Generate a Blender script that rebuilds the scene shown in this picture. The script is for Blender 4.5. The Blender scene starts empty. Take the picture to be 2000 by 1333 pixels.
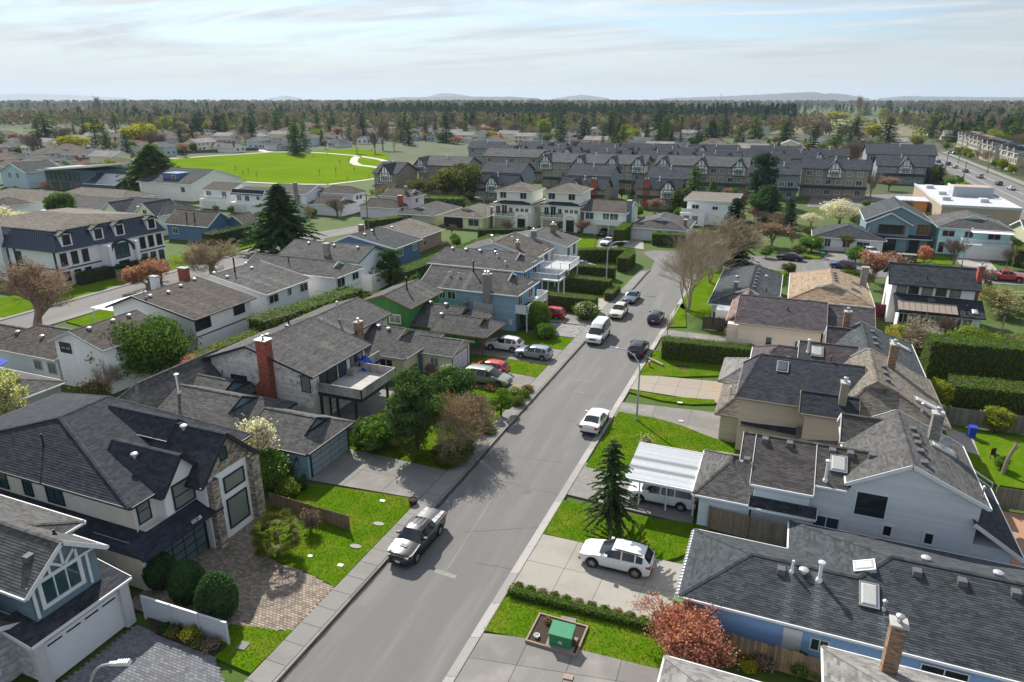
import bpy, math, random
import numpy as np
from mathutils import Vector, Matrix
SC = bpy.context.scene
COL = SC.collection
rng = random.Random(11)
nrg = np.random.default_rng(5)
PI = math.pi
rad = math.radians
# ------------------------------------------------------------------ camera
CAM_H, CAM_X, CAM_F, CAM_P, CAM_YAW = 28.8, 17.8, 1340.0, rad(19.4613), rad(21.9237)
cam = bpy.data.cameras.new('camera'); cam.sensor_width = 36.0; cam.lens = CAM_F/2000*36
cam.clip_start = 0.5; cam.clip_end = 40000
camo = bpy.data.objects.new('camera', cam); COL.objects.link(camo)
camo.location = (CAM_X, 0, CAM_H); camo.rotation_euler = (PI/2-CAM_P, 0, CAM_YAW)
SC.camera = camo
def pix(px, py, z=0.0):
 """survey helper: where the sight line through a photo pixel (2000x1333) meets the plane at height z"""
 a = px-1000.0; b = 666.5-py
 yf = CAM_F*math.cos(CAM_P)+b*math.sin(CAM_P); zz = b*math.cos(CAM_P)-CAM_F*math.sin(CAM_P)
 c, s = math.cos(CAM_YAW), math.sin(CAM_YAW)
 t = (z-CAM_H)/zz
 return (CAM_X+(c*a-s*yf)*t, (s*a+c*yf)*t)
def top_height(base, py):
 """height above a ground point whose top appears at photo row py"""
 lo, hi = 0.0, 60.0
 c, s = math.cos(CAM_YAW), math.sin(CAM_YAW)
 for _ in range(40):
  z = (lo+hi)/2
  x, y, w = base[0]-CAM_X, base[1], z-CAM_H
  yy = -s*x+c*y
  fw = yy*math.cos(CAM_P)-w*math.sin(CAM_P); up = yy*math.sin(CAM_P)+w*math.cos(CAM_P)
  if 666.5-CAM_F*up/fw > py: lo = z
  else: hi = z
 return lo
# ------------------------------------------------------------------ light
SUN_EL, SUN_AZ = rad(40), rad(-45)          # azimuth measured from +Y towards +X
SKY_STRENGTH, SUN_STRENGTH, EXPOSURE = 0.14, 4.0, 0.80
world = bpy.data.worlds.new('World'); SC.world = world; world.use_nodes = True
def build_world():
 nt = world.node_tree; nt.nodes.clear(); N = nt.nodes.new; L = nt.links.new
 out = N('ShaderNodeOutputWorld'); bg = N('ShaderNodeBackground'); bg.inputs[1].default_value = SKY_STRENGTH
 sky = N('ShaderNodeTexSky'); sky.sky_type = 'NISHITA'; sky.sun_disc = False
 sky.sun_elevation = SUN_EL; sky.sun_rotation = SUN_AZ; sky.air_density = 1.0; sky.dust_density = 0.6; sky.ozone_density = 1.5
 tc = N('ShaderNodeTexCoord'); sep = N('ShaderNodeSeparateXYZ'); L(tc.outputs['Generated'], sep.inputs[0])
 zc = N('ShaderNodeMath'); zc.operation = 'MAXIMUM'; zc.inputs[1].default_value = 0.0; L(sep.outputs[2], zc.inputs[0])
 za = N('ShaderNodeMath'); za.operation = 'ADD'; za.inputs[1].default_value = 0.07; L(zc.outputs[0], za.inputs[0])
 dv = []
 for k in (0, 1):
  d = N('ShaderNodeMath'); d.operation = 'DIVIDE'; L(sep.outputs[k], d.inputs[0]); L(za.outputs[0], d.inputs[1]); dv.append(d)
 cb = N('ShaderNodeCombineXYZ'); L(dv[0].outputs[0], cb.inputs[0]); L(dv[1].outputs[0], cb.inputs[1])
 def cloud(scale, rot, sx, sy, detail, lo, hi, w, rough=0.62, dist=0.6):
  mp = N('ShaderNodeMapping'); mp.inputs['Rotation'].default_value = (0, 0, rot); mp.inputs['Scale'].default_value = (sx, sy, 1); mp.inputs['Location'].default_value = (w, w*.7, 0)
  L(cb.outputs[0], mp.inputs[0])
  n = N('ShaderNodeTexNoise'); n.inputs['Scale'].default_value = scale; n.inputs['Detail'].default_value = detail; n.inputs['Roughness'].default_value = rough; n.inputs['Distortion'].default_value = dist
  L(mp.outputs[0], n.inputs[0])
  r = N('ShaderNodeMapRange'); r.inputs[1].default_value = lo; r.inputs[2].default_value = hi; r.clamp = True; L(n.outputs[0], r.inputs[0])
  return r.outputs[0]
 a = cloud(0.55, 0.35, 0.75, 1.35, 8, 0.34, 0.62, 3.1)
 b = cloud(0.55, 0.30, 0.55, 1.7, 10, 0.42, 0.66, 8.4, 0.68, 1.4)
 mx = N('ShaderNodeMath'); mx.operation = 'MAXIMUM'; L(a, mx.inputs[0]); L(b, mx.inputs[1])
 fac = N('ShaderNodeMath'); fac.operation = 'MULTIPLY'; fac.inputs[1].default_value = 0.93; L(mx.outputs[0], fac.inputs[0])
 cr = N('ShaderNodeMix'); cr.data_type = 'RGBA'; L(b, cr.inputs['Factor'])
 cr.inputs['A'].default_value = (2.4, 2.55, 2.72, 1); cr.inputs['B'].default_value = (3.9, 3.92, 3.9, 1)
 dot = N('ShaderNodeVectorMath'); dot.operation = 'DOT_PRODUCT'; L(tc.outputs['Generated'], dot.inputs[0])
 dot.inputs[1].default_value = (math.sin(SUN_AZ)*math.cos(SUN_EL), math.cos(SUN_AZ)*math.cos(SUN_EL), math.sin(SUN_EL))
 gl = N('ShaderNodeMapRange'); gl.inputs[1].default_value = 0.55; gl.inputs[2].default_value = 1.0; gl.inputs[3].default_value = 0.94; gl.inputs[4].default_value = 1.25; gl.clamp = True; L(dot.outputs['Value'], gl.inputs[0])
 sc = N('ShaderNodeVectorMath'); sc.operation = 'SCALE'; L(cr.outputs['Result'], sc.inputs[0]); L(gl.outputs[0], sc.inputs['Scale'])
 tint = N('ShaderNodeMix'); tint.data_type = 'RGBA'; tint.blend_type = 'MULTIPLY'; tint.inputs['Factor'].default_value = 1
 L(sky.outputs[0], tint.inputs['A']); tint.inputs['B'].default_value = (0.40, 0.48, 0.56, 1)
 mix = N('ShaderNodeMix'); mix.data_type = 'RGBA'; L(fac.outputs[0], mix.inputs['Factor']); L(tint.outputs['Result'], mix.inputs['A']); L(sc.outputs[0], mix.inputs['B'])
 hz = N('ShaderNodeMapRange'); hz.inputs[1].default_value = 0.0; hz.inputs[2].default_value = 0.11; hz.inputs[3].default_value = 0.85; hz.inputs[4].default_value = 0.0; hz.clamp = True; hz.interpolation_type = 'SMOOTHSTEP'; L(sep.outputs[2], hz.inputs[0])
 m2 = N('ShaderNodeMix'); m2.data_type = 'RGBA'; L(hz.outputs[0], m2.inputs['Factor']); L(mix.outputs['Result'], m2.inputs['A']); m2.inputs['B'].default_value = (2.75, 2.85, 2.92, 1)
 L(m2.outputs['Result'], bg.inputs[0]); L(bg.outputs[0], out.inputs[0])
build_world()
sun = bpy.data.lights.new('sun', 'SUN'); sun.energy = SUN_STRENGTH; sun.angle = rad(0.55); sun.color = (1.0, 0.94, 0.85)
suno = bpy.data.objects.new('sun', sun); COL.objects.link(suno); suno.location = (-200, 200, 250)
suno.rotation_euler = Vector((-math.sin(SUN_AZ)*math.cos(SUN_EL), -math.cos(SUN_AZ)*math.cos(SUN_EL), -math.sin(SUN_EL))).to_track_quat('-Z', 'Y').to_euler()
vs = SC.view_settings; vs.view_transform = 'Standard'; vs.look = 'None'; vs.exposure = EXPOSURE; vs.gamma = 1.0; vs.use_curve_mapping = False
SC.render.engine = 'CYCLES'
SC.cycles.use_denoising = True
SC.cycles.max_bounces = 6; SC.cycles.diffuse_bounces = 3; SC.cycles.glossy_bounces = 3; SC.cycles.transmission_bounces = 3; SC.cycles.volume_bounces = 0; SC.cycles.transparent_max_bounces = 4
SC.cycles.caustics_reflective = False; SC.cycles.caustics_refractive = False
SC.cycles.sample_clamp_indirect = 6
# ------------------------------------------------------------------ materials
MATS = {}
def mat(name, col, rough=0.85, var=0.25, scale=3.0, col2=None, patch=0.0, pscale=0.3, bump=0.0, bscale=40.0, spec=0.3, metal=0.0, coat=0.0, trans=0.0, fine=0.0, streak=False):
 """procedural surface: per-piece tone, grain noise, optional worn patches in col2, bump"""
 if name in MATS: return MATS[name]
 if name.startswith(('siding_','stucco_','wall_','boards_','render_','cladding_','limestone','far_wall','board_batten')): col = tuple(min(.86, c*2.0) for c in col)
 m = bpy.data.materials.new(name); m.use_nodes = True; nt = m.node_tree; nt.nodes.clear(); N = nt.nodes.new; L = nt.links.new
 out = N('ShaderNodeOutputMaterial'); geo = N('ShaderNodeNewGeometry')
 at = N('ShaderNodeAttribute'); at.attribute_name = 'tone'
 no = N('ShaderNodeTexNoise'); no.inputs['Scale'].default_value = scale; no.inputs['Detail'].default_value = 5; no.inputs['Roughness'].default_value = 0.6; L(geo.outputs['Position'], no.inputs[0])
 ad = N('ShaderNodeMath'); ad.operation = 'MULTIPLY_ADD'; ad.inputs[1].default_value = 1.0; L(no.outputs[0], ad.inputs[2]); L(at.outputs['Fac'], ad.inputs[0])
 mr = N('ShaderNodeMapRange'); mr.inputs[1].default_value = 0.35; mr.inputs[2].default_value = 1.65; mr.inputs[3].default_value = 1-var; mr.inputs[4].default_value = 1+var; mr.clamp = False; L(ad.outputs[0], mr.inputs[0])
 base = None
 if col2 is not None and patch > 0:
  n2 = N('ShaderNodeTexNoise'); n2.inputs['Scale'].default_value = pscale; n2.inputs['Detail'].default_value = 6; n2.inputs['Roughness'].default_value = 0.65
  if streak:
   mp = N('ShaderNodeMapping'); mp.inputs['Scale'].default_value = streak; L(geo.outputs['Position'], mp.inputs[0]); L(mp.outputs[0], n2.inputs[0])
  else: L(geo.outputs['Position'], n2.inputs[0])
  r2 = N('ShaderNodeMapRange'); r2.inputs[1].default_value = 0.62-patch*.3; r2.inputs[2].default_value = 0.86-patch*.3; r2.clamp = True; L(n2.outputs[0], r2.inputs[0])
  mx = N('ShaderNodeMix'); mx.data_type = 'RGBA'; L(r2.outputs[0], mx.inputs['Factor']); mx.inputs['A'].default_value = (*col, 1); mx.inputs['B'].default_value = (*col2, 1); base = mx.outputs['Result']
 vm = N('ShaderNodeVectorMath'); vm.operation = 'SCALE'
 if base is None: vm.inputs[0].default_value = col
 else: L(base, vm.inputs[0])
 L(mr.outputs[0], vm.inputs['Scale']); colour = vm.outputs[0]
 nrm = None
 if bump > 0:
  nb = N('ShaderNodeTexNoise'); nb.inputs['Scale'].default_value = bscale; nb.inputs['Detail'].default_value = 3; L(geo.outputs['Position'], nb.inputs[0])
  bp = N('ShaderNodeBump'); bp.inputs['Strength'].default_value = bump; bp.inputs['Distance'].default_value = 0.05; L(nb.outputs[0], bp.inputs['Height']); nrm = bp.outputs[0]
 if trans > 0:
  d = N('ShaderNodeBsdfDiffuse'); t = N('ShaderNodeBsdfTranslucent'); ms = N('ShaderNodeMixShader'); ms.inputs[0].default_value = trans
  L(colour, d.inputs[0])
  tv = N('ShaderNodeVectorMath'); tv.operation = 'MULTIPLY'; tv.inputs[1].default_value = (1.15, 1.25, 0.6); L(colour, tv.inputs[0]); L(tv.outputs[0], t.inputs[0])
  if nrm: L(nrm, d.inputs['Normal'])
  gl = N('ShaderNodeBsdfGlossy'); gl.inputs['Roughness'].default_value = 0.45; gl.inputs[0].default_value = (.8, .85, .8, 1); m3 = N('ShaderNodeMixShader'); m3.inputs[0].default_value = 0.008
  L(d.outputs[0], ms.inputs[1]); L(t.outputs[0], ms.inputs[2]); L(ms.outputs[0], m3.inputs[1]); L(gl.outputs[0], m3.inputs[2]); L(m3.outputs[0], out.inputs[0])
 else:
  p = N('ShaderNodeBsdfPrincipled'); L(colour, p.inputs['Base Color']); p.inputs['Roughness'].default_value = rough; p.inputs['Specular IOR Level'].default_value = spec
  p.inputs['Metallic'].default_value = metal; p.inputs['Coat Weight'].default_value = coat; p.inputs['Coat Roughness'].default_value = 0.04
  if nrm: L(nrm, p.inputs['Normal'])
  L(p.outputs[0], out.inputs[0])
 MATS[name] = m
 return m
# ------------------------------------------------------------------ mesh building
def mesh_np(name, V, loops, starts, totals, tone, mi=None, mats=(), smooth=False):
 me = bpy.data.meshes.new(name)
 V = np.asarray(V, dtype=np.float32); me.vertices.add(len(V)); me.vertices.foreach_set('co', V.ravel())
 me.loops.add(len(loops)); me.loops.foreach_set('vertex_index', np.asarray(loops, dtype=np.int32))
 me.polygons.add(len(starts)); me.polygons.foreach_set('loop_start', np.asarray(starts, dtype=np.int32)); me.polygons.foreach_set('loop_total', np.asarray(totals, dtype=np.int32))
 for m in mats: me.materials.append(m)
 if mi is not None and len(mats) > 1: me.polygons.foreach_set('material_index', np.asarray(mi, dtype=np.int32))
 if not smooth: me.attributes.new('sharp_face', 'BOOLEAN', 'FACE').data.foreach_set('value', np.ones(len(starts), dtype=bool))
 a = me.attributes.new('tone', 'FLOAT', 'FACE'); a.data.foreach_set('value', np.asarray(tone, dtype=np.float32))
 me.update(calc_edges=True); me.validate(verbose=False)
 return me
def quads_mesh(name, V, tone, m, k=4):
 n = len(V)//k
 return mesh_np(name, V, np.arange(n*k), np.arange(n)*k, np.full(n, k), tone, None, (m,))
class MB:
 def __init__(s): s.v = []; s.f = []; s.t = []; s.m = []
 def face(s, pts, t=0.5, m=0):
  b = len(s.v); s.v.extend(tuple(p) for p in pts); s.f.append(tuple(range(b, b+len(pts)))); s.t.append(t); s.m.append(m)
 def add(s, pts, faces, t=0.5, m=0):
  b = len(s.v); s.v.extend(tuple(p) for p in pts)
  for f in faces: s.f.append(tuple(b+i for i in f)); s.t.append(t); s.m.append(m)
 def box(s, x0, y0, z0, x1, y1, z1, t=0.5, m=0):
  if x0 > x1: x0, x1 = x1, x0
  if y0 > y1: y0, y1 = y1, y0
  if z0 > z1: z0, z1 = z1, z0
  s.add([(x0,y0,z0),(x1,y0,z0),(x1,y1,z0),(x0,y1,z0),(x0,y0,z1),(x1,y0,z1),(x1,y1,z1),(x0,y1,z1)],
              [(0,3,2,1),(4,5,6,7),(0,1,5,4),(1,2,6,5),(2,3,7,6),(3,0,4,7)], t, m)
 def bar(s, p, q, w, h, t=0.5, m=0, up=(0,0,1)):
  """rectangular bar from p to q, w wide (sideways), h tall (hangs symmetric)"""
  p = Vector(p); q = Vector(q); d = (q-p);
  if d.length < 1e-6: return
  d.normalize(); u = Vector(up)
  a = d.cross(u)
  if a.length < 1e-4: a = Vector((1,0,0))
  a.normalize(); b = a.cross(d).normalized(); a = a*w/2; b = b*h/2
  P = [p-a-b, p+a-b, p+a+b, p-a+b, q-a-b, q+a-b, q+a+b, q-a+b]
  s.add(P, [(0,1,2,3),(7,6,5,4),(0,4,5,1),(1,5,6,2),(2,6,7,3),(3,7,4,0)], t, m)
 def tube(s, pts, r, n=6, t=0.5, m=0, cap=True):
  pts = [Vector(p) for p in pts]
  if not isinstance(r, (list, tuple)): r = [r]*len(pts)
  rings = []
  for i, p in enumerate(pts):
   d = (pts[min(i+1, len(pts)-1)]-pts[max(i-1, 0)])
   d = d.normalized() if d.length > 1e-9 else Vector((0,0,1))
   a = d.cross(Vector((0,0,1)) if abs(d.z) < .9 else Vector((1,0,0))).normalized(); b = d.cross(a)
   rings.append([p+(a*math.cos(2*PI*k/n)+b*math.sin(2*PI*k/n))*r[i] for k in range(n)])
  V = [p for R in rings for p in R]; F = []
  for i in range(len(pts)-1):
   for k in range(n):
    k2 = (k+1) % n; F.append((i*n+k, (i+1)*n+k, (i+1)*n+k2, i*n+k2))
  if cap: F.append(tuple(range(n))); F.append(tuple((len(pts)-1)*n+k for k in reversed(range(n))))
  s.add(V, F, t, m)
 def lathe(s, prof, cx=0, cy=0, n=12, t=0.5, m=0):
  """prof = [(r,z)] revolved round a vertical axis"""
  V = [(cx+r*math.cos(2*PI*k/n), cy+r*math.sin(2*PI*k/n), z) for r, z in prof for k in range(n)]; F = []
  for i in range(len(prof)-1):
   for k in range(n):
    k2 = (k+1) % n; F.append((i*n+k, i*n+k2, (i+1)*n+k2, (i+1)*n+k))
  F.append(tuple(reversed(range(n)))); F.append(tuple((len(prof)-1)*n+k for k in range(n)))
  s.add(V, F, t, m)
 def prism(s, poly, z0, z1, t=0.5, m=0, side=None):
  A = sum(poly[i][0]*poly[(i+1)%len(poly)][1]-poly[(i+1)%len(poly)][0]*poly[i][1] for i in range(len(poly)))
  if A < 0: poly = poly[::-1]
  n = len(poly)
  s.face([(p[0], p[1], z1) for p in poly], t, m)
  for i in range(n):
   p, q = poly[i], poly[(i+1)%n]
   s.face([(p[0],p[1],z0),(q[0],q[1],z0),(q[0],q[1],z1),(p[0],p[1],z1)], t, m if side is None else side)
 def mesh(s, name, mats, off=(0,0,0), smooth=False):
  V = np.array(s.v, dtype=np.float64)-np.array(off) if s.v else np.zeros((0,3))
  tot = np.array([len(f) for f in s.f], dtype=np.int32); st = np.concatenate([[0], np.cumsum(tot)[:-1]]) if len(tot) else tot
  lp = [i for f in s.f for i in f]
  return mesh_np(name, V, lp, st, tot, s.t, s.m, mats if isinstance(mats, (list, tuple)) else (mats,), smooth)
def link(name, me, parent=None, loc=(0,0,0), rz=0.0, kind=None):
 o = bpy.data.objects.new(name, me); COL.objects.link(o)
 o.location = loc
 if rz: o.rotation_euler = (0, 0, rz)
 if parent is not None: o.parent = parent
 if kind: o['kind'] = kind
 return o
def tag(o, label, cat, group=None):
 o['label'] = label; o['category'] = cat
 if group: o['group'] = group
 return o
def thing(name, label, cat, loc=(0,0,0), rz=0.0, group=None):
 return tag(link(name, None, None, loc, rz), label, cat, group)
def dup(o, loc=None, rz=None, label=None, group=None, scale=None, parent=None):
 c = o.copy(); COL.objects.link(c)
 if parent is not None: c.parent = parent
 if loc is not None: c.location = loc
 if rz is not None: c.rotation_euler = (0, 0, rz)
 if scale is not None: c.scale = (scale,)*3 if not isinstance(scale, (tuple, list)) else scale
 if label: c['label'] = label
 if group: c['group'] = group
 for ch in list(o.children): dup(ch, parent=c)
 return c
# ------------------------------------------------------------------ polygon courses (shingles, lap boards, board walls)
def clip2(poly, ax, val, keep_ge):
 out = []; n = len(poly)
 for i in range(n):
  p, q = poly[i], poly[(i+1) % n]
  a = p[ax]-val; b = q[ax]-val
  if not keep_ge: a, b = -a, -b
  if a >= 0: out.append(p)
  if (a >= 0) != (b >= 0):
   t = a/(a-b); out.append((p[0]+(q[0]-p[0])*t, p[1]+(q[1]-p[1])*t))
 return out
def urange(poly, v):
 us = []
 n = len(poly)
 for i in range(n):
  p, q = poly[i], poly[(i+1) % n]
  if (p[1] <= v <= q[1]) or (q[1] <= v <= p[1]):
   if abs(q[1]-p[1]) < 1e-9: us += [p[0], q[0]]
   else: us.append(p[0]+(q[0]-p[0])*(v-p[1])/(q[1]-p[1]))
 return (min(us), max(us)) if us else None
def courses(mb, poly, expo, tabw, lift, base=0.004, streaks=(), vary=1.0, rowvar=0.15):
 """overlapping pieces laid in rows over a convex planar polygon; poly[0]->poly[1] is the lower edge"""
 P = [Vector(p) for p in poly]
 u = (P[1]-P[0]).normalized(); n = None
 for k in range(2, len(P)):
  n = u.cross(P[k]-P[0])
  if n.length > 1e-6: break
 n.normalize(); v = n.cross(u); o = P[0]
 q = [((p-o).dot(u), (p-o).dot(v)) for p in P]
 vmin = min(a[1] for a in q); vmax = max(a[1] for a in q)
 V, F, T = mb.v, mb.f, mb.t
 def emit(pts, v0, t):
  b = len(V)
  for (a, c) in pts:
   w = o+u*a+v*c+n*(base+lift*max(0.0, 1-(c-v0)/expo)); V.append((w.x, w.y, w.z))
  k = len(pts); F.append(tuple(range(b, b+k))); T.append(t); mb.m.append(0)
  low = [i for i in range(k) if abs(pts[i][1]-v0) < 1e-6]
  if len(low) >= 2:
   i, j = low[0], low[-1]
   if pts[i][0] > pts[j][0]: i, j = j, i
   b2 = len(V)
   for (a, c) in (pts[i], pts[j]):
    w = o+u*a+v*c+n*(base*.2); V.append((w.x, w.y, w.z))
   F.append((b2, b2+1, b+j, b+i)); T.append(t); mb.m.append(0)
 i = 0; vv = vmin
 while vv < vmax-1e-4:
  v1 = min(vv+expo, vmax); rt = rng.uniform(-rowvar, rowvar)
  r0 = urange(q, vv+1e-5); r1 = urange(q, v1-1e-5)
  if r0 and r1:
   lo, hi = max(r0[0], r1[0]), min(r0[1], r1[1]); LO, HI = min(r0[0], r1[0]), max(r0[1], r1[1])
   strip = clip2(clip2(q, 1, vv, True), 1, v1, False)
   if len(strip) >= 3:
    off = (i % 2)*tabw*.5+rng.uniform(-.06, .06)*tabw; a = LO-(LO % tabw)-tabw+off
    while a < HI:
     b = a+tabw
     t = min(1, max(0, .5+(rng.random()-.5)*vary+rt))
     for (su, sv, sw, sa) in streaks:
      if sv-vv > -.2 and abs((a+b)/2-su) < sw: t = min(2.4, t+1.5*sa*(1-abs((a+b)/2-su)/sw)*rng.uniform(.6, 1.1))
     if a >= lo and b <= hi: emit([(a, vv), (b, vv), (b, v1), (a, v1)], vv, t)
     elif b > LO and a < HI:
      pc = clip2(clip2(strip, 0, a, True), 0, b, False)
      if len(pc) >= 3: emit(pc, vv, t)
     a = b
  vv = v1; i += 1
 return (o, u, v, n)
# ------------------------------------------------------------------ shared small pieces
MESHC = {}
def cached(key, fn):
 if key not in MESHC: MESHC[key] = fn()
 return MESHC[key]
FACE_RZ = {'S': 0.0, 'E': PI/2, 'N': PI, 'W': -PI/2}
GL = {}
def glass(kind='dark'):
 c = {'dark': (.018, .026, .032), 'teal': (.03, .075, .085), 'curtain': (.20,.225,.21), 'blue': (.03, .06, .11), 'warm': (.16, .12, .07)}[kind]
 return mat('window_glass_'+kind, c, rough=.06, var=.5, scale=.9, spec=.6)
def window_mesh(w, h, nx, ny, trim, d, fm):
 def fn():
  mb = MB(); t = trim
  mb.box(-w/2-t, -d, -t, w/2+t, .0, 0); mb.box(-w/2-t, -d, h, w/2+t, 0, h+t)
  mb.box(-w/2-t, -d, 0, -w/2, 0, h); mb.box(w/2, -d, 0, w/2+t, 0, h)
  for i in range(1, nx): x = -w/2+w*i/nx; mb.box(x-.03, -d*.8, 0, x+.03, -.012, h)
  for j in range(1, ny): z = h*j/ny; mb.box(-w/2, -d*.7, z-.025, w/2, -.013, z+.025)
  return mb.mesh('window', fm)
 return cached(('win', round(w,2), round(h,2), nx, ny, trim, d, fm.name), fn)
def pane_mesh(w, h, gm):
 def fn():
  mb = MB(); mb.box(-w/2+.001, -.015, .001, w/2-.001, -.002, h-.001); return mb.mesh('pane', gm)
 return cached(('pane', round(w,2), round(h,2), gm.name), fn)
M_WHITE = lambda: mat('white_trim', (.72,.73,.73), rough=.55, var=.08)
M_DARKTRIM = lambda: mat('dark_trim', (.03,.033,.045), rough=.5, var=.15)
M_METAL = lambda: mat('zinc_metal', (.55,.56,.58), rough=.35, var=.1, metal=.85)
M_BLACK = lambda: mat('black_metal', (.02,.02,.022), rough=.5, var=.2)
FOOT = []
class House:
 def __init__(s, name, label, cat='house', at=(0,0), roof_m=None, wall_m=None, trim=None, group=None, z=0.1):
  s.at = (at[0], at[1], z); s.o = thing(name, label, cat, s.at, 0, group)
  s.rm, s.wm, s.tr = roof_m, wall_m, trim or M_WHITE(); s.planes = []
  s.objs = []
 def part(s, name, mb, m, parent=None, kind=None, label=None, smooth=False):
  if not mb.f: return None
  o = link(name, mb.mesh(name, m, s.at, smooth), parent or s.o, kind=kind)
  if label: o['label'] = label
  return o
 def piece(s, name, me, x, y, z, rz=0, parent=None):
  return link(name, me, parent or s.o, (x-s.at[0], y-s.at[1], z-s.at[2]), rz)
 # ---- volumes
 def wall_faces(s, polys, wm, siding, z=None):
  mb = MB(); sb = MB()
  for p in polys:
   mb.face(p, .5)
   if siding:
    P = [Vector(q) for q in p]
    if siding == 'lap': courses(sb, p, .19, 3.7, .024, .003, vary=.5, rowvar=.32)
    elif siding == 'vert': courses(sb, p[1:]+p[:1], .21, 30, .018, .003, vary=.3)
    elif siding == 'lapwide': courses(sb, p, .24, 2.4, .02, .003, vary=.8, rowvar=.25)
    elif siding == 'stone': courses(sb, p, .13, .30, .035, .004, vary=1.1)
    elif siding == 'brick': courses(sb, p, .075, .22, .008, .003, vary=1.2)
  w = s.part('wall', mb, wm)
  if siding and sb.f:
   s.part({'lap':'siding','lapwide':'siding','vert':'wall_boards','stone':'wall_stones','brick':'wall_bricks'}[siding], sb, wm, w, kind='stuff')
  return w
 def block(s, x0, x1, y0, y1, z0, z1, wm=None, siding=None, sides='SENW'):
  P = []
  if 'S' in sides: P.append([(x0,y0,z0),(x1,y0,z0),(x1,y0,z1),(x0,y0,z1)])
  if 'E' in sides: P.append([(x1,y0,z0),(x1,y1,z0),(x1,y1,z1),(x1,y0,z1)])
  if 'N' in sides: P.append([(x1,y1,z0),(x0,y1,z0),(x0,y1,z1),(x1,y1,z1)])
  if 'W' in sides: P.append([(x0,y1,z0),(x0,y0,z0),(x0,y0,z1),(x0,y1,z1)])
  P.append([(x0,y0,z1),(x1,y0,z1),(x1,y1,z1),(x0,y1,z1)])
  n = len(P)-1
  w = s.wall_faces(P[:n], wm or s.wm, siding)
  if w is not None:
   mb = MB(); mb.face(P[n]); me = mb.mesh('wall_top', wm or s.wm, s.at);
   bmv = [v.co[:] for v in w.data.vertices]
   full = MB(); full.v = [tuple(a) for a in bmv]; full.f = [tuple(p.vertices) for p in w.data.polygons]; full.t = [.5]*len(full.f); full.m = [0]*len(full.f)
   full.face([tuple(v.co) for v in me.vertices]); w.data = full.mesh('wall', wm or s.wm); bpy.data.meshes.remove(me)
  return w
 def slab(s, polys, rm, expo, tabw, lift, rake_edges, thick=.16, caps=(), streaks=None, fascia=True, rname='roof'):
  """roof planes: solid slabs, shingle courses on top, gutters and rake boards"""
  mb = MB(); sh = MB(); tr = MB()
  for pi, p in enumerate(polys):
   mb.face(p, .5); mb.face([(a[0], a[1], a[2]-thick) for a in reversed(p)], .5, 1)
   for e in rake_edges[pi]:
    a, b = p[e], p[(e+1) % len(p)]
    mb.face([(a[0],a[1],a[2]-thick),(b[0],b[1],b[2]-thick),b,a], .5, 1)
    if fascia:
     c = (sum(q[0] for q in p)/len(p), sum(q[1] for q in p)/len(p))
     d = Vector((b[0]-a[0], b[1]-a[1], 0));
     if d.length < 1e-4: continue
     nn = Vector((d.y, -d.x, 0)).normalized()
     if nn.dot(Vector((c[0]-a[0], c[1]-a[1], 0))) > 0: nn = -nn
     k = .05 if e == 0 else .022
     q = nn*k
     zz = -.075 if e == 0 else -.07
     hh = .14 if e == 0 else .24
     tr.bar((a[0]+q.x, a[1]+q.y, a[2]+zz), (b[0]+q.x, b[1]+q.y, b[2]+zz), k*1.9, hh)
   if expo: courses(sh, p, expo, tabw, lift, .005, streaks=(streaks or {}).get(pi, ()))
  for (a, b) in caps:
   a, b = Vector(a), Vector(b); d = b-a; L = d.length
   if L < .3: continue
   dn = d.normalized(); sd = dn.cross(Vector((0,0,1))).normalized(); k = 0; st = .3
   nn = max(1, int(L/st))
   for i in range(nn):
    p = a+dn*(L*i/nn); q = a+dn*(L*(i+1.08)/nn); up = Vector((0,0,.05)); lo = Vector((0,0,.015)); t = rng.random()
    dr = Vector((0,0,-.055)); wd = .15
    P = [p+up+lo, q+up, p+sd*wd+dr+up+lo, q+sd*wd+dr+up, p-sd*wd+dr+up+lo, q-sd*wd+dr+up]
    sh.add(P, [(0,1,3,2),(0,4,5,1),(0,2,4)], t)
  r = s.part(rname, mb, (rm, s.tr))
  if sh.f: s.part('shingles', sh, rm, r, kind='stuff')
  if tr.f: s.part('fascia', tr, s.tr)
  s.planes += [[Vector(q) for q in p] for p in polys]
  return r
 def roof(s, x0, x1, y0, y1, ze, zr, axis='x', ends=('G','G'), rc=None, ov=.45, rm=None, wm=None, expo=.15, tabw=.34, lift=.016, siding=None, z0=0.0, walls='SENW', caps=True, streaks=None, wall_in=None, thick=.16, ridge_caps=None):
  """eave rectangle, ridge along axis. ends: 'G' gable, ('H',run) hip, ('D',run,d) hip with a small gable d from the edge.  rc = ridge position across (default middle)"""
  rm = rm or s.rm; wm = wm or s.wm; FOOT.append((x0, x1, y0, y1))
  if axis == 'x': A0, A1, B0, B1 = x0, x1, y0, y1; W = lambda a, b, z: (a, b, z)
  else: A0, A1, B0, B1 = y0, y1, -x1, -x0; W = lambda a, b, z: (-b, a, z)
  if axis == 'y' and rc is not None: rc = -rc
  bc = (B0+B1)/2 if rc is None else rc
  dz = zr-ze
  def endpts(end, side):       # returns ridge a, list from eave corner to ridge for low-b and high-b sides
   A, sg = (A0, 1) if side == 0 else (A1, -1)
   if end == 'G': return A, None
   if end[0] == 'H': return A+sg*end[1], None
   return A+sg*end[2], end[2]/end[1]
  r0, t0 = endpts(ends[0], 0); r1, t1 = endpts(ends[1], 1)
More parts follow.
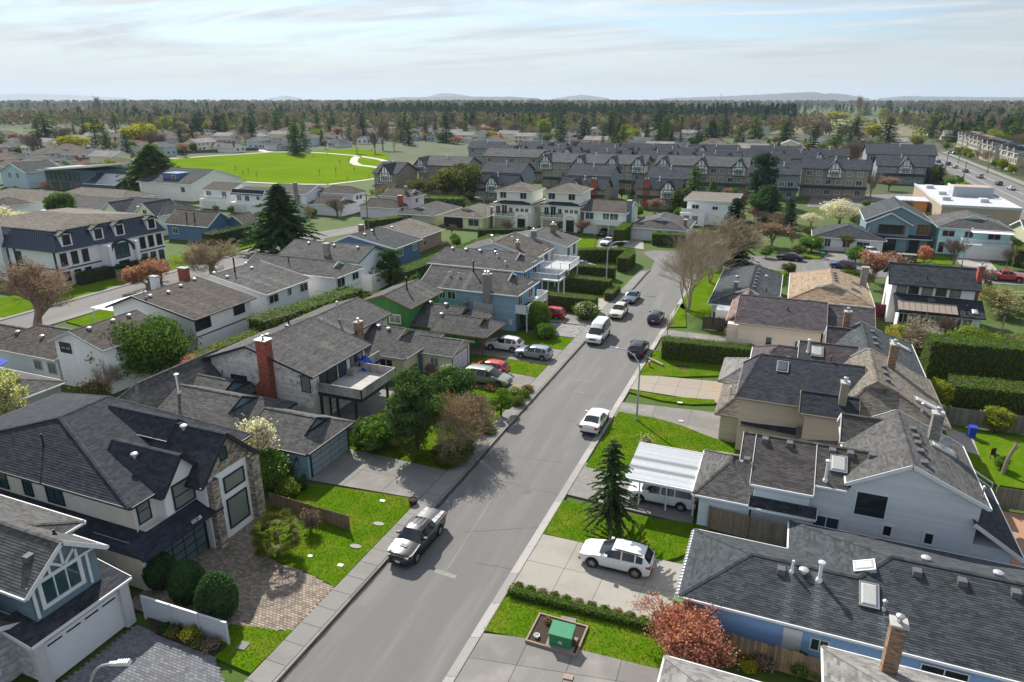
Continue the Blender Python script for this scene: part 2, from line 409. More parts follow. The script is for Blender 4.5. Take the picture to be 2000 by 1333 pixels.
  def slope(lowb):
   B = B0 if lowb else B1
   p = [W(A0, B, ze), W(A1, B, ze)]
   if t1 is not None: p.append(W(A1-ends[1][2], B+(bc-B)*t1, ze+dz*t1))
   p.append(W(r1, bc, zr)); p.append(W(r0, bc, zr))
   if t0 is not None: p.append(W(A0+ends[0][2], B+(bc-B)*t0, ze+dz*t0))
   if not lowb:
    p = [p[1], p[0]]+p[2:][::-1]
   return p
  polys = [slope(True), slope(False)]; rakes = []
  for lowb in (True, False):
   p = polys[0 if lowb else 1]; n = len(p); R = [0]
   hi = 1 if lowb else 0
   lo = 0 if lowb else 1
   if ends[hi] == 'G': R.append(1)
   if ends[lo] == 'G': R.append(n-1)
   if ends[hi] != 'G' and ends[hi][0] == 'D': R.append(2)
   if ends[lo] != 'G' and ends[lo][0] == 'D': R.append(n-2)
   rakes.append(R)
  cap = [(W(r0, bc, zr), W(r1, bc, zr))] if caps else []
  walls_extra = []
  for side, (end, t, A) in enumerate(((ends[0], t0, A0), (ends[1], t1, A1))):
   if end == 'G': continue
   c0, c1 = W(A, B0, ze), W(A, B1, ze)
   if end[0] == 'H':
    r = W(A+end[1] if side == 0 else A-end[1], bc, zr)
    p = [c1, c0, r] if side == 0 else [c0, c1, r]
    if caps: cap += [(c0, r), (c1, r)]
   else:
    d = end[2]; a = A+d if side == 0 else A-d
    h0 = W(a, B0+(bc-B0)*t, ze+dz*t); h1 = W(a, B1+(bc-B1)*t, ze+dz*t); r = W(a, bc, zr)
    p = [c1, c0, h0, h1] if side == 0 else [c0, c1, h1, h0]
    if caps: cap += [(c0, h0), (c1, h1)]
    ins = .35 if side == 0 else -.35
    g = [W(a+ins, B0+(bc-B0)*t, ze+dz*t-.1), W(a+ins, B1+(bc-B1)*t, ze+dz*t-.1), W(a+ins, bc, zr-.12)]
    if side == 0: g = [g[1], g[0], g[2]]
    walls_extra.append(g)
    e2 = [W(a+ins*1.3, B0+(bc-B0)*t, ze+dz*t+.0), W(a+ins*1.3, B1+(bc-B1)*t, ze+dz*t)]
   polys.append(p); rakes.append([0])
  s.slab(polys, rm, expo, tabw, lift, rakes, thick=thick, caps=cap, streaks=streaks)
  if walls:
   wi = ov if wall_in is None else wall_in
   a0, a1, b0, b1 = A0+wi, A1-wi, B0+wi, B1-wi
   slo = dz/(bc-B0); shi = dz/(B1-bc)
   zl = ze+slo*wi-.13; zh = ze+shi*wi-.13
   def endz(end, run): return ze-.06 if end != 'G' else None
   P = {}
   zc = zr-.13
   def endpoly(a, end, rev):
    if end == 'G': p = [W(a,b0,z0),W(a,b1,z0),W(a,b1,zh),W(a,bc,zc),W(a,b0,zl)]
    else: p = [W(a,b0,z0),W(a,b1,z0),W(a,b1,min(zh, ze-.06)),W(a,b0,min(zl, ze-.06))]
    return p if not rev else [p[1], p[0]]+p[2:][::-1]
   zl2 = zl if ends[0] == 'G' and ends[1] == 'G' else min(zl, ze-.06); zh2 = zh if ends[0] == 'G' and ends[1] == 'G' else min(zh, ze-.06)
   lowp = [W(a0,b0,z0),W(a1,b0,z0),W(a1,b0,zl2),W(a0,b0,zl2)]
   highp = [W(a1,b1,z0),W(a0,b1,z0),W(a0,b1,zh2),W(a1,b1,zh2)]
   nm = {'x': ('S','N','W','E'), 'y': ('E','W','S','N')}[axis]
   plist = [(nm[0], lowp), (nm[1], highp), (nm[2], endpoly(a0, ends[0], True)), (nm[3], endpoly(a1, ends[1], False))]
   s.wall_faces([p for k, p in plist if k in walls], wm, siding)
  if walls_extra: s.wall_faces(walls_extra, wm, None)
 def zroof(s, x, y):
  best = None
  for P in s.planes:
   n = None
   for k in range(2, len(P)):
    n = (P[1]-P[0]).cross(P[k]-P[0])
    if n.length > 1e-6: break
   if abs(n.z) < 1e-6: continue
   inside = True; sg = None
   for i in range(len(P)):
    a, b = P[i], P[(i+1) % len(P)]
    c = (b.x-a.x)*(y-a.y)-(b.y-a.y)*(x-a.x)
    if abs(c) < 1e-9: continue
    if sg is None: sg = c > 0
    elif (c > 0) != sg: inside = False; break
   if inside:
    z = P[0].z-(n.x*(x-P[0].x)+n.y*(y-P[0].y))/n.z
    if best is None or z > best[0]: best = (z, n.normalized() if n.z > 0 else -n.normalized())
  return best
 # ---- fittings
 def vent(s, x, y, kind='box'):
  r = s.zroof(x, y)
  if not r: return
  def fn():
   mb = MB()
   if kind == 'dome': mb.lathe([(.14,-.1),(.14,.12),(.26,.14),(.25,.24),(.12,.3),(.02,.31)], n=10)
   else: mb.add([(-.24,-.24,-.1),(.24,-.24,-.1),(.24,.24,-.1),(-.24,.24,-.1),(-.2,-.2,.2),(.2,-.2,.2),(.2,.2,.24),(-.2,.2,.24)], [(0,1,5,4),(1,2,6,5),(2,3,7,6),(3,0,4,7),(4,5,6,7)])
   return mb.mesh('roof_vent', mat('vent_metal', (.12,.12,.125), rough=.5, var=.1) if kind == 'box' else mat('vent_pale', (.6,.58,.6), rough=.35, var=.1, metal=.5))
  s.piece('roof_vent', cached(('vent', kind), fn), x, y, r[0]+.01)
 def pipe(s, x, y, h=.8, rr=.08, m=None, cap=True):
  r = s.zroof(x, y)
  if not r: return
  m = m or M_METAL()
  def fn():
   mb = MB(); mb.lathe([(rr*2.4,-.12),(rr*1.5,.1),(rr,.14),(rr,h)], n=8)
   if cap: mb.lathe([(rr*.6,h-.02),(rr*1.9,h+.03),(rr*1.9,h+.12),(rr*.3,h+.2)], n=8)
   return mb.mesh('vent_pipe', m)
  s.piece('vent_pipe', cached(('pipe', round(h,2), rr, m.name, cap), fn), x, y, r[0])
 def skylight(s, x, y, w=.9, l=1.2, tilt=True, gm='curtain'):
  r = s.zroof(x, y)
  if not r: return
  n = r[1]; z = Vector((0,0,1)); q = z.rotation_difference(n)
  down = Vector((n.x, n.y, 0)).normalized(); rz = math.atan2(down.y, down.x)+PI/2
  mb = MB(); mb.box(-w/2-.06,-l/2-.06,-.1,w/2+.06,-l/2,.14); mb.box(-w/2-.06,l/2,-.1,w/2+.06,l/2+.06,.14); mb.box(-w/2-.06,-l/2,-.1,-w/2,l/2,.14); mb.box(w/2,-l/2,-.1,w/2+.06,l/2,.14)
  f = s.piece('skylight', mb.mesh('skylight', M_METAL()), x, y, r[0]); f.rotation_mode = 'QUATERNION'
  from mathutils import Quaternion
  f.rotation_quaternion = q @ Quaternion((0,0,1), rz)
  pm = MB(); pm.add([(-w/2+.003,-l/2+.003,.1),(w/2-.003,-l/2+.003,.1),(w/2-.003,l/2-.003,.1),(-w/2+.003,l/2-.003,.1),(-w/2+.12,-l/2+.12,.19),(w/2-.12,-l/2+.12,.19),(w/2-.12,l/2-.12,.19),(-w/2+.12,l/2-.12,.19)], [(0,1,5,4),(1,2,6,5),(2,3,7,6),(3,0,4,7),(4,5,6,7)])
  link('pane', pm.mesh('pane', mat('skylight_'+gm, (.5,.5,.47) if gm == 'curtain' else (.08,.1,.12), rough=.15, var=.15)), f)
 def window(s, face, u, z, w, h, at, nx=2, ny=1, trim=.09, d=.06, fm=None, gm='dark', name='window'):
  fm = fm or s.tr
  x, y = (u, at) if face in 'SN' else (at, u)
  q = {'S':(0,-.025),'N':(0,.025),'E':(.025,0),'W':(-.025,0)}[face]
  f = s.piece(name, window_mesh(w, h, nx, ny, trim, d, fm), x+q[0], y+q[1], z, FACE_RZ[face])
  link('pane', pane_mesh(w, h, glass(gm)), f)
  return f
 def door(s, face, u, w, h, at, m, z=0.1):
  x, y = (u, at) if face in 'SN' else (at, u)
  def fn():
   mb = MB(); mb.box(-w/2,-.06,0,w/2,.0,h)
   for j in range(3): mb.box(-w/2+.12,-.075,.15+j*h*.3,w/2-.12,-.06,.15+j*h*.3+h*.22)
   return mb.mesh('door', m)
  q = {'S':(0,-.02),'N':(0,.02),'E':(.02,0),'W':(-.02,0)}[face]
  d = s.piece('door', cached(('door', w, h, m.name), fn), x+q[0], y+q[1], z, FACE_RZ[face])
  hb = MB(); hb.lathe([(.0,0),(.035,.01),(.035,.05),(.0,.06)], n=6);
  link('handle', cached('handle', lambda: hb.mesh('handle', M_METAL())), d, (w/2-.1, -.09, h*.48))
  return d
 def garage(s, face, u, w, h, at, m, nx=4, ny=4, fm=None, gap=.03, z=.1, top_gl=False):
  x, y = (u, at) if face in 'SN' else (at, u); fm = fm or s.tr
  def fn():
   mb = MB(); mb.box(-w/2-.12,-.1,0,-w/2,.02,h+.12); mb.box(w/2,-.1,0,w/2+.12,.02,h+.12); mb.box(-w/2,-.1,h,w/2,.02,h+.12); mb.box(-w/2,-.03,0,w/2,.02,h)
   return mb.mesh('garage_door', fm)
  q = {'S':(0,-.03),'N':(0,.03),'E':(.03,0),'W':(-.03,0)}[face]
  g = s.piece('garage_door', cached(('gd', w, h, fm.name), fn), x+q[0], y+q[1], z, FACE_RZ[face])
  pw, ph = w/nx, h/ny
  def pf():
   mb = MB(); mb.box(-pw/2+gap,-.055,gap,pw/2-gap,-.032,ph-gap)
   if pw > .7 and ph > .4: mb.box(-pw/2+gap+.12,-.068,gap+.1,pw/2-gap-.12,-.055,ph-gap-.1)
   return mb.mesh('panel', m)
  pm = cached(('gp', round(pw,3), round(ph,3), gap, m.name), pf)
  for i in range(nx):
   for j in range(ny): link('panel', pm, g, (-w/2+pw*(i+.5), 0, ph*j))
  return g
 def chimney(s, x, y, z0, z1, w, d, m, cap_m=None, pots=1, bricks=True):
  mb = MB(); mb.box(x-w/2,y-d/2,z0,x+w/2,y+d/2,z1)
  c = s.part('chimney', mb, m)
  if bricks:
   bb = MB(); X0,X1,Y0,Y1 = x-w/2,x+w/2,y-d/2,y+d/2
   for p in ([(X0,Y0,z0),(X1,Y0,z0),(X1,Y0,z1),(X0,Y0,z1)],[(X1,Y0,z0),(X1,Y1,z0),(X1,Y1,z1),(X1,Y0,z1)],[(X0,Y1,z0),(X0,Y0,z0),(X0,Y0,z1),(X0,Y1,z1)]):
    courses(bb, p, .085, .23, .006, .004, vary=1.1)
   s.part('bricks', bb, m, c, kind='stuff')
  cb = MB(); cb.box(x-w/2-.07,y-d/2-.07,z1-.02,x+w/2+.07,y+d/2+.07,z1+.1)
  s.part('chimney_cap', cb, cap_m or mat('concrete_cap', (.42,.42,.4), var=.2), c)
  fb = MB()
  for i in range(pots):
   xx = x+(i-(pots-1)/2)*w*.45; fb.lathe([(.12,z1+.08),(.12,z1+.34),(.19,z1+.36),(.19,z1+.46),(.05,z1+.52)], xx, y, 8)
  s.part('flue', fb, M_METAL(), c)
  return c
 def rail(s, pts, z, h=1.0, m=None, solid=False, name='railing', t=.08, glassy=False):
  m = m or s.tr
  mb = MB(); r = None
  for a, b in zip(pts[:-1], pts[1:]):
   A = Vector((a[0],a[1],z)); B = Vector((b[0],b[1],z)); L = (B-A).length
   mb.bar(A+Vector((0,0,h)), B+Vector((0,0,h)), .1, .06);
   n = max(1, round(L/1.5))
   for i in range(n+1):
    p = A.lerp(B, i/n); mb.box(p.x-.045,p.y-.045,z,p.x+.045,p.y+.045,z+h-.03)
   if not solid:
    mb.bar(A+Vector((0,0,.12)), B+Vector((0,0,.12)), .05, .05)
  r = s.part(name, mb, m)
  bm = MB()
  for a, b in zip(pts[:-1], pts[1:]):
   A = Vector((a[0],a[1],z)); B = Vector((b[0],b[1],z)); L = (B-A).length
   n = max(1, int(L/(.16 if not solid else .14)))
   if glassy: bm.bar(A+Vector((0,0,h*.55)), B+Vector((0,0,h*.55)), .02, h*.7); continue
   for i in range(n):
    p = A.lerp(B, (i+.5)/n); d = (B-A).normalized()
    if solid: bm.bar(p-d*.066+Vector((0,0,h/2)), p+d*.066+Vector((0,0,h/2)), .03+rng.uniform(0,.01), h-.08, t=rng.random())
    else: bm.box(p.x-.018,p.y-.018,z+.12,p.x+.018,p.y+.018,z+h-.03)
  s.part('rail_panel' if glassy else 'balusters', bm, m if not glassy else mat('rail_glass', (.45,.5,.52), rough=.1, var=.1), r, kind='stuff')
  return r
 def post(s, x, y, z0, z1, w, m, name='post'):
  mb = MB(); mb.box(x-w/2,y-w/2,z0,x+w/2,y+w/2,z1); return s.part(name, mb, m)
 def boxpart(s, name, x0,y0,z0,x1,y1,z1, m, parent=None):
  mb = MB(); mb.box(x0,y0,z0,x1,y1,z1); return s.part(name, mb, m, parent)
def text_mesh(name, txt, size, m, depth=.03):
 cu = bpy.data.curves.new(name, 'FONT'); cu.body = txt; cu.size = size; cu.extrude = depth; cu.align_x = 'CENTER'
 o = bpy.data.objects.new(name, cu); COL.objects.link(o)
 dg = bpy.context.evaluated_depsgraph_get(); me = bpy.data.meshes.new_from_object(o.evaluated_get(dg)); me.name = name
 bpy.data.objects.remove(o); bpy.data.curves.remove(cu); me.materials.clear(); me.materials.append(m)
 return me
# ------------------------------------------------------------------ vegetation
def LM(name, col, tr=.3, var=.55): return mat('leaf_'+name, col, var=var, scale=1.4, trans=min(.55, tr+.17))
LEAF = dict(conifer=(0.051,0.11,0.034), spruce=(0.063,0.107,0.039), cedar=(0.091,0.165,0.024), laurel=(0.104,0.201,0.022), hedge=(0.107,0.195,0.02), hedgeflat=(0.165,0.226,0.024), yellow=(0.36,0.33,0.025), lime=(0.25,0.28,0.03),
   blossom=(0.68,0.62,0.58), pink=(0.46,0.27,0.27), red=(0.38,0.12,0.1), coral=(0.6,0.26,0.2), plum=(0.46,0.22,0.19), pine=(0.081,0.146,0.041), darkpine=(0.032,0.073,0.044), olive=(0.128,0.14,0.032), rust=(0.3,0.185,0.095), golden=(0.5,0.36,0.02), cream=(0.5,0.49,0.28), buds=(0.3,0.215,0.18))
def bark(): return mat('bark', (.085,.066,.052), var=.4, scale=6, bump=.4, bscale=18)
def twig(): return mat('twig_bark', (.21,.155,.12), var=.35, scale=5)
def twig_pale(): return mat('twig_pale', (.36,.29,.205), var=.3, scale=5)
def cards(P, D, W, Lh, tone, N=None):
 """leaf-sized quads: centres P, long direction D, widths W, lengths Lh"""
 n = len(P)
 if N is None: N = nrg.normal(size=(n,3))
 S = np.cross(D, N); S /= (np.linalg.norm(S, axis=1, keepdims=True)+1e-9)
 D = D/(np.linalg.norm(D, axis=1, keepdims=True)+1e-9)
 W = np.asarray(W).reshape(-1,1); Lh = np.asarray(Lh).reshape(-1,1)
 V = np.empty((n,4,3)); V[:,0] = P-D*Lh/2; V[:,1] = P+S*W/2; V[:,2] = P+D*Lh/2; V[:,3] = P-S*W/2
 return V.reshape(-1,3), np.asarray(tone)
def conifer_meshes(h, R, seed, levels=26, per=8, sp=9, droop=.28, base=.1, leaf='conifer', needle=.5, shape=.85, twist=1.0, wd=.42):
 g = np.random.default_rng(seed); PP = []; DD = []; WW = []; LL = []; TT = []
 br = MB()
 br.tube([(0,0,-.2),(0,0,h*.5),(0,0,h*.97)], [R*.075+.05, R*.045+.03, .02], 6)
 for i in range(levels):
  f = i/(levels-1); z = h*(base+(1-base)*f*.985); r = R*((1-f)**shape)*(.78+.4*g.random())+.12
  k = max(3, int(per*(1-.45*f)))
  a0 = g.random()*6.28
  for j in range(k):
   a = a0+6.283*j/k+g.normal()*.2; rr = r*(.7+.45*g.random()); lt = .5+.25*g.normal()
   dirv = np.array([math.cos(a), math.sin(a), 0]); up = .25-.5*(1-f)*droop*2
   n = max(3, int(sp*(.4+.6*rr/R)))
   tt = (np.arange(n)+g.random(n))/n; tt = .12+.88*tt
   dr_ = min(droop, .75*z/rr); P = np.outer(tt*rr, dirv); P[:,2] = np.maximum(z+max(up, -.3*z/rr)*tt*rr*.6-dr_*rr*tt**2, .12)
   side = np.cross(dirv, [0,0,1])*twist
   sg = np.where(g.random(n) > .5, 1, -1)[:,None]
   D = dirv*.8+side*sg*(.3+.8*g.random((n,1)))+np.array([0,0,-.25])+g.normal(size=(n,3))*.12
   Lx = needle*(1.15-.5*tt)*(R/2.5)**.5*(.7+.6*g.random(n)); P = P+D*.2*Lx[:,None]
   PP.append(P); DD.append(D); LL.append(Lx); WW.append(Lx*wd); TT.append(np.clip(lt+g.normal(size=n)*.15, 0, 1))
   if R > 2 and sp > 7: br.tube([(0,0,z), tuple(P[n//2]), tuple(P[-1])], [.03,.02,.008], 3, cap=False)
 P = np.concatenate(PP); D = np.concatenate(DD); Nn = np.tile([0,0,1.0], (len(P),1))+g.normal(size=(len(P),3))*.45
 V, T = cards(P, D, np.concatenate(WW), np.concatenate(LL), np.concatenate(TT), Nn)
 return br.mesh('trunk', bark()), quads_mesh('crown', V, T, LM(leaf, LEAF[leaf], .18))
def clump_cloud(g, centers, radii, n, size, flat=.8, up=.3):
 """leaf cards on the shells of many clumps"""
 per = np.maximum(6, (n*radii**2/np.sum(radii**2)).astype(int)); idx = np.repeat(np.arange(len(centers)), per)
 d = g.normal(size=(len(idx),3)); d /= np.linalg.norm(d, axis=1, keepdims=True)
 d[:,2] = np.where(d[:,2] < -.3, -d[:,2]*.6, d[:,2])
 P = centers[idx]+d*radii[idx][:,None]*(.55+.5*g.random((len(idx),1)))*np.array([1,1,flat])
 ct = np.clip(.5+.24*g.normal(size=len(centers)), .05, .95); T = np.clip(ct[idx]+g.normal(size=len(idx))*.16, 0, 1)
 D = np.cross(d, g.normal(size=d.shape)); N = d+g.normal(size=d.shape)*.55+np.array([0,0,up])
 S = size*(.6+.8*g.random(len(idx)))
 return P, D, S, T, N
def crown_centers(g, rx, rz, n, zc, hollow=.45, lift=0.0):
 d = g.normal(size=(n,3)); d /= np.linalg.norm(d, axis=1, keepdims=True)
 r = hollow+(1-hollow)*g.random((n,1))**.6
 c = d*r*np.array([rx,rx,rz]); c[:,2] += zc
 return c
def leafy_meshes(h, rx, seed, nclump=40, n=3500, size=.28, leaf='laurel', trunk_h=None, rz=None, zc=None, cl=.34, limbs=6, tr=.3):
 g = np.random.default_rng(seed); rz = rz or (h*.42); zc = zc or (h-rz)
 C = crown_centers(g, rx*.8, rz*.82, nclump, zc); Rr = rx*cl*(.65+.7*g.random(nclump))
 P, D, S, T, N = clump_cloud(g, C, Rr, n, size)
 P[:,2] = np.maximum(P[:,2], .12)
 V, T = cards(P, D, S*.62, S, T, N)
 br = MB(); th = max(.3, zc-rz*.5); r0 = max(.05, rx*.06)
 br.tube([(0,0,-.1),(.03*rx,0,th*.6),(0,.02*rx,th),(0,0,zc+rz*.3)], [r0*1.25, r0, r0*.85, r0*.25], 6)
 for i in g.permutation(nclump)[:limbs]:
  c = C[i]; br.tube([(0,0,th*.75), tuple(np.array([0,0,th])*.5+c*.5), tuple(c)], [r0*.55, r0*.35, r0*.12], 4, cap=False)
 return br.mesh('trunk', bark()), quads_mesh('crown', V, T, LM(leaf, LEAF[leaf], tr))
def bare_meshes(h, R, seed, depth=5, trunk=.2, th=.22, m=None, spread=.62, kids=(5,4,4,4), bud=None, nb=0, bsize=.16, upw=.35, multi=1):
 """leafless crown: tapering limbs that fork down to twigs"""
 g = random.Random(seed); mb = MB(); tw = []; tips = []
 tb = MB()
 def grow(p, d, L, r, lev):
  n = 3 if lev < 2 else 2; pts = [p]; q = p.copy(); dd = d.copy()
  for i in range(n):
   dd = (dd+Vector((g.gauss(0,.14),g.gauss(0,.14),g.gauss(0,.1)+.05*upw))).normalized(); q = q+dd*(L/n); pts.append(q.copy())
  rs = [max(.011, r*(1-.55*i/n)) for i in range(n+1)]
  (tb if lev < 2 else mb).tube(pts, rs, 6 if lev == 0 else (5 if lev == 1 else 3), t=.35+.3*g.random(), cap=False)
  tips.append(q.copy())
  if lev >= depth: return
  k = kids[min(lev, len(kids)-1)]
  for j in range(k):
   f = .35+.65*(j+g.random())/k; a = pts[min(int(f*n), n-1)].lerp(pts[min(int(f*n)+1, n)], (f*n) % 1 if f < 1 else 1)
   az = g.random()*6.283; s = spread*(.65+.7*g.random())
   perp = Vector((math.cos(az), math.sin(az), g.gauss(0,.3))); perp = (perp-dd*perp.dot(dd)).normalized()
   nd = (dd*math.cos(s)+perp*math.sin(s)+Vector((0,0,upw*.35))).normalized()
   grow(a, nd, L*(.60+.25*g.random())*(1 if lev else 1.0), r*.5*(.7+.4*g.random()), lev+1)
 for s in range(multi):
  lean = Vector((0,0,1)) if multi == 1 else Vector((g.gauss(0,.35), g.gauss(0,.35), 1)).normalized()
  grow(Vector((g.gauss(0,.1)*(multi>1),g.gauss(0,.1)*(multi>1),-.15)), lean, h*(th if multi == 1 else .42), trunk if multi == 1 else trunk*.6, 0)
 zs = [v[2] for v in mb.v]; top = max(zs); xs = sorted(math.hypot(v[0],v[1]) for v in mb.v); rr = xs[int(len(xs)*.985)]
 fz = h/top; fr = R/rr
 for b in (mb, tb): b.v = [(v[0]*fr, v[1]*fr, v[2]*fz if v[2] > 0 else v[2]) for v in b.v]
 tm = m or twig(); tr_ = tb.mesh('trunk', tm if m else bark())
 tris = mb.mesh('crown', tm)
 parts = [tr_, tris]
 if bud:
  gg = np.random.default_rng(seed+1); T = np.array([(t.x*fr, t.y*fr, t.z*fz) for t in tips if t.z*fz > h*.25]); idx = gg.integers(0, len(T), nb)
  P = T[idx]+gg.normal(size=(nb,3))*.16; V, tt = cards(P, gg.normal(size=(nb,3)), np.full(nb, bsize)*.8, bsize*(.7+.6*gg.random(nb)), np.clip(.5+.25*gg.normal(size=nb), 0, 1))
  parts.append(quads_mesh('blossom', V, tt, LM(bud, LEAF[bud], .35)))
 return parts
TREEDB = {}
def tree_proto(key, fn):
 if key not in TREEDB: TREEDB[key] = fn()
 return TREEDB[key]
def plant(name, label, cat, meshes, x, y, z=.05, rz=None, scale=1.0, group=None):
 t = thing(name, label, cat, (x, y, z), rng.uniform(0, 6.28) if rz is None else rz, group)
 t.scale = (scale,)*3 if not isinstance(scale, (tuple, list)) else scale
 for me in meshes: link(me.name.split('.')[0], me, t)
 return t
def hedge(label, pts, w, h, leaf='hedge', top='hedgeflat', size=.17, dens=75, name='hedge', group=None, rough=.07, z=.08, cat='hedge'):
 """clipped hedge along a polyline: dense core with leaf faces over sides and top"""
 g = np.random.default_rng(int(abs(pts[0][0]*13+pts[0][1]*7))+3)
 c0 = Vector((pts[0][0], pts[0][1], 0)); core = MB(); PS = []; NS = []; TS = []
 for a, b in zip(pts[:-1], pts[1:]):
  A = Vector((a[0],a[1],0))-c0; B = Vector((b[0],b[1],0))-c0; d = B-A; L = d.length; d.normalize(); s = Vector((-d.y, d.x, 0))
  k = w/2-.1
  q = [A-s*k, B-s*k, B+s*k, A+s*k]; core.prism([(p.x, p.y) for p in q], 0, h-.1, .1)
  for kind, area in (('l', L*h), ('r', L*h), ('t', L*w), ('e0', w*h), ('e1', w*h)):
   n = int(area*dens)
   if n < 1: continue
   u = g.random(n); v = g.random(n); j = g.normal(size=n)*rough
   if kind in 'lr': sg = 1 if kind == 'l' else -1; P = np.outer(u*L, d)+np.array(A)+np.outer(sg*(w/2+j), s); P[:,2] += v*h; Nn = np.tile(np.array(s)*sg, (n,1)); T = g.normal(size=n)*.2+.5
   elif kind == 't': P = np.outer(u*L, d)+np.array(A)+np.outer((v-.5)*w, s); P[:,2] += h+j; Nn = np.tile([0,0,1.0], (n,1)); T = g.normal(size=n)*.2+.5
   else: sg = -1 if kind == 'e0' else 1; E = A if kind == 'e0' else B; P = np.array(E)+np.outer((u-.5)*w, s)+np.outer(sg*j+0*u, d); P[:,2] += v*h; Nn = np.tile(np.array(d)*sg, (n,1)); T = g.normal(size=n)*.2+.5
   PS.append(P); NS.append(Nn); TS.append(T)
 P = np.concatenate(PS); N = np.concatenate(NS)+g.normal(size=P.shape)*.5; T = np.clip(np.concatenate(TS), 0, 1)
 V, T = cards(P, np.cross(N, g.normal(size=P.shape)), size*.7*(.7+.6*g.random(len(P))), size*(.7+.6*g.random(len(P))), T, N)
 t = thing(name, label, cat, (c0.x, c0.y, z), 0, group)
 link('stems', core.mesh('stems', mat('hedge_stems', (.055,.048,.028), var=.4, scale=5)), t)
 link('foliage', quads_mesh('foliage', V, T, LM(leaf, LEAF[leaf], .38)), t)
 return t
def shrub_meshes(rx, h, seed, n=900, size=.14, leaf='hedge', ball=False, tr=.3):
 g = np.random.default_rng(seed); d = g.normal(size=(n,3)); d /= np.linalg.norm(d, axis=1, keepdims=True); d[:,2] = np.where(d[:,2] < -.55, -d[:,2], d[:,2])
 lump = 1+(.02 if ball else .13)*np.sin(d[:,0]*5+seed)*np.cos(d[:,1]*4.3+seed*2)+(.015 if ball else .07)*np.sin(d[:,2]*7)
 r = lump*(1+(g.normal(size=n)*(.03 if ball else .09)))
 P = d*r[:,None]*np.array([rx,rx,h*.56]); P[:,2] += h*.46; P[:,2] = np.maximum(P[:,2], .03)
 T = np.clip((.5)+.22*g.normal(size=n)+.15*np.sin(d[:,0]*6+1.3*seed)*np.sin(d[:,1]*6), 0, 1)
 N = d+g.normal(size=d.shape)*.5
 V, T = cards(P, np.cross(N, g.normal(size=d.shape)), size*.7*(.7+.6*g.random(n)), size*(.7+.6*g.random(n)), T, N)
 core = MB(); core.lathe([(rx*.5,.0),(rx*.82,h*.2),(rx*.86,h*.46),(rx*.7,h*.74),(rx*.3,h*.92),(.02,h*.95)], n=9)
 return core.mesh('stems', mat('hedge_stems', (.055,.048,.028), var=.4, scale=5)), quads_mesh('foliage', V, T, LM(leaf, LEAF[leaf], tr))
# ------------------------------------------------------------------ vehicles
def paint(name, col, metal=.25): return mat('car_paint_'+name, col, rough=.28, var=.05, scale=1.0, spec=.5, metal=metal, coat=.8)
def smooth01(x): x = max(0, min(1, x)); return x*x*(3-2*x)
def lerp_pts(pts, x):
 if x <= pts[0][0]: return pts[0][1]
 for (a, b), (c, d) in zip(pts[:-1], pts[1:]):
  if x <= c: return b+(d-b)*(x-a)/(c-a)
 return pts[-1][1]
KINDS = dict(   # L, W, wheelbase front axle, rear axle, wheel r, shoulder profile, roof profile, cowl, roof front, roof rear, tail glass end, pillars
 suv=dict(L=4.65, W=1.88, ax=(.92,3.73), r=.36, sh=[(0,.72),(.12,.86),(1.35,1.08),(4.3,1.16),(4.65,1.05)], rf=[(1.3,1.06),(2.15,1.6),(2.6,1.67),(3.7,1.63),(4.2,1.52),(4.6,1.08)], cowl=1.3, rfront=2.15, rrear=4.2, tail=4.6, pil=(2.75,3.62), gl_end=4.15),
 minivan=dict(L=5.1, W=1.98, ax=(.98,4.05), r=.34, sh=[(0,.7),(.12,.82),(1.15,1.05),(4.8,1.12),(5.1,1.0)], rf=[(1.05,1.03),(2.05,1.64),(2.6,1.73),(4.3,1.71),(4.8,1.6),(5.05,1.1)], cowl=1.05, rfront=2.05, rrear=4.8, tail=5.05, pil=(2.45,3.5), gl_end=4.75),
 hatch=dict(L=4.35, W=1.77, ax=(.88,3.48), r=.32, sh=[(0,.66),(.12,.78),(1.2,.98),(4.05,1.05),(4.35,.95)], rf=[(1.1,.97),(1.95,1.45),(2.5,1.52),(3.5,1.49),(3.95,1.38),(4.3,1.0)], cowl=1.1, rfront=1.95, rrear=3.95, tail=4.3, pil=(2.55,3.35), gl_end=3.9),
 sedan=dict(L=4.75, W=1.83, ax=(.95,3.7), r=.33, sh=[(0,.62),(.12,.74),(1.45,.95),(3.9,1.02),(4.65,1.0),(4.75,.85)], rf=[(1.35,.94),(2.15,1.38),(2.6,1.44),(3.2,1.4),(3.95,1.05),(4.1,1.03)], cowl=1.35, rfront=2.15, rrear=3.25, tail=4.0, pil=(2.6,3.15), gl_end=3.45),
 van=dict(L=5.6, W=2.02, ax=(1.0,4.5), r=.37, sh=[(0,.8),(.12,.95),(.95,1.15),(5.5,1.25),(5.6,1.15)], rf=[(.85,1.14),(1.55,1.85),(2.1,2.3),(2.9,2.42),(5.0,2.38),(5.45,2.2),(5.58,1.25)], cowl=.85, rfront=1.55, rrear=5.3, tail=5.58, pil=(2.3,3.4,4.4), gl_end=5.2),
 pickup=dict(L=5.3, W=1.9, ax=(.95,4.2), r=.4, sh=[(0,.82),(.12,.98),(1.5,1.16),(3.6,1.2),(5.25,1.22),(5.3,1.15)], rf=[(1.4,1.15),(2.05,1.68),(2.45,1.76),(3.2,1.75),(3.5,1.68),(3.72,1.22)], cowl=1.4, rfront=2.05, rrear=3.5, tail=3.72, pil=(2.6,), gl_end=3.42))
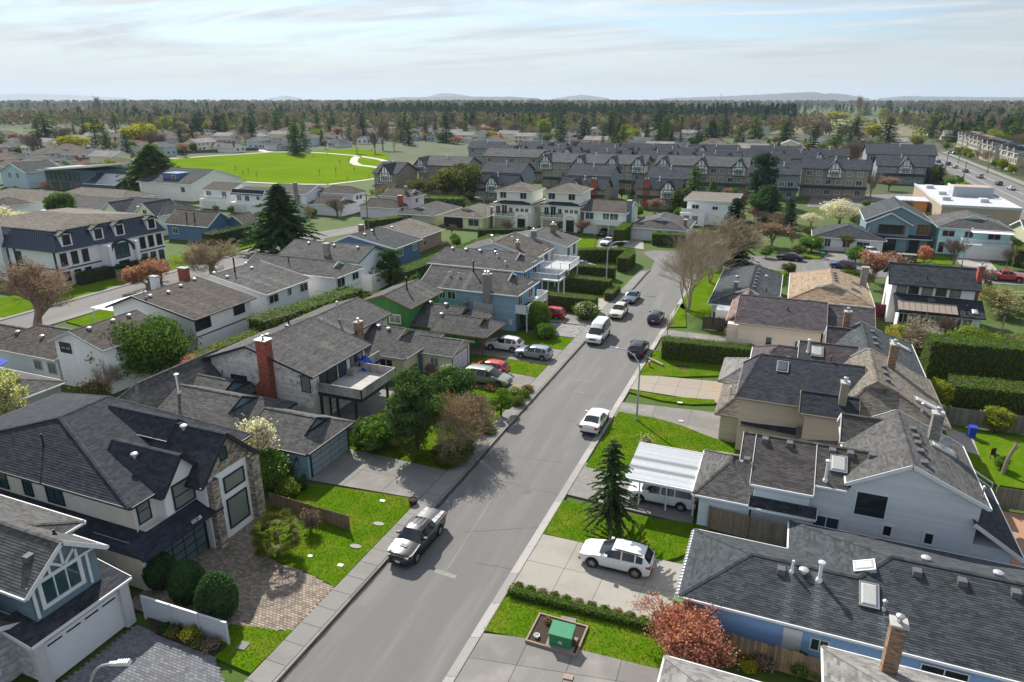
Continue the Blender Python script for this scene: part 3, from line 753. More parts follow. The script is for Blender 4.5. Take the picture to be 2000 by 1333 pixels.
def wheel_meshes(r, w=.22):
 def fn():
  t = MB(); n = 20
  for (ra, ya), (rb, yb) in zip([(r*.64,-w/2),(r*.95,-w/2),(r,-w*.32),(r,w*.32),(r*.95,w/2),(r*.64,w/2)][:-1], [(r*.95,-w/2),(r,-w*.32),(r,w*.32),(r*.95,w/2),(r*.64,w/2)]):
   for k in range(n):
    a, b = 2*PI*k/n, 2*PI*(k+1)/n
    t.face([(ra*math.cos(a),ya,ra*math.sin(a)),(ra*math.cos(b),ya,ra*math.sin(b)),(rb*math.cos(b),yb,rb*math.sin(b)),(rb*math.cos(a),yb,rb*math.sin(a))])
  m = MB(); R = r*.66
  for sgn in (-1, 1):
   y = sgn*w*.36
   m.face([(R*math.cos(2*PI*k/n), sgn*w*.1, R*math.sin(2*PI*k/n)) for k in (range(n) if sgn < 0 else reversed(range(n)))], .0)
   for k in range(5):
    a = 2*PI*k/5+.3; c, s_ = math.cos(a), math.sin(a)
    m.bar((c*r*.05, y, s_*r*.05), (c*R*.97, y, s_*R*.97), r*.2, .03, t=.8, up=(0,1,0))
   for k in range(n):
    a, b = 2*PI*k/n, 2*PI*(k+1)/n
    m.face([(R*.9*math.cos(a),y,R*.9*math.sin(a)),(R*.9*math.cos(b),y,R*.9*math.sin(b)),(R*math.cos(b),y*1.1,R*math.sin(b)),(R*math.cos(a),y*1.1,R*math.sin(a))], .8)
  return t.mesh('wheel', mat('tyre_rubber', (.014,.014,.015), rough=.8, var=.2)), m.mesh('rim', mat('rim_alloy', (.30,.30,.31), rough=.35, var=.95, metal=.4))
 return cached(('wheel', r), fn)
def weld(me, ang=38):
 import bmesh
 b = bmesh.new(); b.from_mesh(me); bmesh.ops.remove_doubles(b, verts=b.verts, dist=.004); b.to_mesh(me); b.free()
 if 'sharp_face' in me.attributes: me.attributes.remove(me.attributes['sharp_face'])
 me.set_sharp_from_angle(angle=rad(ang)); return me
def car_meshes(kind, pm):
 K = KINDS[kind]; L, W = K['L'], K['W']; r = K['r']; a0, a1 = K['ax']
 xs = sorted(set([i*L/46 for i in range(47)]+[K['cowl'], K['rfront'], K['rrear'], min(K['tail'], L-.02), .05, L-.05]+[p for p in K['pil']]+[p+.09 for p in K['pil']]+[K['gl_end']]))
 hw = lambda x: W/2*(1-.30*max(0, 1-x/.55)**2.6-.14*max(0, 1-(L-x)/.4)**2.4)
 body = MB(); gws = MB(); gs = {}; grear = MB(); B = []
 for x in xs:
  zb = .24+.12*max(0, 1-x/.5)+.1*max(0, 1-(L-x)/.5)
  for a in (a0, a1):
   d = abs(x-a); R = r+.075
   if d < R: zb = max(zb, math.sqrt(R*R-d*d)+r*.95)
  sh = lerp_pts(K['sh'], x); inr = K['cowl'] <= x <= K['tail']+1e-6; rf = max(lerp_pts(K['rf'], x), sh+.01) if inr else sh+.01
  w = hw(x); f = min(1, max(0, (rf-sh)/.45)); wr = w*(.90-.17*f)
  bul = .05*(1-f)
  z1 = min(zb+.02+(sh-zb)*.35, sh-.05); B.append([(w*.90, zb), (w*.985, max(zb+.015, min(z1, sh-.1))), (w, max(zb+.03, sh-.13)), (w*.965, sh), (wr, rf-.045*f-.012), (wr*.86, rf+bul*.4), (wr*.45, rf+.025+bul*.7), (0, rf+.035+bul)])
 ny = len(B[0])
 def P(i, j, sg): y, z = B[i][j]; return (xs[i], sg*y, z)
 pil = K['pil']
 for i in range(len(xs)-1):
  xm = (xs[i]+xs[i+1])/2
  for sg in (1, -1):
   for j in range(ny-1):
    q = [P(i,j,sg), P(i+1,j,sg), P(i+1,j+1,sg), P(i,j+1,sg)]
    if sg > 0: q = q[::-1]
    tgt = body
    if j == 3 and K['cowl']+.38 < xm < K['gl_end'] and not any(p < xm < p+.09 for p in pil): tgt = gs.setdefault((sg, sum(xm > p for p in pil)), MB())
    elif j >= 5 and K['cowl'] < xm < K['rfront']: tgt = gws
    elif j >= 5 and K['rrear'] < xm < K['tail']-.02: tgt = grear
    elif j == 4 and (K['cowl']+.1 < xm < K['rfront']-.02): tgt = gws
    tgt.face(q)
   body.face([P(i,0,sg), (xs[i],0,B[i][0][1]+.02), (xs[i+1],0,B[i+1][0][1]+.02), P(i+1,0,sg)] if sg > 0 else [P(i+1,0,sg), (xs[i+1],0,B[i+1][0][1]+.02), (xs[i],0,B[i][0][1]+.02), P(i,0,sg)])
 for i, rev in ((0, False), (len(xs)-1, True)):
  loop = [P(i,j,1) for j in range(ny)]+[P(i,j,-1) for j in reversed(range(ny-1))]
  body.face(loop if not rev else loop[::-1])
 gm = mat('car_glass', (.012,.018,.022), rough=.04, var=.3, scale=.7, spec=.7)
 blk = mat('car_black_plastic', (.018,.018,.02), rough=.55, var=.2); red = mat('tail_lamp_red', (.35,.015,.015), rough=.15, var=.1, coat=.5); clr = mat('head_lamp', (.62,.64,.66), rough=.08, var=.15, coat=.6)
 plate = mat('plate_white', (.7,.7,.72), rough=.4, var=.05); chrome = mat('chrome', (.6,.6,.62), rough=.12, var=.05, metal=1)
 out = [('body', weld(body.mesh('body', pm, smooth=True)), (0,0,0))]
 out += [('windscreen', weld(gws.mesh('windscreen', gm)), (0,0,0))]+[('side_window', m_.mesh('side_window', gm), (0,0,0)) for m_ in gs.values()]
 if grear.f: out.append(('rear_window', grear.mesh('rear_window', gm), (0,0,0)))
 shf = lerp_pts(K['sh'], .25); h = MB();
 for sg in (1, -1):
  h = MB(); h.add([(.06,sg*W*.30,shf-.19),(.30,sg*hw(.3)*1.005,shf-.17),(.34,sg*hw(.34)*1.0,shf-.04),(.12,sg*W*.30,shf-.06),(.16,sg*W*.29,shf-.12)], [(0,1,2,3),(0,4,1),(3,2,4)]); h.box(.02,sg*W*.27,shf-.19,.16,sg*W*.40,shf-.07); out.append(('headlight', h.mesh('headlight', clr), (0,0,0)))
  t = MB(); zt = lerp_pts(K['sh'], L-.2); t.box(L-.16, sg*hw(L-.1)*.66, zt-.26, L+.012, sg*hw(L-.06)*1.0, zt-.05); t.box(L-.34, sg*(hw(L-.2)*.97), zt-.2, L-.05, sg*(hw(L-.2)+.012), zt-.06); out.append(('tail_light', t.mesh('tail_light', red), (0,0,0)))
  m = MB(); x = K['cowl']+.5; z = lerp_pts(K['sh'], x)+.04; m.box(x-.08, sg*hw(x)*.96, z, x+.12, sg*(hw(x)+.19), z+.15); out.append(('mirror', m.mesh('mirror', pm), (0,0,0)))
  d = MB(); zz = lerp_pts(K['sh'], L*.5)-.16
  for xx in (L*.52, L*.72)[:2 if kind != 'pickup' else 1]: d.box(xx, sg*(hw(xx)-.01), zz, xx+.2, sg*(hw(xx)+.03), zz+.035)
  if len(d.f): out.append(('door_handle', d.mesh('door_handle', pm if kind != 'pickup' else chrome), (0,0,0)))
 g = MB(); g.box(-.012, -W*.22, shf-.26, .1, W*.22, shf-.07); out.append(('grille', g.mesh('grille', blk), (0,0,0)))
 for q in ((-.03,-W*.36,.28,.14,W*.36,.44),(L-.14,-W*.40,.3,L+.03,W*.40,.46)): b = MB(); b.box(*q); out.append(('bumper_trim', b.mesh('bumper_trim', blk), (0,0,0)))
 for sg in (1,-1): b = MB(); b.box(a0+r+.1, sg*(W/2*.91), .22, a1-r-.1, sg*(W/2*.985), .33); out.append(('side_skirt', b.mesh('side_skirt', blk), (0,0,0)))
 w = MB();
 for a in (a0, a1): w.box(a-r-.05,-W*.40,.28,a+r+.05,W*.40,r*2)
 out.append(('wheel_well', w.mesh('wheel_well', blk), (0,0,0)))
 for xx, nm in ((-.04,'licence_plate'),(L+.03,'licence_plate')):
  q = MB(); q.box(min(xx,xx+.02),-.16,.46 if xx < 0 else .62,max(xx,xx+.02),.16,.60 if xx < 0 else .76); out.append((nm, q.mesh(nm, plate), (0,0,0)))
 if kind in ('suv','minivan','hatch'):
  q = MB()
  for sg in (1,-1): q.bar((K['rfront']+.15, sg*W*.345, lerp_pts(K['rf'],K['rfront']+.3)+.03),(K['rrear']-.1, sg*W*.345, lerp_pts(K['rf'],K['rrear']-.2)+.05),.05,.05)
  if kind != 'hatch': out.append(('roof_rail', q.mesh('roof_rail', chrome if kind == 'minivan' else blk), (0,0,0)))
 if kind == 'pickup':
  for k in range(3):
   q = MB(); x = 3.78+k*.5; q.box(x,-W*.40,1.225,x+.46,W*.40,1.275); out.append(('bed_cover_panel', q.mesh('bed_cover_panel', mat('bed_cover', (.36,.36,.37), rough=.5, var=.1)), (0,0,0)))
  q = MB(); q.box(.72,-.26,1.09,1.12,.26,1.19); out.append(('hood_scoop', q.mesh('hood_scoop', pm), (0,0,0)))
  q = MB()
  for k in range(4): q.box(2.4,-.5+k*.3,1.77,3.35,-.42+k*.3,1.81)
  out.append(('roof_rib', q.mesh('roof_rib', pm), (0,0,0)))
 tm, rm = wheel_meshes(r)
 for a in (a0, a1):
  for sg in (1, -1): out.append(('wheel', (tm, rm), (a, sg*(W/2-.12), r)))
 return out
CARN = {}
def car(name, label, kind, pm, x, y, heading, z=.0, group=None, cat='car'):
 """front axle towards heading (degrees from +X)"""
 key = (kind, pm.name); ms = cached(('car',)+key, lambda: car_meshes(kind, pm))
 L = KINDS[kind]['L']; t = thing(name, label, cat, (x, y, z), rad(heading)+PI, group)
 for nm, me, loc in ms:
  lx = (loc[0]-L/2, loc[1], loc[2])
  if nm == 'wheel':
   w = link('wheel', me[0], t, lx); link('rim', me[1], w)
  else: link(nm, me, t, lx)
 return t
# ------------------------------------------------------------------ ground, roads, paving
def struct(name, mb, m, parent=None, kind='structure'):
 o = link(name, mb.mesh(name, m), parent)
 if parent is None: o['kind'] = kind
 return o
asph = mat('asphalt_worn', (.158,.155,.150), rough=.9, var=.20, scale=22, col2=(.205,.20,.19), patch=.5, pscale=.7, streak=(1,.08,1), bump=.15, bscale=60)
asph_dark = mat('asphalt_old', (.175,.17,.165), rough=.92, var=.28, scale=14, col2=(.26,.25,.235), patch=.6, pscale=.35, bump=.2, bscale=50)
conc = mat('concrete_pale', (.335,.315,.28), rough=.9, var=.1, scale=4, col2=(.275,.26,.225), patch=.5, pscale=.3, bump=.1, bscale=80)
conc_grey = mat('concrete_aggregate', (.205,.197,.182), rough=.92, var=.25, scale=18, col2=(.28,.268,.245), patch=.5, pscale=.5, bump=.25, bscale=60)
conc_rust = mat('concrete_rusty', (.315,.28,.23), rough=.9, var=.12, scale=4, col2=(.38,.21,.08), patch=.28, pscale=.32)
grass_m = mat('lawn_grass', (.078,.155,.006), rough=.9, var=.30, scale=4, col2=(.145,.175,.018), patch=.52, pscale=.5, bump=.4, bscale=9, spec=0.0)
grass_b = mat('grass_blades', (.080,.165,.006), var=.36, scale=1.2, col2=(.15,.18,.02), patch=.55, pscale=.5, trans=.35)
field_m = mat('park_grass', (.135,.215,.008), rough=.9, var=.2, scale=.35, col2=(.095,.175,.008), patch=.6, pscale=.045, spec=0.0)
soil = mat('bark_mulch', (.055,.036,.025), rough=.95, var=.5, scale=14, bump=.6, bscale=20)
rough_ground = mat('yard_ground', (.058,.105,.014), rough=.95, var=.45, scale=.6, col2=(.11,.095,.06), patch=.42, pscale=.10, bump=.3, bscale=3)
far_ground = mat('suburb_ground', (.050,.078,.022), rough=.95, var=.4, scale=.08, col2=(.10,.09,.06), patch=.5, pscale=.035)
g = MB(); g.face([(-16000,-400,-.06),(16000,-400,-.06),(16000,22000,-.06),(-16000,22000,-.06)]); struct('ground', g, far_ground)
g = MB(); g.face([(-250,4,-.05),(66,4,-.05),(66,250,-.05),(-250,250,-.05)]); struct('yard_ground', g, rough_ground)
ROADP = [(-4.0,2),(3.98,2),(3.98,119),(5.2,124.5),(9,127.6),(14,128.4),(21,127.8),(54,132),(140,141),(140,151),(57,142.5),(38,141),(21,139.6),(6.4,139.4),(-1,138.2),(-6.5,137.2),(-8.2,134.6),(-7.0,131.5),(-4.6,127.5),(-4.0,121)]
g = MB(); g.face([(p[0],p[1],0) for p in ROADP]); road = struct('road', g, asph)
jm = mat('tar_joint', (.075,.073,.07), rough=.7, var=.3)
def ribbon(name, pts, w, z, m, parent=None, jit=.0):
 mb = MB(); P = []
 for a, b in zip(pts[:-1], pts[1:]):
  n = max(1, int(math.hypot(b[0]-a[0], b[1]-a[1])/.6))
  for i in range(n): P.append((a[0]+(b[0]-a[0])*i/n+rng.gauss(0,jit), a[1]+(b[1]-a[1])*i/n+rng.gauss(0,jit)))
 P.append(pts[-1])
 for i in range(len(P)-1):
  a, b = Vector((*P[i],0)), Vector((*P[i+1],0)); d = (b-a).normalized(); s = Vector((-d.y,d.x,0))*w/2
  mb.face([(a+s)[:2]+(z,), (a-s)[:2]+(z,), (b-s)[:2]+(z,), (b+s)[:2]+(z,)], .3+.4*rng.random())
 return struct(name, mb, m, parent)
for k, (a, b) in enumerate([((930,1100),(1125,1135)),((905,1040),(1070,1030)),((960,935),(1110,972)),((1012,893),(1100,905)),((1215,603),(1290,617)),((1120,770),(1185,775)),((1095,820),(1180,828))]):
 ribbon('road_joint', [pix(*a), pix(*b)], .05, .004, jm, road, .03)
pm_ = mat('worn_line', (.255,.25,.24), rough=.9, var=.3)
for a, b, w in [((985,938),(868,1120),.05),((850,1115),(890,1128),.35),((1120,742),(1152,745),.12),((1120,765),(1143,768),.1)]:
 ribbon('old_line', [pix(*a), pix(*b)], w, .005, pm_, road, .01)
ribbon('asphalt_seam', [(.1,12),(.15,60),(.0,124)], .06, .004, mat('asphalt_seam', (.17,.165,.16), var=.3), road, .02)
for (px, py, r) in ((835,1040,.0),(1030,960,.33),(1130,830,.3),(760,1240,.0)):
 if r: b = MB(); b.lathe([(r,.003),(r,.012),(.01,.012)], *pix(px,py), 14); struct('manhole_cover', b, mat('iron_cover', (.10,.095,.09), rough=.6, var=.3), road)
for (px, py, w, l) in ((945,1010,1.3,3.0),(690,1200,1.1,1.6),(1085,880,1.6,1.2),(1010,1090,.9,2.2)):
 x, y = pix(px, py); b = MB(); b.face([(x-w/2,y-l/2,.0035),(x+w/2,y-l/2+.05,.0035),(x+w/2-.04,y+l/2,.0035),(x-w/2+.06,y+l/2-.03,.0035)]); struct('road_patch', b, mat('asphalt_patch', (.16,.156,.15), var=.22, scale=20), road)
kerb_m = mat('kerb_concrete', (.33,.32,.30), rough=.9, var=.22, scale=10, bump=.2)
kroot = MB();
y = 4.0
while y < 119:
 y2 = min(119, y+3.0)
 P = [(3.98,.003),(4.34,.03),(4.42,.13),(4.58,.135),(4.6,-.05),(3.98,-.05)]
 V = [(px, yy, pz) for yy in (y+.012, y2-.012) for px, pz in P]
 kroot.add(V, [(i, i+1 if i < 5 else 0, 6+(i+1 if i < 5 else 0), 6+i) for i in range(6)]+[(0,5,4,3,2,1),(6,7,8,9,10,11)], rng.random()); y = y2
struct('kerb', kroot, kerb_m)
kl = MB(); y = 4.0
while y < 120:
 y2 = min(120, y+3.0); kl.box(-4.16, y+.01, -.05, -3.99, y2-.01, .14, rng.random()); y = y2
struct('kerb', kl, mat('kerb_darkened', (.21,.205,.19), rough=.9, var=.3, scale=8, bump=.2))  # left kerb coloured darker to strengthen the dark line along it
ribbon('kerb_shadow_dirt', [(-3.86,4),(-3.86,120)], .22, .005, mat('kerb_shadow_dirt', (.06,.056,.05), rough=.95, var=.6, scale=3), road, .025)  # kerb's shadow line painted on the road, together with gutter dirt
pv = struct('pavement', (lambda m: (m.box(-5.56,4,-.05,-4.18,120,.10), m)[1])(MB()), mat('pavement_joint', (.10,.098,.09), var=.2))
slab_m = mat('pavement_slab', (.235,.228,.215), rough=.92, var=.14, scale=9, col2=(.19,.185,.17), patch=.5, pscale=.5, bump=.2, bscale=40)
sl = MB(); sl.box(-.68,-.72,0,.68,.72,.035); SLM = [(lambda k: (lambda m: (m.box(-.675,-.735,0,.675,.735,.034+.003*k,.35+.1*k), m)[1])(MB()).mesh('paving_slab', slab_m))(k) for k in range(4)]
y = 5.0
while y < 119: link('paving_slab', SLM[rng.randrange(4)], pv, (-4.87, y, .1)); y += 1.5
BL = []
def lawn(P, z=.11, name='lawn', blades=True, m=None, world=False):
 Q = P if world else [pix(*p) for p in P]
 mb = MB(); mb.prism(Q, -.05, z); o = struct(name, mb, m or grass_m)
 if blades:
  xs = [q[0] for q in Q]; ys = [q[1] for q in Q]; x0, x1, y0, y1 = min(xs), max(xs), min(ys), max(ys)
  if y0 < 78:
   n = int((x1-x0)*(y1-y0)*(120 if y0 < 52 else 60))
   pts = nrg.random((n,2))*[x1-x0, y1-y0]+[x0, y0]; ins = np.zeros(n, bool)
   for i in range(len(Q)):
    (ax, ay), (bx, by) = Q[i], Q[(i+1) % len(Q)]
    c = ((ay > pts[:,1]) != (by > pts[:,1])) & (pts[:,0] < (bx-ax)*(pts[:,1]-ay)/(by-ay+1e-12)+ax); ins ^= c
   p = pts[ins]; BL.append(np.column_stack([p, np.full(len(p), z)]))
 return o
def slabs(name, P, m, z, nx, ny, gap=.02, jm_=None, world=False):
 """concrete drive: a joint bed with separate cast slabs (quad P: nearL, nearR, farR, farL)"""
 Q = [Vector((*(p if world else pix(*p)), 0)) for p in P]
 b = MB(); b.prism([(q.x, q.y) for q in Q], -.05, z-.02); o = struct(name, b, jm_ or mat('joint_dark', (.13,.125,.115), var=.2))
 for i in range(nx):
  for j in range(ny):
   def at(u, v): return (Q[0].lerp(Q[1], u)).lerp(Q[3].lerp(Q[2], u), v)
   q = [at(i/nx, j/ny), at((i+1)/nx, j/ny), at((i+1)/nx, (j+1)/ny), at(i/nx, (j+1)/ny)]
   c = sum(q, Vector())/4; L = (q[1]-q[0]).length; q = [p+(c-p).normalized()*gap for p in q]
   k = MB(); k.prism([(p.x, p.y) for p in q], z-.06, z+rng.uniform(0,.004), .3+.4*rng.random()); link('concrete_slab', k.mesh('concrete_slab', m), o)
 return o
slabs('driveway', [(4.6,24.5),(15.2,25.9),(14.9,30.9),(4.6,28.45)], conc_grey, .10, 4, 2, world=True)
lawn([(942,1234),(985,1168),(1282,1240),(1330,1250),(1330,1285),(1298,1312),(1123,1270),(1027,1250)])
slabs('driveway', [(4.6,32.35),(14.6,33.0),(14.9,38.9),(4.6,38.6)], conc, .105, 4, 2, world=True)
lawn([(1062,1045),(1100,980),(1230,1008),(1385,1030),(1352,1065),(1342,1083),(1322,1092),(1300,1098),(1280,1093),(1152,1066)], z=.125)
slabs('driveway', [(4.6,44.1),(14.1,43.6),(14.1,50.2),(4.6,49.4)], conc_grey, .10, 3, 2, world=True)
lawn([(1143,914),(1208,806),(1280,819),(1330,833),(1372,850),(1405,862),(1430,868),(1447,886),(1440,930),(1240,935)], z=.12)
slabs('driveway', [(4.6,58.9),(15.0,55.2),(14.6,63.6),(4.6,62.4)], conc_grey, .10, 3, 2, world=True)
lawn([(1226,764),(1300,779),(1350,786),(1398,790),(1395,783),(1320,780),(1240,765)], z=.13, blades=False)
lawn([(1225,767),(1240,765),(1310,777),(1395,783),(1396,791),(1350,792),(1290,784)], z=.12)
slabs('driveway', [(4.6,66.0),(13.6,65.8),(13.6,71.6),(4.6,70.4)], conc_rust, .10, 4, 2, world=True)
lawn([(1250,735),(1275,685),(1290,688),(1440,722),(1420,735),(1330,738)], z=.12)
slabs('driveway', [(4.6,84.0),(13.2,83.6),(13.2,87.0),(4.6,87.2)], conc_grey, .10, 3, 1, world=True)
lawn([(1306,640),(1322,597),(1338,594),(1340,640)], z=.12)
lawn([(4.6,98.2),(9.2,93),(9.2,108),(14.2,116),(18.4,117),(18.6,127.6),(14,128.2),(9.2,127.3),(5.4,124.2),(4.6,119)], z=.12, world=True, blades=False)
pav_b = mat('paver_tan', (.285,.235,.185), rough=.9, var=.40, scale=2.2, col2=(.20,.175,.15), patch=.5, pscale=.6)
pav_g = mat('paver_slate', (.17,.18,.20), rough=.9, var=.32, scale=2.5)
pav_bed = mat('paver_joint_sand', (.10,.085,.07), var=.3)
def paving(name, Q, m, z, a, b, box):
 """block paving clipped to polygon Q, each block its own raised piece, joined as one part"""
 base = MB(); base.prism(Q, -.05, z-.012); o = struct(name, base, pav_bed); mb = MB(); x0, x1, y0, y1 = box; r = 0; y = y0
 def inside(x, y):
  c = False
  for i in range(len(Q)):
   (ax, ay), (bx, by) = Q[i], Q[(i+1) % len(Q)]
   if (ay > y) != (by > y) and x < (bx-ax)*(y-ay)/(by-ay)+ax: c = not c
  return c
 while y < y1:
  x = x0-(a/2 if r % 2 else 0)
  while x < x1:
   if inside(x+a/2, y+b/2):
    h = z+rng.uniform(-.002,.004); t = rng.random(); e = .008
    mb.add([(x+e,y+e,z-.02),(x+a-e,y+e,z-.02),(x+a-e,y+b-e,z-.02),(x+e,y+b-e,z-.02),(x+2*e,y+2*e,h),(x+a-2*e,y+2*e,h),(x+a-2*e,y+b-2*e,h),(x+2*e,y+b-2*e,h)], [(4,5,6,7),(0,1,5,4),(1,2,6,5),(2,3,7,6),(3,0,4,7)], t)
   x += a
  y += b; r += 1
 link('paver_blocks', mb.mesh('paver_blocks', m), o, kind='stuff'); return o
paving('driveway', [(-14.25,10),(-5.58,10),(-5.58,19.6),(-8.25,21.3),(-13.2,21.45),(-14.25,21.6)], pav_g, .11, .30, .16, (-14.4,-5.4,10,21.7))
paving('driveway', [(-16.4,22.4),(-9.3,22.6),(-9.28,23.56),(-7.2,23.9),(-5.58,24.6),(-5.58,28.5),(-8.1,29.0),(-10.2,29.1),(-12.0,29.5),(-13.5,30.4),(-14.6,31.6),(-15.4,33.2),(-16.5,33.5)], pav_b, .11, .26, .17, (-16.6,-5.4,22.3,33.7))
lawn([(419,1287),(449,1222),(500,1228),(548,1236),(576,1233),(490,1318)], z=.12)
bed1 = struct('flower_bed', (lambda m: (m.prism([(-13.15,21.5),(-8.3,21.4),(-8.2,22.15),(-14.0,22.2)], -.05, .16), m)[1])(MB()), soil)
lawn([(-5.6,28.55),(-8.1,29.05),(-10.2,29.15),(-12.0,29.55),(-13.5,30.45),(-14.55,31.7),(-15.3,33.3),(-15.4,34.2),(-15.2,37.6),(-13,38.3),(-9,38.8),(-5.6,39.2)], z=.125, world=True)
slabs('driveway', [(-15.4,38.4),(-5.6,39.3),(-5.6,43.9),(-15.2,44.0)], conc_grey, .105, 3, 2, world=True)
lawn([(-17,44.1),(-5.6,44.0),(-5.6,60.6),(-13.8,60.9),(-17,58)], z=.11, world=True)
slabs('patio', [(-24,47.4),(-16.6,47.4),(-16.6,57.0),(-24,57.0)], conc_grey, .125, 2, 3, world=True)
slabs('driveway', [(-14.4,61.0),(-5.6,60.7),(-5.6,65.2),(-14.4,66.0)], conc_grey, .11, 3, 2, world=True)
lawn([(-14.2,66.1),(-5.6,65.3),(-5.6,69.2),(-14.2,69.4)], z=.12, world=True)
slabs('driveway', [(-20,69.5),(-5.6,69.3),(-5.6,74.6),(-20,74.6)], conc_grey, .11, 4, 2, world=True)
lawn([(-13.0,74.8),(-5.6,74.7),(-5.6,79.3),(-13.0,79.2)], z=.12, world=True)
gravel = struct('gravel_bed', (lambda m: (m.prism([(-12.4,79.4),(-5.6,79.5),(-5.6,84.6),(-12.4,84.2)], -.05, .12), m)[1])(MB()), mat('gravel_grey', (.27,.265,.26), var=.5, scale=9, col2=(.12,.12,.12), patch=.6, pscale=2.2, bump=.8, bscale=6))
slabs('driveway', [(-12.4,84.7),(-5.6,84.9),(-5.6,89.2),(-12.4,89.0)], conc_grey, .11, 2, 1, world=True)
slabs('driveway', [(-13.6,92.6),(-5.6,92.6),(-5.6,98.4),(-13.6,98.4)], conc, .11, 3, 1, world=True)
lawn([(-13.6,98.5),(-5.6,98.5),(-5.6,100.2),(-13.6,100.2)], z=.12, world=True, blades=False)
slabs('driveway', [(-13.2,138.2),(-8.6,137.0),(-11,148),(-14.3,148)], conc, .05, 2, 3, world=True)
bs = MB(); bs.face([(-80.2,6,-.0),(-73.6,6,-.0),(-74.2,80,0),(-75.5,124,0),(-72,135,0),(-58,150,0),(-62,155,0),(-77,142,0),(-82,128,0)]); struct('back_road', bs, asph)
for P in ([(-73.5,8),(-72.1,8),(-72.8,80),(-74.0,121),(-75.4,121),(-74.15,80)], [(-81.6,8),(-80.3,8),(-81.4,110),(-82.0,126),(-83.4,126),(-82.8,100)]):
 m_ = MB(); m_.prism(P, -.05, .1); struct('pavement', m_, slab_m)
lawn([(-92,58),(-81.7,58),(-82.8,98),(-92,98)], world=True, blades=False); lawn([(-92,100),(-83.3,100),(-83.6,128),(-92,128)], world=True, blades=False)
lawn([(-72,60),(-58.4,58),(-58.4,62),(-72.4,68)], world=True, blades=False)
FIELD = [(-395,395),(-330,345),(-262,318),(-205,240),(-150,226),(-95,248),(-46,262),(-30,300),(-38,350),(-70,372),(-92,420),(-170,440),(-300,440)]
FPIX = [(140,322),(230,316),(262,330),(345,352),(480,352),(560,360),(640,362),(700,352),(742,345),(755,325),(760,300),(700,290),(560,298),(430,303),(330,310),(240,312)]
fm = MB(); fm.face([(*pix(*p), .02) for p in FPIX]); struct('park_lawn', fm, field_m)
path_m = mat('gravel_path', (.46,.43,.37), var=.15)
for pts, w in (([(235,314),(330,311),(430,304),(530,298),(590,297),(640,300),(700,305),(742,312),(756,317)], 3.2), ([(700,305),(692,311),(690,318),(700,323),(735,327),(752,330)], 4.0), ([(480,356),(560,360),(640,361),(700,354),(745,348)], 2.4), ([(530,298),(515,296),(505,293)], 5)):
 ribbon('park_path', [pix(*p) for p in pts], w, .06, path_m)
mr = MB(); mr.face([(70,150,.0),(90,150,.0),(92,300,.0),(92,470,.0),(96,640,.0),(84,640,.0),(80,470,.0),(70,330,.0)]); struct('main_road', mr, asph)
for xx, yy0, yy1 in ((76,180,330),(81,180,460),(85.5,180,460)):
 ribbon('lane_line', [(xx,yy0),(xx+2.5,yy1)], .22, .02, mat('lane_paint', (.55,.54,.50), var=.2))
for x0, x1 in ((92.4,95.2),(66.6,69.6)):
 m_ = MB(); m_.prism([(x0,160),(x1,160),(x1+1.5,470),(x0+1.5,470)], -.05, .12); struct('pavement', m_, slab_m)
sd = MB(); sd.face([(22,212,-.02),(70,236,-.02),(70,262,-.02),(24,240,-.02)]); struct('side_road', sd, asph)
def flush_blades():
 p = np.concatenate(BL); n = len(p); h = .03+.05*nrg.random(n); w = .018+.018*nrg.random(n); a = nrg.random(n)*6.283; lean = nrg.normal(size=(n,2))*.03
 V = np.empty((n,3,3)); dx = np.cos(a)*w; dy = np.sin(a)*w
 V[:,0] = p+np.column_stack([dx,dy,np.zeros(n)]); V[:,1] = p-np.column_stack([dx,dy,np.zeros(n)]); V[:,2] = p+np.column_stack([lean, h])
 o = link('grass', quads_mesh('grass', V.reshape(-1,3), nrg.random(n), grass_b, 3)); tag(o, 'short green grass blades growing on the lawns along the street', 'grass'); o['kind'] = 'stuff'
flush_blades()
# ------------------------------------------------------------------ houses near the camera
def shing(name, c, c2=None, patch=.22, var=.4): return mat('shingles_'+name, c, rough=.92, var=var, scale=1.1, col2=c2 or tuple(min(1, x*1.45+.012) for x in c), patch=patch, pscale=.22, bump=.25, bscale=60, spec=.2)
SH_char = shing('charcoal', (.040,.044,.054)); SH_grey = shing('grey', (.098,.097,.095)); SH_slate = shing('slate', (.055,.064,.070)); SH_brown = shing('brown', (.092,.080,.070)); SH_tan = shing('tan', (.30,.225,.155), (.24,.17,.11))
SH_weath = shing('weathered', (.092,.090,.088), (.15,.143,.13)); SH_mauve = shing('mauve', (.085,.075,.080)); SH_taupe = shing('taupe', (.165,.148,.122), (.10,.09,.08)); SH_light = shing('lightgrey', (.205,.20,.192)); SH_navy = shing('navy', (.028,.034,.050))
beige = mat('siding_beige', (.36,.315,.255), rough=.75, var=.12, scale=2); cream = mat('stucco_cream', (.55,.52,.45), rough=.85, var=.06, scale=5); greyblue = mat('siding_greyblue', (.32,.335,.34), rough=.7, var=.1, scale=2)
bluegrey = mat('siding_blue_grey', (.13,.20,.235), rough=.75, var=.12); white_st = mat('stucco_white', (.68,.68,.66), rough=.85, var=.06, scale=3); tanwall = mat('siding_tan', (.30,.255,.20), rough=.8, var=.1)
stone = mat('ledge_stone', (.26,.215,.165), rough=.95, var=.6, scale=3, col2=(.40,.36,.31), patch=.6, pscale=1.6, bump=.6, bscale=12); white_stone = mat('pale_ledge_stone', (.52,.52,.51), rough=.9, var=.3, scale=4, bump=.5, bscale=10)
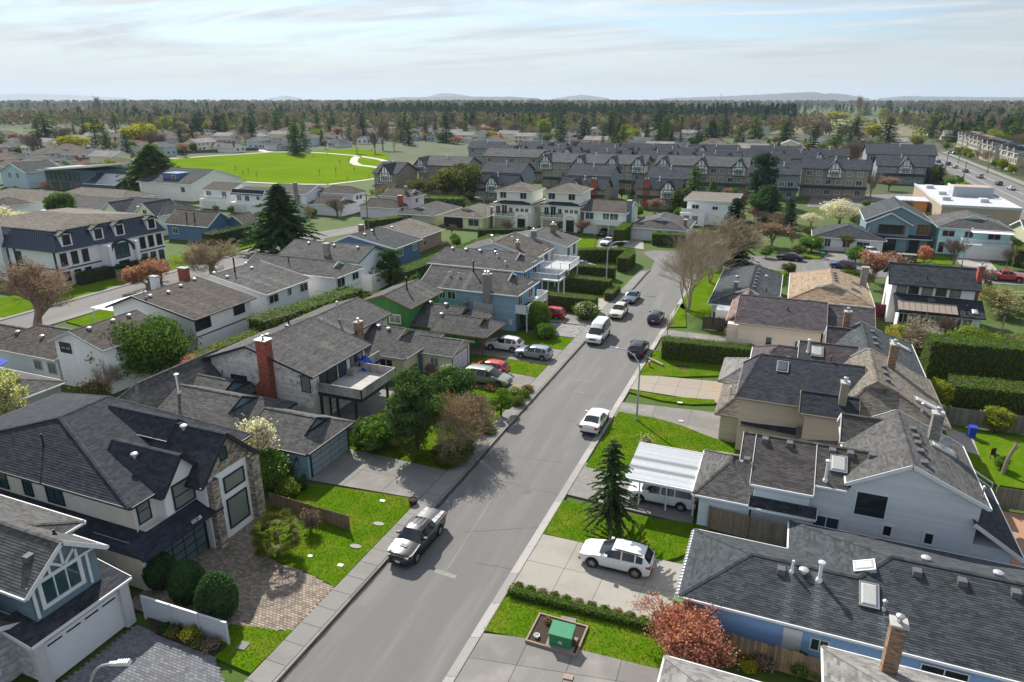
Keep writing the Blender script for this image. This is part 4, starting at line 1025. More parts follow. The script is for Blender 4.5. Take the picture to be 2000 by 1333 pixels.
brick_r = mat('brick_red', (.30,.085,.055), rough=.9, var=.4, scale=6, bump=.3, bscale=30); brick_b = mat('brick_brown', (.27,.175,.115), rough=.9, var=.45, scale=5, bump=.3, bscale=30); brick_g = mat('brick_grey', (.23,.22,.20), rough=.9, var=.4, scale=5)
frame_blk = mat('window_frame_black', (.022,.022,.025), rough=.45, var=.1)
weath_wood = mat('weathered_board', (.40,.385,.355), rough=.9, var=.25, scale=3, col2=(.20,.19,.175), patch=.62, pscale=.9, streak=False)
white_p = M_WHITE()
def shed(h, p, rm, expo=.15, tabw=.34, thick=.12, rakes=(0,1,3)):
 h.slab([p], rm, expo, tabw, .016, [list(rakes)], thick=thick)
navywall = mat('siding_slate_blue', (.085,.12,.145), rough=.75, var=.12)
h = House('white_trim_house', 'slate blue and white house with half-timbered gable over a wide white garage door, number 10120', at=(-18,19), roof_m=SH_grey, wall_m=navywall)
h.roof(-34, -18.35, 13.0, 22.6, 5.4, 6.95, 'x', (('H',3.6),('H',3.6)), siding='lap')
h.roof(-24, -15.25, 16.95, 21.56, 5.2, 7.05, 'x', ('G','G'), ov=.42, siding='lap', z0=3.2, wall_in=.45, streaks={0:((2.6,1.6,.35,.25),)})
h.block(-19, -14.85, 16.7, 21.55, .1, 3.0, white_stone, 'stone')
shed(h, [(-14.55,16.2,3.02),(-14.55,22.0,3.02),(-17.2,22.0,3.5),(-17.2,16.2,3.5)], SH_char, .2, .4)
h.block(-20, -16.9, 14.0, 16.7, .1, 3.2, white_stone, 'stone', sides='SE')
h.roof(-22, -16.4, 12.6, 17.2, 3.2, 4.3, 'x', ('G','G'), walls='')
for yy in (16.55, 21.45): h.boxpart('pillar', -14.88, yy-.28, .1, -14.5, yy+.28, 2.95, white_stone)
g = h.garage('E', 19.0, 4.3, 2.35, -14.86, mat('garage_white', (.74,.74,.76), rough=.4, var=.04), 1, 16, white_p, .012)
m = MB()
for k in range(4): m.box(-1.95+k*1.05, -.075, 2.14, -1.15+k*1.05, -.06, 2.24)
link('door_light', m.mesh('door_light', glass('dark')), g)
h.window('E', 18.95, 3.95, 2.0, 1.35, -15.63, 3, 1, .2, .1, white_p, 'teal')
tm = MB()
for (a, b) in (((17.5,3.45),(17.5,5.35)),((20.5,3.45),(20.5,5.35)),((17.25,5.42),(21.25,5.42)),((19.25,5.5),(19.25,6.75)),((18.5,5.5),(18.5,6.2)),((20.0,5.5),(20.0,6.2)),((18.5,6.15),(19.2,5.5)),((20.0,6.15),(19.3,5.5)),((18.0,5.5),(18.4,6.05))):
 tm.bar((-15.58, a[0], a[1]), (-15.58, b[0], b[1]), .14, .09, up=(1,0,0))
h.part('timber_trim', tm, white_p)
h.window('E', 15.3, 1.0, .7, 1.3, -16.88, 1, 1, .12, .08, white_p, 'teal')
h.vent(-16.6, 18.3, 'box'); h.pipe(-17.3, 20.2, .35, .07, M_BLACK(), False)
nm = text_mesh('house_number', '10120', .42, M_BLACK()); o = h.piece('house_number', nm, -14.62, 19.3, 3.12, PI/2); o.rotation_euler = (rad(62), 0, PI/2)
batten = mat('board_batten', (.40,.365,.32), rough=.75, var=.1); dk = M_DARKTRIM(); white_gut = white_p
h = House('beige_house', 'large beige two-storey house with stone gable and dark hipped roof, number 10128', at=(-26,29), roof_m=SH_char, wall_m=batten, trim=dk)
h.roof(-36.9, -16.75, 24.4, 34.7, 5.6, 8.25, 'y', (('H',3.5),('H',3.1)), rc=-26.8, siding='vert', ov=.5, expo=.17)
h.roof(-21.9, -16.05, 26.1, 29.7, 5.45, 7.55, 'x', ('G','G'), wm=cream, wall_in=.35, z0=3.3, ov=.35, expo=.17)
h.roof(-20.5, -14.9, 28.1, 33.3, 5.25, 7.95, 'x', ('G','G'), wm=stone, siding='stone', wall_in=.5, z0=5.25, expo=.17)
h.roof(-25.6, -19.25, 29.75, 31.95, 7.0, 8.12, 'x', ('G','G'), wm=cream, wall_in=.3, z0=6.2, walls='ESN', expo=.17)
h.block(-20, -15.4, 28.75, 32.75, .1, 5.24, cream)
h.block(-20, -15.95, 24.0, 28.95, .1, 3.3, cream)
shed(h, [(-14.95,23.3,3.1),(-14.95,29.5,3.1),(-16.35,29.5,3.75),(-16.35,23.3,3.75)], SH_navy, .2, .4)
shed(h, [(-16.5,23.3,3.1),(-36,23.3,3.1),(-36,24.95,3.7),(-16.5,24.95,3.7)][::-1][2:]+[(-16.5,23.3,3.1),(-36,23.3,3.1),(-36,24.95,3.7),(-16.5,24.95,3.7)][::-1][:2], SH_navy, .2, .4) if False else shed(h, [(-36,23.45,3.1),(-15.0,23.45,3.1),(-15.6,24.95,3.6),(-36,24.95,3.6)], SH_navy, .2, .4)
h.block(-36, -16.2, 23.9, 24.9, .1, 3.1, batten, 'vert', sides='SE')
for yy, w in ((29.2,.62),(32.9,.75)):
 h.wall_faces([[(-15.5,yy-w/2,.1),(-14.95,yy-w/2,.1),(-14.95,yy-w/2,5.2),(-15.5,yy-w/2,5.2)],[(-14.95,yy-w/2,.1),(-14.95,yy+w/2,.1),(-14.95,yy+w/2,5.2),(-14.95,yy-w/2,5.2)],[(-14.95,yy+w/2,.1),(-15.5,yy+w/2,.1),(-15.5,yy+w/2,5.2),(-14.95,yy+w/2,5.2)]], stone, 'stone')
h.garage('E', 26.4, 4.4, 2.35, -15.95, mat('frosted_panel', (.10,.16,.17), rough=.15, var=.2), 5, 4, frame_blk, .05)
h.window('E', 31.2, .8, 1.7, 2.1, -15.4, 1, 1, .1, .07, frame_blk, 'curtain'); h.window('E', 31.2, 3.6, 1.7, 1.0, -15.4, 1, 1, .1, .07, frame_blk, 'curtain')
h.window('E', 30.6, 6.0, .55, .8, -15.4, 1, 1, .06, .06, frame_blk, 'teal')
h.window('E', 27.9, 3.95, 1.5, 1.6, -16.4, 1, 2, .1, .07, frame_blk, 'curtain'); h.window('E', 29.9, 4.0, .6, 1.3, -17.25, 1, 2, .08, .06, frame_blk, 'curtain'); h.window('E', 25.55, 3.9, .8, 1.5, -17.25, 1, 2, .08, .06, frame_blk, 'curtain')
h.window('E', 30.85, 7.0, .5, .55, -19.55, 1, 1, .08, .05, frame_blk, 'dark')
for u, w in ((-24.3,1.4),(-26.9,.7),(-29.8,1.6)): h.window('S', u, 3.9, w, 1.4, 24.9, 2, 1, .1, .06, frame_blk, 'teal')
h.pipe(-26.4, 26.2, .9, .06, M_BLACK(), False); h.vent(-18.4, 30.5, 'dome'); h.vent(-19.5, 27.4, 'dome')
dp = MB(); dp.tube([(-16.95,24.75,5.4),(-17.1,24.82,5.1),(-17.1,24.82,3.4)], .05, 6); h.part('downpipe', dp, white_p)
nm = text_mesh('house_number', '10128', .34, white_p); o = h.piece('house_number', nm, -15.0, 27.4, 3.22, PI/2); o.rotation_euler = (rad(60), 0, PI/2)
h = House('garage_house', 'low grey house with dark dutch-gable roofs and pale teal panelled garage door', at=(-20,41), roof_m=SH_grey, wall_m=bluegrey, trim=dk)
teal_p = mat('garage_teal', (.27,.33,.34), rough=.6, var=.1)
h.roof(-21.3, -14.75, 38.1, 44.45, 2.6, 4.15, 'x', ('G',('D',3.1,1.35)), siding='lap')
h.roof(-31.0, -21.6, 37.2, 45.5, 2.75, 4.75, 'x', ('G',('D',4.0,2.2)), siding='lap')
h.roof(-36.1, -30.8, 36.6, 49.6, 2.7, 5.3, 'y', (('H',2.6),('D',3.2,1.2)), siding='lap')
h.roof(-34, -27.0, 41.5, 48.0, 2.7, 4.2, 'x', ('G',('D',3.0,1.0)), siding='lap')
h.garage('E', 41.4, 4.9, 2.1, -15.2, teal_p, 4, 4, dk)
h.window('S', -18.2, 1.0, 1.5, 1.1, 38.55, 2, 1, .08, .05, frame_blk)
h.pipe(-30.2, 40.6, 1.6, .13); h.pipe(-31.4, 46.9, .5, .07, M_METAL())
sc = MB(); sc.bar((-16.6,38.5,.9),(-16.2,38.5,1.9),.08,.03); sc.bar((-16.2,38.5,1.9),(-16.0,38.5,1.2),.06,.03); sc.bar((-16.5,38.5,1.6),(-16.0,38.5,1.7),.05,.03)
h.part('wall_ornament', sc, M_BLACK())
grey_lap = mat('siding_weathered', (.36,.345,.31), rough=.9, var=.18, scale=2, col2=(.16,.155,.14), patch=.42, pscale=1.7)
h = House('deck_house', 'grey lap-sided house with tall red brick chimney and raised deck', at=(-26,52), roof_m=SH_weath, wall_m=grey_lap, trim=dk)
h.roof(-33.2, -20.3, 46.35, 56.0, 5.1, 7.1, 'y', ('G','G'), rc=-27.6, siding='lapwide', ov=.55, streaks={0:((3.0,6.2,.5,.3),(5.8,6.0,.6,.35),(8.2,6.4,.45,.3))})
h.roof(-33.2, -24.2, 56.05, 66.4, 5.0, 6.45, 'y', ('G','G'), rc=-28.8, siding='lap', streaks={0:((2.4,4.2,.4,.9),(4.4,4.5,.3,.5))})
cb = MB(); cb.add([(-26.75,46.2,.1),(-25.05,46.2,.1),(-25.05,47.0,.1),(-26.75,47.0,.1),(-26.75,46.2,3.1),(-25.05,46.2,3.1),(-25.05,47.0,3.1),(-26.75,47.0,3.1)], [(0,1,5,4),(1,2,6,5),(3,0,4,7)])
ch = h.chimney(-25.6, 46.58, .1, 7.9, 1.15, .85, brick_r, mat('metal_flashing', (.5,.52,.55), rough=.35, metal=.8), 1)
sb = MB(); sb.add([(-26.9,46.2,.1),(-26.17,46.2,.1),(-26.17,46.2,4.0),(-26.9,46.2,3.2),(-26.9,47,.1),(-26.17,47,.1),(-26.17,47,4.0),(-26.9,47,3.2)], [(0,1,2,3),(4,7,6,5),(0,3,7,4),(3,2,6,7)])
sh_ = h.part('chimney_shoulder', sb, brick_r, ch)
bb = MB(); courses(bb, [(-26.9,46.2,.1),(-26.17,46.2,.1),(-26.17,46.2,4.0),(-26.9,46.2,3.2)], .085, .23, .006, .004, vary=1.1); h.part('bricks', bb, brick_r, ch, kind='stuff')
h.window('S', -29.4, 2.6, 1.7, 1.05, 46.9, 2, 1, .1, .06, frame_blk, 'blue')
pb = MB(); pb.tube([(-29.6,46.7,.9),(-29.6,46.7,1.05),(-27.4,46.7,1.05),(-27.4,46.7,.9)], .04, 5); h.part('pipe_rail', pb, M_BLACK())
deck_w = mat('deck_boards', (.43,.42,.40), rough=.85, var=.15, scale=2, col2=(.50,.48,.44), patch=.5, pscale=.3)
db = MB();
for k in range(66):
 y0 = 47.7+k*.145; x1 = -16.1 if y0 < 53.5 else -20.1
 if y0 < 57.1: db.box(-22.1, y0, 3.08, x1, y0+.135, 3.14, rng.random())
dk_o = h.part('deck', db, deck_w)
fr = MB(); fr.box(-22.1,47.65,2.75,-16.05,47.8,3.07); fr.box(-16.2,47.8,2.75,-16.05,53.6,3.07); fr.box(-20.2,53.5,2.75,-16.1,53.64,3.07); fr.box(-20.2,53.6,2.75,-20.06,57.2,3.07); fr.box(-22.1,50.4,2.8,-16.2,50.55,3.05)
h.part('deck_frame', fr, M_DARKTRIM())
h.rail([(-22.0,47.72),(-16.12,47.72),(-16.12,53.58),(-20.12,53.58),(-20.12,57.15)], 3.0, .98, weath_wood, solid=True, name='parapet')
for x, y in ((-16.9,47.85),(-18.9,47.85),(-20.7,47.85),(-16.5,52.6),(-19.9,53.2),(-22.0,48)): h.post(x, y, .1, 2.78, .2, M_DARKTRIM())
for u, w, gk in ((48.6,1.1,'dark'),(50.0,1.3,'dark'),(51.6,1.2,'blue'),(53.4,.8,'curtain'),(54.4,1.4,'blue')): h.window('E', u, 3.25 if w < 1.35 else 3.9, w, 1.75 if w < 1.35 else 1.0, -20.85, 1, 1, .07, .05, frame_blk, gk)
h.window('S', -21.5, 3.3, .9, 1.5, 46.9, 1, 1, .07, .05, frame_blk, 'curtain')
h.block(-23.6, -20.8, 47.0, 56, .1, 2.8, mat('stucco_taupe', (.34,.30,.25), var=.1), sides='SE')
h.garage('E', 51.5, 4.6, 2.1, -20.78, white_p, 4, 4)
h.pipe(-28.4, 53.5, 1.0, .09, M_BLACK()); h.vent(-28.0, 49.8, 'box'); h.vent(-27.9, 52.8, 'box'); h.pipe(-27.4, 57.5, .35, .07); h.pipe(-26.9, 59.8, 1.9, .1); h.pipe(-29.0, 50.2, .4, .06, M_BLACK(), False)
wb = MB(); wb.box(-20.7,51.9,3.14,-19.9,53.4,3.6); o = link('deck_bench', wb.mesh('deck_bench', weath_wood)); tag(o, 'grey wooden storage bench on the raised deck', 'bench')
tp = MB(); tp.add([(-20.6,53.5,3.15),(-19.4,53.4,3.15),(-19.3,55.2,3.15),(-20.6,55.3,3.15),(-20.4,53.7,3.75),(-19.8,53.7,3.7),(-20.0,54.5,4.35),(-20.45,54.6,4.3),(-20.2,55.1,4.0)], [(0,1,5,4),(1,2,8,6,5),(2,3,8),(3,0,4,7,8),(4,5,6,7),(6,8,7)])
o = link('tarpaulin', tp.mesh('tarpaulin', mat('tarp_blue', (.02,.07,.50), rough=.4, var=.3, scale=4, bump=.5, bscale=4))); tag(o, 'bright blue tarpaulin draped over furniture on the deck', 'tarpaulin')
tan_b = mat('wall_tan_boards', (.42,.35,.22), rough=.8, var=.12); dkgreen = mat('boards_green', (.030,.115,.030), rough=.8, var=.3, scale=2)
h = House('tan_bungalow', 'tan bungalow with two roof gablets, narrow chimney and covered front stairs', at=(-20,63), roof_m=SH_weath, wall_m=tan_b, trim=mat('trim_grey', (.30,.30,.29), var=.1))
h.roof(-25.5, -17.9, 58.55, 67.4, 2.85, 4.65, 'x', ('G',('D',4.2,2.4)), siding='vert', wall_in=.5, streaks={0:((1.6,3.6,.3,.3),)})
h.roof(-19.4, -13.9, 61.7, 67.2, 2.55, 3.55, 'x', ('G','G'), wm=mat('stucco_beige', (.38,.345,.29), var=.08))
dg = MB(); dg.add([(-15.6,63.3,3.1),(-14.9,63.3,3.1),(-14.9,64.2,3.35),(-15.6,64.2,3.35)], [(0,1,2,3)]);
h.window('S', -20.6, 1.0, 1.5, 1.3, 59.05, 2, 1, .08, .05, white_p); h.window('S', -16.4, .95, .9, 1.0, 62.15, 2, 1, .08, .05, white_p, 'curtain')
h.door('S', -18.3, .9, 2.0, 62.1, mat('door_blue', (.12,.23,.30), rough=.5, var=.1), .12)
h.garage('E', 64.2, 3.6, 2.1, -14.35, white_p, 3, 4)
h.chimney(-24.2, 59.6, 2.6, 5.9, .6, .9, brick_b, None, 1)
h.post(-18.3, 58.9, .1, 2.8, .16, white_p)
stp = MB()
for k in range(6): stp.box(-18.9, 57.9+k*.3, .1, -17.6, 58.2+k*.3, .27+k*.17, .5)
h.part('front_steps', stp, conc_grey); h.rail([(-17.55,58.0),(-17.55,60.2)], 1.0, .8, M_BLACK(), name='railing')
h.vent(-23.6, 62.6, 'dome'); h.vent(-22.2, 62.4, 'dome')
h = House('green_house', 'dark green board house with brown roof and open carport', at=(-22,72), roof_m=SH_weath, wall_m=dkgreen, trim=mat('trim_brown', (.17,.11,.07), var=.15))
h.roof(-30.4, -22.9, 68.5, 77.2, 5.05, 6.35, 'y', ('G','G'), siding='vert', ov=.5, streaks={0:((5.2,3.4,.4,.8),(6.8,3.6,.35,.5))})
h.roof(-25.0, -15.6, 69.1, 77.0, 2.85, 4.6, 'x', ('G',('D',4.2,2.2)), siding='vert')
h.roof(-20.2, -13.0, 68.3, 74.4, 2.75, 4.05, 'x', ('G',('D',3.2,1.6)), walls='', streaks={0:((.6,2.6,.35,.5),)})
for x, y in ((-13.6,68.8),(-13.6,73.8),(-17.2,68.8)): h.post(x, y, .1, 2.7, .16, mat('post_brown', (.13,.08,.05), var=.2))
h.window('S', -25.4, 2.9, 1.4, .95, 69.0, 2, 1, .13, .06, white_p, 'curtain')
for u, w in ((-23.1,.9),(-21.6,.8)): h.window('S', u, 1.0, w, 1.0, 69.55, 2, 1, .08, .05, white_p, 'curtain')
h.block(-20.2, -19.9, 69.0, 74.2, .1, 2.7, dkgreen, sides='SEN')
h.pipe(-25.8, 72.8, 1.5, .1, M_BLACK()); h.vent(-22.6, 73.0, 'dome'); h.vent(-20.4, 73.0, 'dome'); h.vent(-20.0, 71.0, 'dome')
h = House('blue_grey_house', 'blue-grey two-storey house with wide stone chimney and white balcony', at=(-19,83), roof_m=SH_weath, wall_m=bluegrey)
h.roof(-27.6, -13.1, 78.75, 87.0, 5.0, 6.95, 'x', ('G',('D',4.0,2.4)), siding='lap', ov=.5, expo=.17, tabw=.4, streaks={0:((3.4,3.6,.4,1.0),(6.6,3.6,.4,1.0),(4.9,3.4,.3,.6))})
fs = mat('fieldstone_pale', (.42,.42,.40), rough=.95, var=.4, scale=4, bump=.5, bscale=8)
h.boxpart('chimney_base', -19.3,78.55,.1,-16.6,79.22,3.6, fs); h.chimney(-17.4, 78.9, 3.6, 7.4, .95, .85, brick_g, None, 2)
h.chimney(-20.6, 78.9, .1, 3.4, .55, .5, brick_g, None, 1)
for u in (-24.2,-22.8): h.window('S', u, 3.5, .8 if u < -23 else 1.1, .95, 79.25, 2, 1, .08, .05, white_p)
h.window('S', -21.6, 1.2, .6, 1.6, 79.25, 1, 1, .08, .05, white_p)
h.window('E', 80.8, 3.3, 1.3, 1.7, -13.6, 2, 1, .09, .05, white_p); h.window('E', 84.6, 3.3, 1.6, 1.9, -13.6, 2, 1, .09, .05, white_p); h.window('E', 81.2, .9, 1.2, 1.5, -13.6, 2, 1, .09, .05, white_p)
dkb = MB(); dkb.box(-13.6, 79.0, 2.55, -11.9, 87.2, 2.75); h.part('balcony', dkb, white_p); h.rail([(-13.5,79.05),(-11.95,79.05),(-11.95,87.15),(-13.5,87.15)], 2.75, .95, white_p, solid=True, name='balustrade')
for y in (79.2,83.1,87.0): h.post(-12.0, y, .1, 2.55, .14, white_p)
h.pipe(-21.0, 82.4, 1.3, .1, M_BLACK()); h.pipe(-24.0, 81.2, .35, .07); h.pipe(-22.6, 81.2, .35, .07)
h.boxpart('notice', -14.5,79.18,.9,-14.05,79.22,1.55, white_p)
royal = mat('siding_royal_blue', (.045,.135,.30), rough=.75, var=.12)
h = House('blue_house', 'bright blue house with long grey roof and white raised deck', at=(-24,96), roof_m=SH_grey, wall_m=royal)
h.roof(-33.0, -17.0, 91.2, 100.2, 5.0, 6.75, 'x', (('H',1.2),('D',4.2,2.4)), siding='lap', ov=.55, expo=.19, tabw=.5)
for u in (-27.2,-24.4,-21.6): h.window('S', u, 3.3, 1.9, 1.2, 91.75, 2, 1, .1, .05, white_p, 'curtain')
h.window('E', 93.0, 3.3, 1.3, 1.6, -17.55, 2, 1, .1, .05, white_p); h.window('E', 97.0, 3.3, 1.6, 1.9, -17.55, 2, 1, .1, .05, white_p)
dkb = MB(); dkb.box(-17.4, 94.6, 3.0, -12.7, 97.9, 3.2); h.part('deck', dkb, mat('deck_pale', (.55,.56,.57), var=.1)); h.rail([(-17.3,94.7),(-12.8,94.7),(-12.8,97.8),(-17.3,97.8)], 3.2, .95, white_p, name='railing', glassy=True)
for x in (-12.9,-15.5): h.post(x, 94.9, .1, 3.0, .16, white_p); h.post(x, 97.6, .1, 3.0, .16, white_p)
for x in (-30.5,-28.2,-25.8,-23.2,-20.4): h.vent(x, 95.2, 'dome')
h.pipe(-22.5, 94.2, .35, .08); h.pipe(-20.5, 92.6, .35, .08)
pale_b = mat('siding_pale_blue', (.42,.49,.50), rough=.75, var=.08)
h = House('pale_blue_house', 'pale blue gabled house behind the bright blue one, with broad brown roof', at=(-25,106), roof_m=SH_brown, wall_m=pale_b)
h.roof(-33.2, -18.9, 101.2, 111.0, 4.7, 6.75, 'y', ('G','G'), rc=-26.1, siding='lap', ov=.5, expo=.2, tabw=.5, streaks={0:((2.5,7,.5,.4),)})
h.window('S', -26.0, 5.1, .5, .6, 101.7, 1, 1, .07, .05, white_p); h.window('E', 103.2, 3.2, 1.6, 1.2, -19.4, 2, 1, .1, .05, white_p); h.window('E', 107.6, 3.0, 1.8, 1.8, -19.4, 2, 1, .1, .05, white_p)
dkb = MB(); dkb.box(-18.6, 102.0, 3.0, -13.4, 107.7, 3.2); h.part('deck', dkb, mat('deck_pale', (.55,.56,.57), var=.1)); h.rail([(-18.0,102.1),(-13.5,102.1),(-13.5,107.6),(-18.0,107.6)], 3.2, .95, white_p, name='railing')
for x, y in ((-13.7,102.4),(-13.7,107.3),(-16,102.4)): h.post(x, y, .1, 3.0, .16, white_p)
h.pipe(-27.6, 104.0, 1.0, .13); h.pipe(-25.0, 106.5, .35, .08); h.chimney(-22.6, 103.0, 4.5, 6.7, .6, .5, brick_g, None, 1)
h = House('pale_yellow_house', 'pale yellow gabled house with grey roof at the bend of the road', at=(-22,117), roof_m=SH_grey, wall_m=mat('siding_pale_yellow', (.60,.60,.45), rough=.75, var=.06))
h.roof(-30.5, -16.8, 111.3, 119.6, 4.8, 6.4, 'y', ('G','G'), rc=-23.7, siding='lap', ov=.5, expo=.2, tabw=.5)
h.window('E', 113.6, 2.6, 1.2, 1.6, -17.3, 2, 1, .1, .05, white_p, 'blue'); h.window('E', 117.0, 2.4, 1.4, 1.9, -17.3, 2, 1, .1, .05, white_p, 'blue')
h.chimney(-23.0, 111.6, 4.0, 7.1, .8, .7, brick_g, None, 1); h.chimney(-21.4, 117.4, 5.5, 7.4, .9, .6, brick_b, None, 1)
SH_umber = shing('umber', (.082,.076,.072))
# ------------------------------------------------------------------ houses on the right of the road
h = House('corner_house', 'grey-roofed house corner at the bottom right edge with a brick chimney', at=(25,28), roof_m=SH_light, wall_m=greyblue)
h.roof(14.85, 23.0, 18.0, 27.6, 2.9, 4.6, 'y', ('G',('H',4.0)), siding='lap')
h.roof(22.06, 38, 20.0, 31.2, 2.9, 5.0, 'x', (('H',5.4),'G'), siding='lap')
h.chimney(24.8, 30.15, 2.6, 6.1, .62, .6, brick_b, None, 1)
gutd = MB()
blue_l = mat('siding_mid_blue', (.13,.22,.36), rough=.75, var=.1)
h = House('long_roof_house', 'long single-storey blue house under a big dark shingle roof with two skylights', at=(25,36), roof_m=SH_slate, wall_m=blue_l)
A_,V_,B_ = (18.2,35.75,4.22),(23.7,35.73,4.22),(25.4,37.375,4.92)
h.slab([[(14.7,32.4,2.8),(23.7,32.4,2.8),V_,A_],[(23.7,32.4,2.8),(40,32.4,2.8),(40,37.375,4.92),B_,V_],[(20.3,39.1,2.8),(14.7,39.1,2.8),A_,V_],[(14.7,39.1,2.8),(14.7,32.4,2.8),A_],[(20.3,42.35,2.8),(20.3,39.1,2.8),V_,B_],[(40,42.35,2.8),(20.3,42.35,2.8),B_,(40,37.375,4.92)]], SH_slate, .145, .32, .016, [[0],[0],[0],[0],[0],[0]], caps=[(A_,V_),(V_,B_),(B_,(40,37.375,4.92)),((14.7,32.4,2.8),A_),((14.7,39.1,2.8),A_),((20.3,42.35,2.8),B_)], streaks={0:((5.6,3.3,.35,.9),(7.05,3.0,.4,1.0)),1:((1.2,2.3,.25,.9),)})
h.block(15.15, 40, 32.85, 38.65, .1, 2.75, None, 'lap', sides='SNW'); h.block(20.75, 40, 38.7, 41.9, .1, 2.75, None, 'lap', sides='NW')
h.skylight(24.1, 36.6, .85, 1.0); h.skylight(24.25, 34.85, .85, 1.35)
h.vent(19.85, 35.1); h.pipe(20.4, 35.2, .75, .07, white_p, False); h.vent(21.0, 35.3, 'dome'); h.pipe(21.8, 35.1, 1.05, .1, white_p); h.pipe(24.95, 34.3, .45, .07)
for x in (26.6, 28.7, 31.1, 34): h.vent(x, 36.7)
for x in (27.2, 30.6): h.vent(x, 38.1, 'dome')
h.door('S', 20.75, .95, 2.05, 32.85, white_p, .12); h.window('S', 22.1, 1.2, .8, .7, 32.85, 2, 1, .07, .05, white_p, 'teal'); h.window('S', 27.8, 1.3, 2.0, .75, 32.85, 2, 1, .07, .05, white_p); h.window('S', 31.6, 1.2, 1.2, .8, 32.85, 1, 1, .07, .05, white_p)
h.garage('W', 35.6, 4.8, 2.1, 15.15, white_p, 4, 4)
cl = MB()
for k in range(22): cl.box(14.52, 32.45+k*.3, 2.72, 14.7, 32.5+k*.3, 2.86)
h.part('gutter_clips', cl, white_p, kind='stuff')
h = House('grey_gable_house', 'pale grey lap-sided two-storey house with big gable wall facing the long blue house', at=(26,47), roof_m=SH_grey, wall_m=greyblue)
h.roof(23.35, 31.25, 43.75, 52.4, 5.5, 7.5, 'y', ('G','G'), rc=26.8, siding='lap', ov=.35, streaks={0:((8,4.4,.3,.3),)})
Rz = 6.5
h.slab([[(17.6,43.0,4.6),(21.5,43.0,4.6),(21.5,46.8,Rz),(17.6,46.8,Rz)],[(21.52,43.75,4.975),(23.45,43.75,4.975),(25.3,46.8,Rz),(21.52,46.8,Rz)],[(16.75,44.6,5.4),(17.58,44.6,5.4),(17.58,46.8,Rz),(16.75,46.8,Rz)],[(26.6,50.6,4.6),(16.75,50.6,4.6),(16.75,46.8,Rz),(26.6,46.8,Rz)]], SH_umber, .15, .34, .016, [[0,1,3],[0],[0,3],[0,1]], caps=[((16.75,46.8,Rz),(25.2,46.8,Rz))], streaks={1:((1.0,1.5,.3,.3),)})
h.wall_faces([[(17.95,43.6,2.9),(21.4,43.6,2.9),(21.4,43.6,4.8),(17.95,43.6,4.8)],[(17.95,50,2.9),(17.95,43.6,2.9),(17.95,43.6,4.75),(17.95,46.8,6.35),(17.95,50,4.75)],[(21.4,43.6,2.9),(21.4,46,2.9),(21.4,46,5.9),(21.4,43.6,4.75)]], greyblue, 'lap')
h.block(17.9, 21.6, 44.0, 46, .1, 2.85, greyblue, 'lap', sides='S'); h.block(21.2, 23.8, 44.08, 46, .1, 5.0, greyblue, 'lap', sides='SW')
h.roof(13.95, 18.2, 43.3, 50.2, 2.8, 4.3, 'y', (('H',3.0),('H',3.0)), siding='lap', rm=SH_grey)
h.roof(23.2, 27.0, 49.6, 53.4, 5.6, 7.0, 'x', ('G','G'), walls='', rm=SH_umber)
shed(h, [(33.5,43.5,2.6),(33.5,52.4,2.6),(30.6,52.4,4.45),(30.6,43.5,4.45)], SH_char, .17, .36)
h.block(30.8, 33.0, 44.1, 52, .1, 2.7, greyblue, 'lap', sides='SE')
shed(h, [(17.7,43.1,2.8),(21.9,43.1,2.8),(21.9,43.6,3.4),(17.7,43.6,3.4)], SH_char, .17, .36)
h.window('S', 25.0, 3.25, 1.75, 1.65, 44.1, 1, 1, .1, .05, white_p); h.window('S', 26.2, 2.1, .45, .7, 44.1, 1, 1, .14, .06, white_p); h.window('S', 28.55, 2.1, .45, .75, 44.1, 1, 1, .14, .06, white_p)
h.window('S', 16.3, .95, .9, .8, 43.75, 2, 1, .07, .05, white_p); h.window('S', 22.6, 1.6, 1.5, 1.0, 44.08, 2, 1, .07, .06, white_p, 'blue')
h.skylight(22.9, 45.5, .95, 1.25); h.pipe(22.15, 44.2, 1.35, .09, white_p)
for x in (18.2, 19.8, 22.5, 23.6, 24.9): h.vent(x, 46.35)
for y in (45.0,46.6,47.8,48.8,50.0): h.vent(27.6, y)
h.vent(17.2, 44.6); h.skylight(29.4, 49.4, 1.0, 1.6, gm='curtain'); h.pipe(31.0, 44.9, .6, .05); h.chimney(28.9, 50.1, 6.3, 8.6, .62, .62, brick_g, None, 1)
dsh = MB(); dsh.tube([(29.7,49.8,6.1),(29.7,49.8,6.7)], .03, 5); dsh.add([(29.7+.32*math.cos(a), 49.7+.1*abs(math.cos(a)), 6.8+.32*math.sin(a)) for a in [k*PI/5 for k in range(10)]]+[(29.7,49.85,6.8)], [(k,(k+1)%10,10) for k in range(10)]); h.part('satellite_dish', dsh, mat('dish_grey', (.4,.41,.43), var=.1))
mb = MB(); mb.box(32.0,44.07,.9,32.35,44.12,1.2); mb.box(31.2,44.07,.8,31.5,44.12,1.05); h.part('utility_meter', mb, white_p)
tan_l = mat('siding_mocha', (.29,.24,.19), rough=.75, var=.1)
h = House('mocha_house', 'mocha brown house with dark steep front roof, one skylight and tall chimney', at=(24,60), roof_m=SH_taupe, wall_m=tan_l, trim=mat('trim_mocha', (.25,.21,.17), var=.1))
h.roof(23.2, 31.1, 55.55, 66.0, 5.3, 7.5, 'y', (('D',3.2,2.2),'G'), rc=26.0, siding='lap', ov=.4)
h.roof(15.55, 25.4, 56.0, 64.6, 5.15, 7.35, 'x', (('H',1.5),'G'), rc=61.4, siding='lap', ov=.4, rm=SH_char, walls='SNW')
h.roof(20.5, 24.8, 54.6, 58.4, 5.2, 6.4, 'x', ('G','G'), siding='lap', z0=.1, walls='S', rm=SH_char)
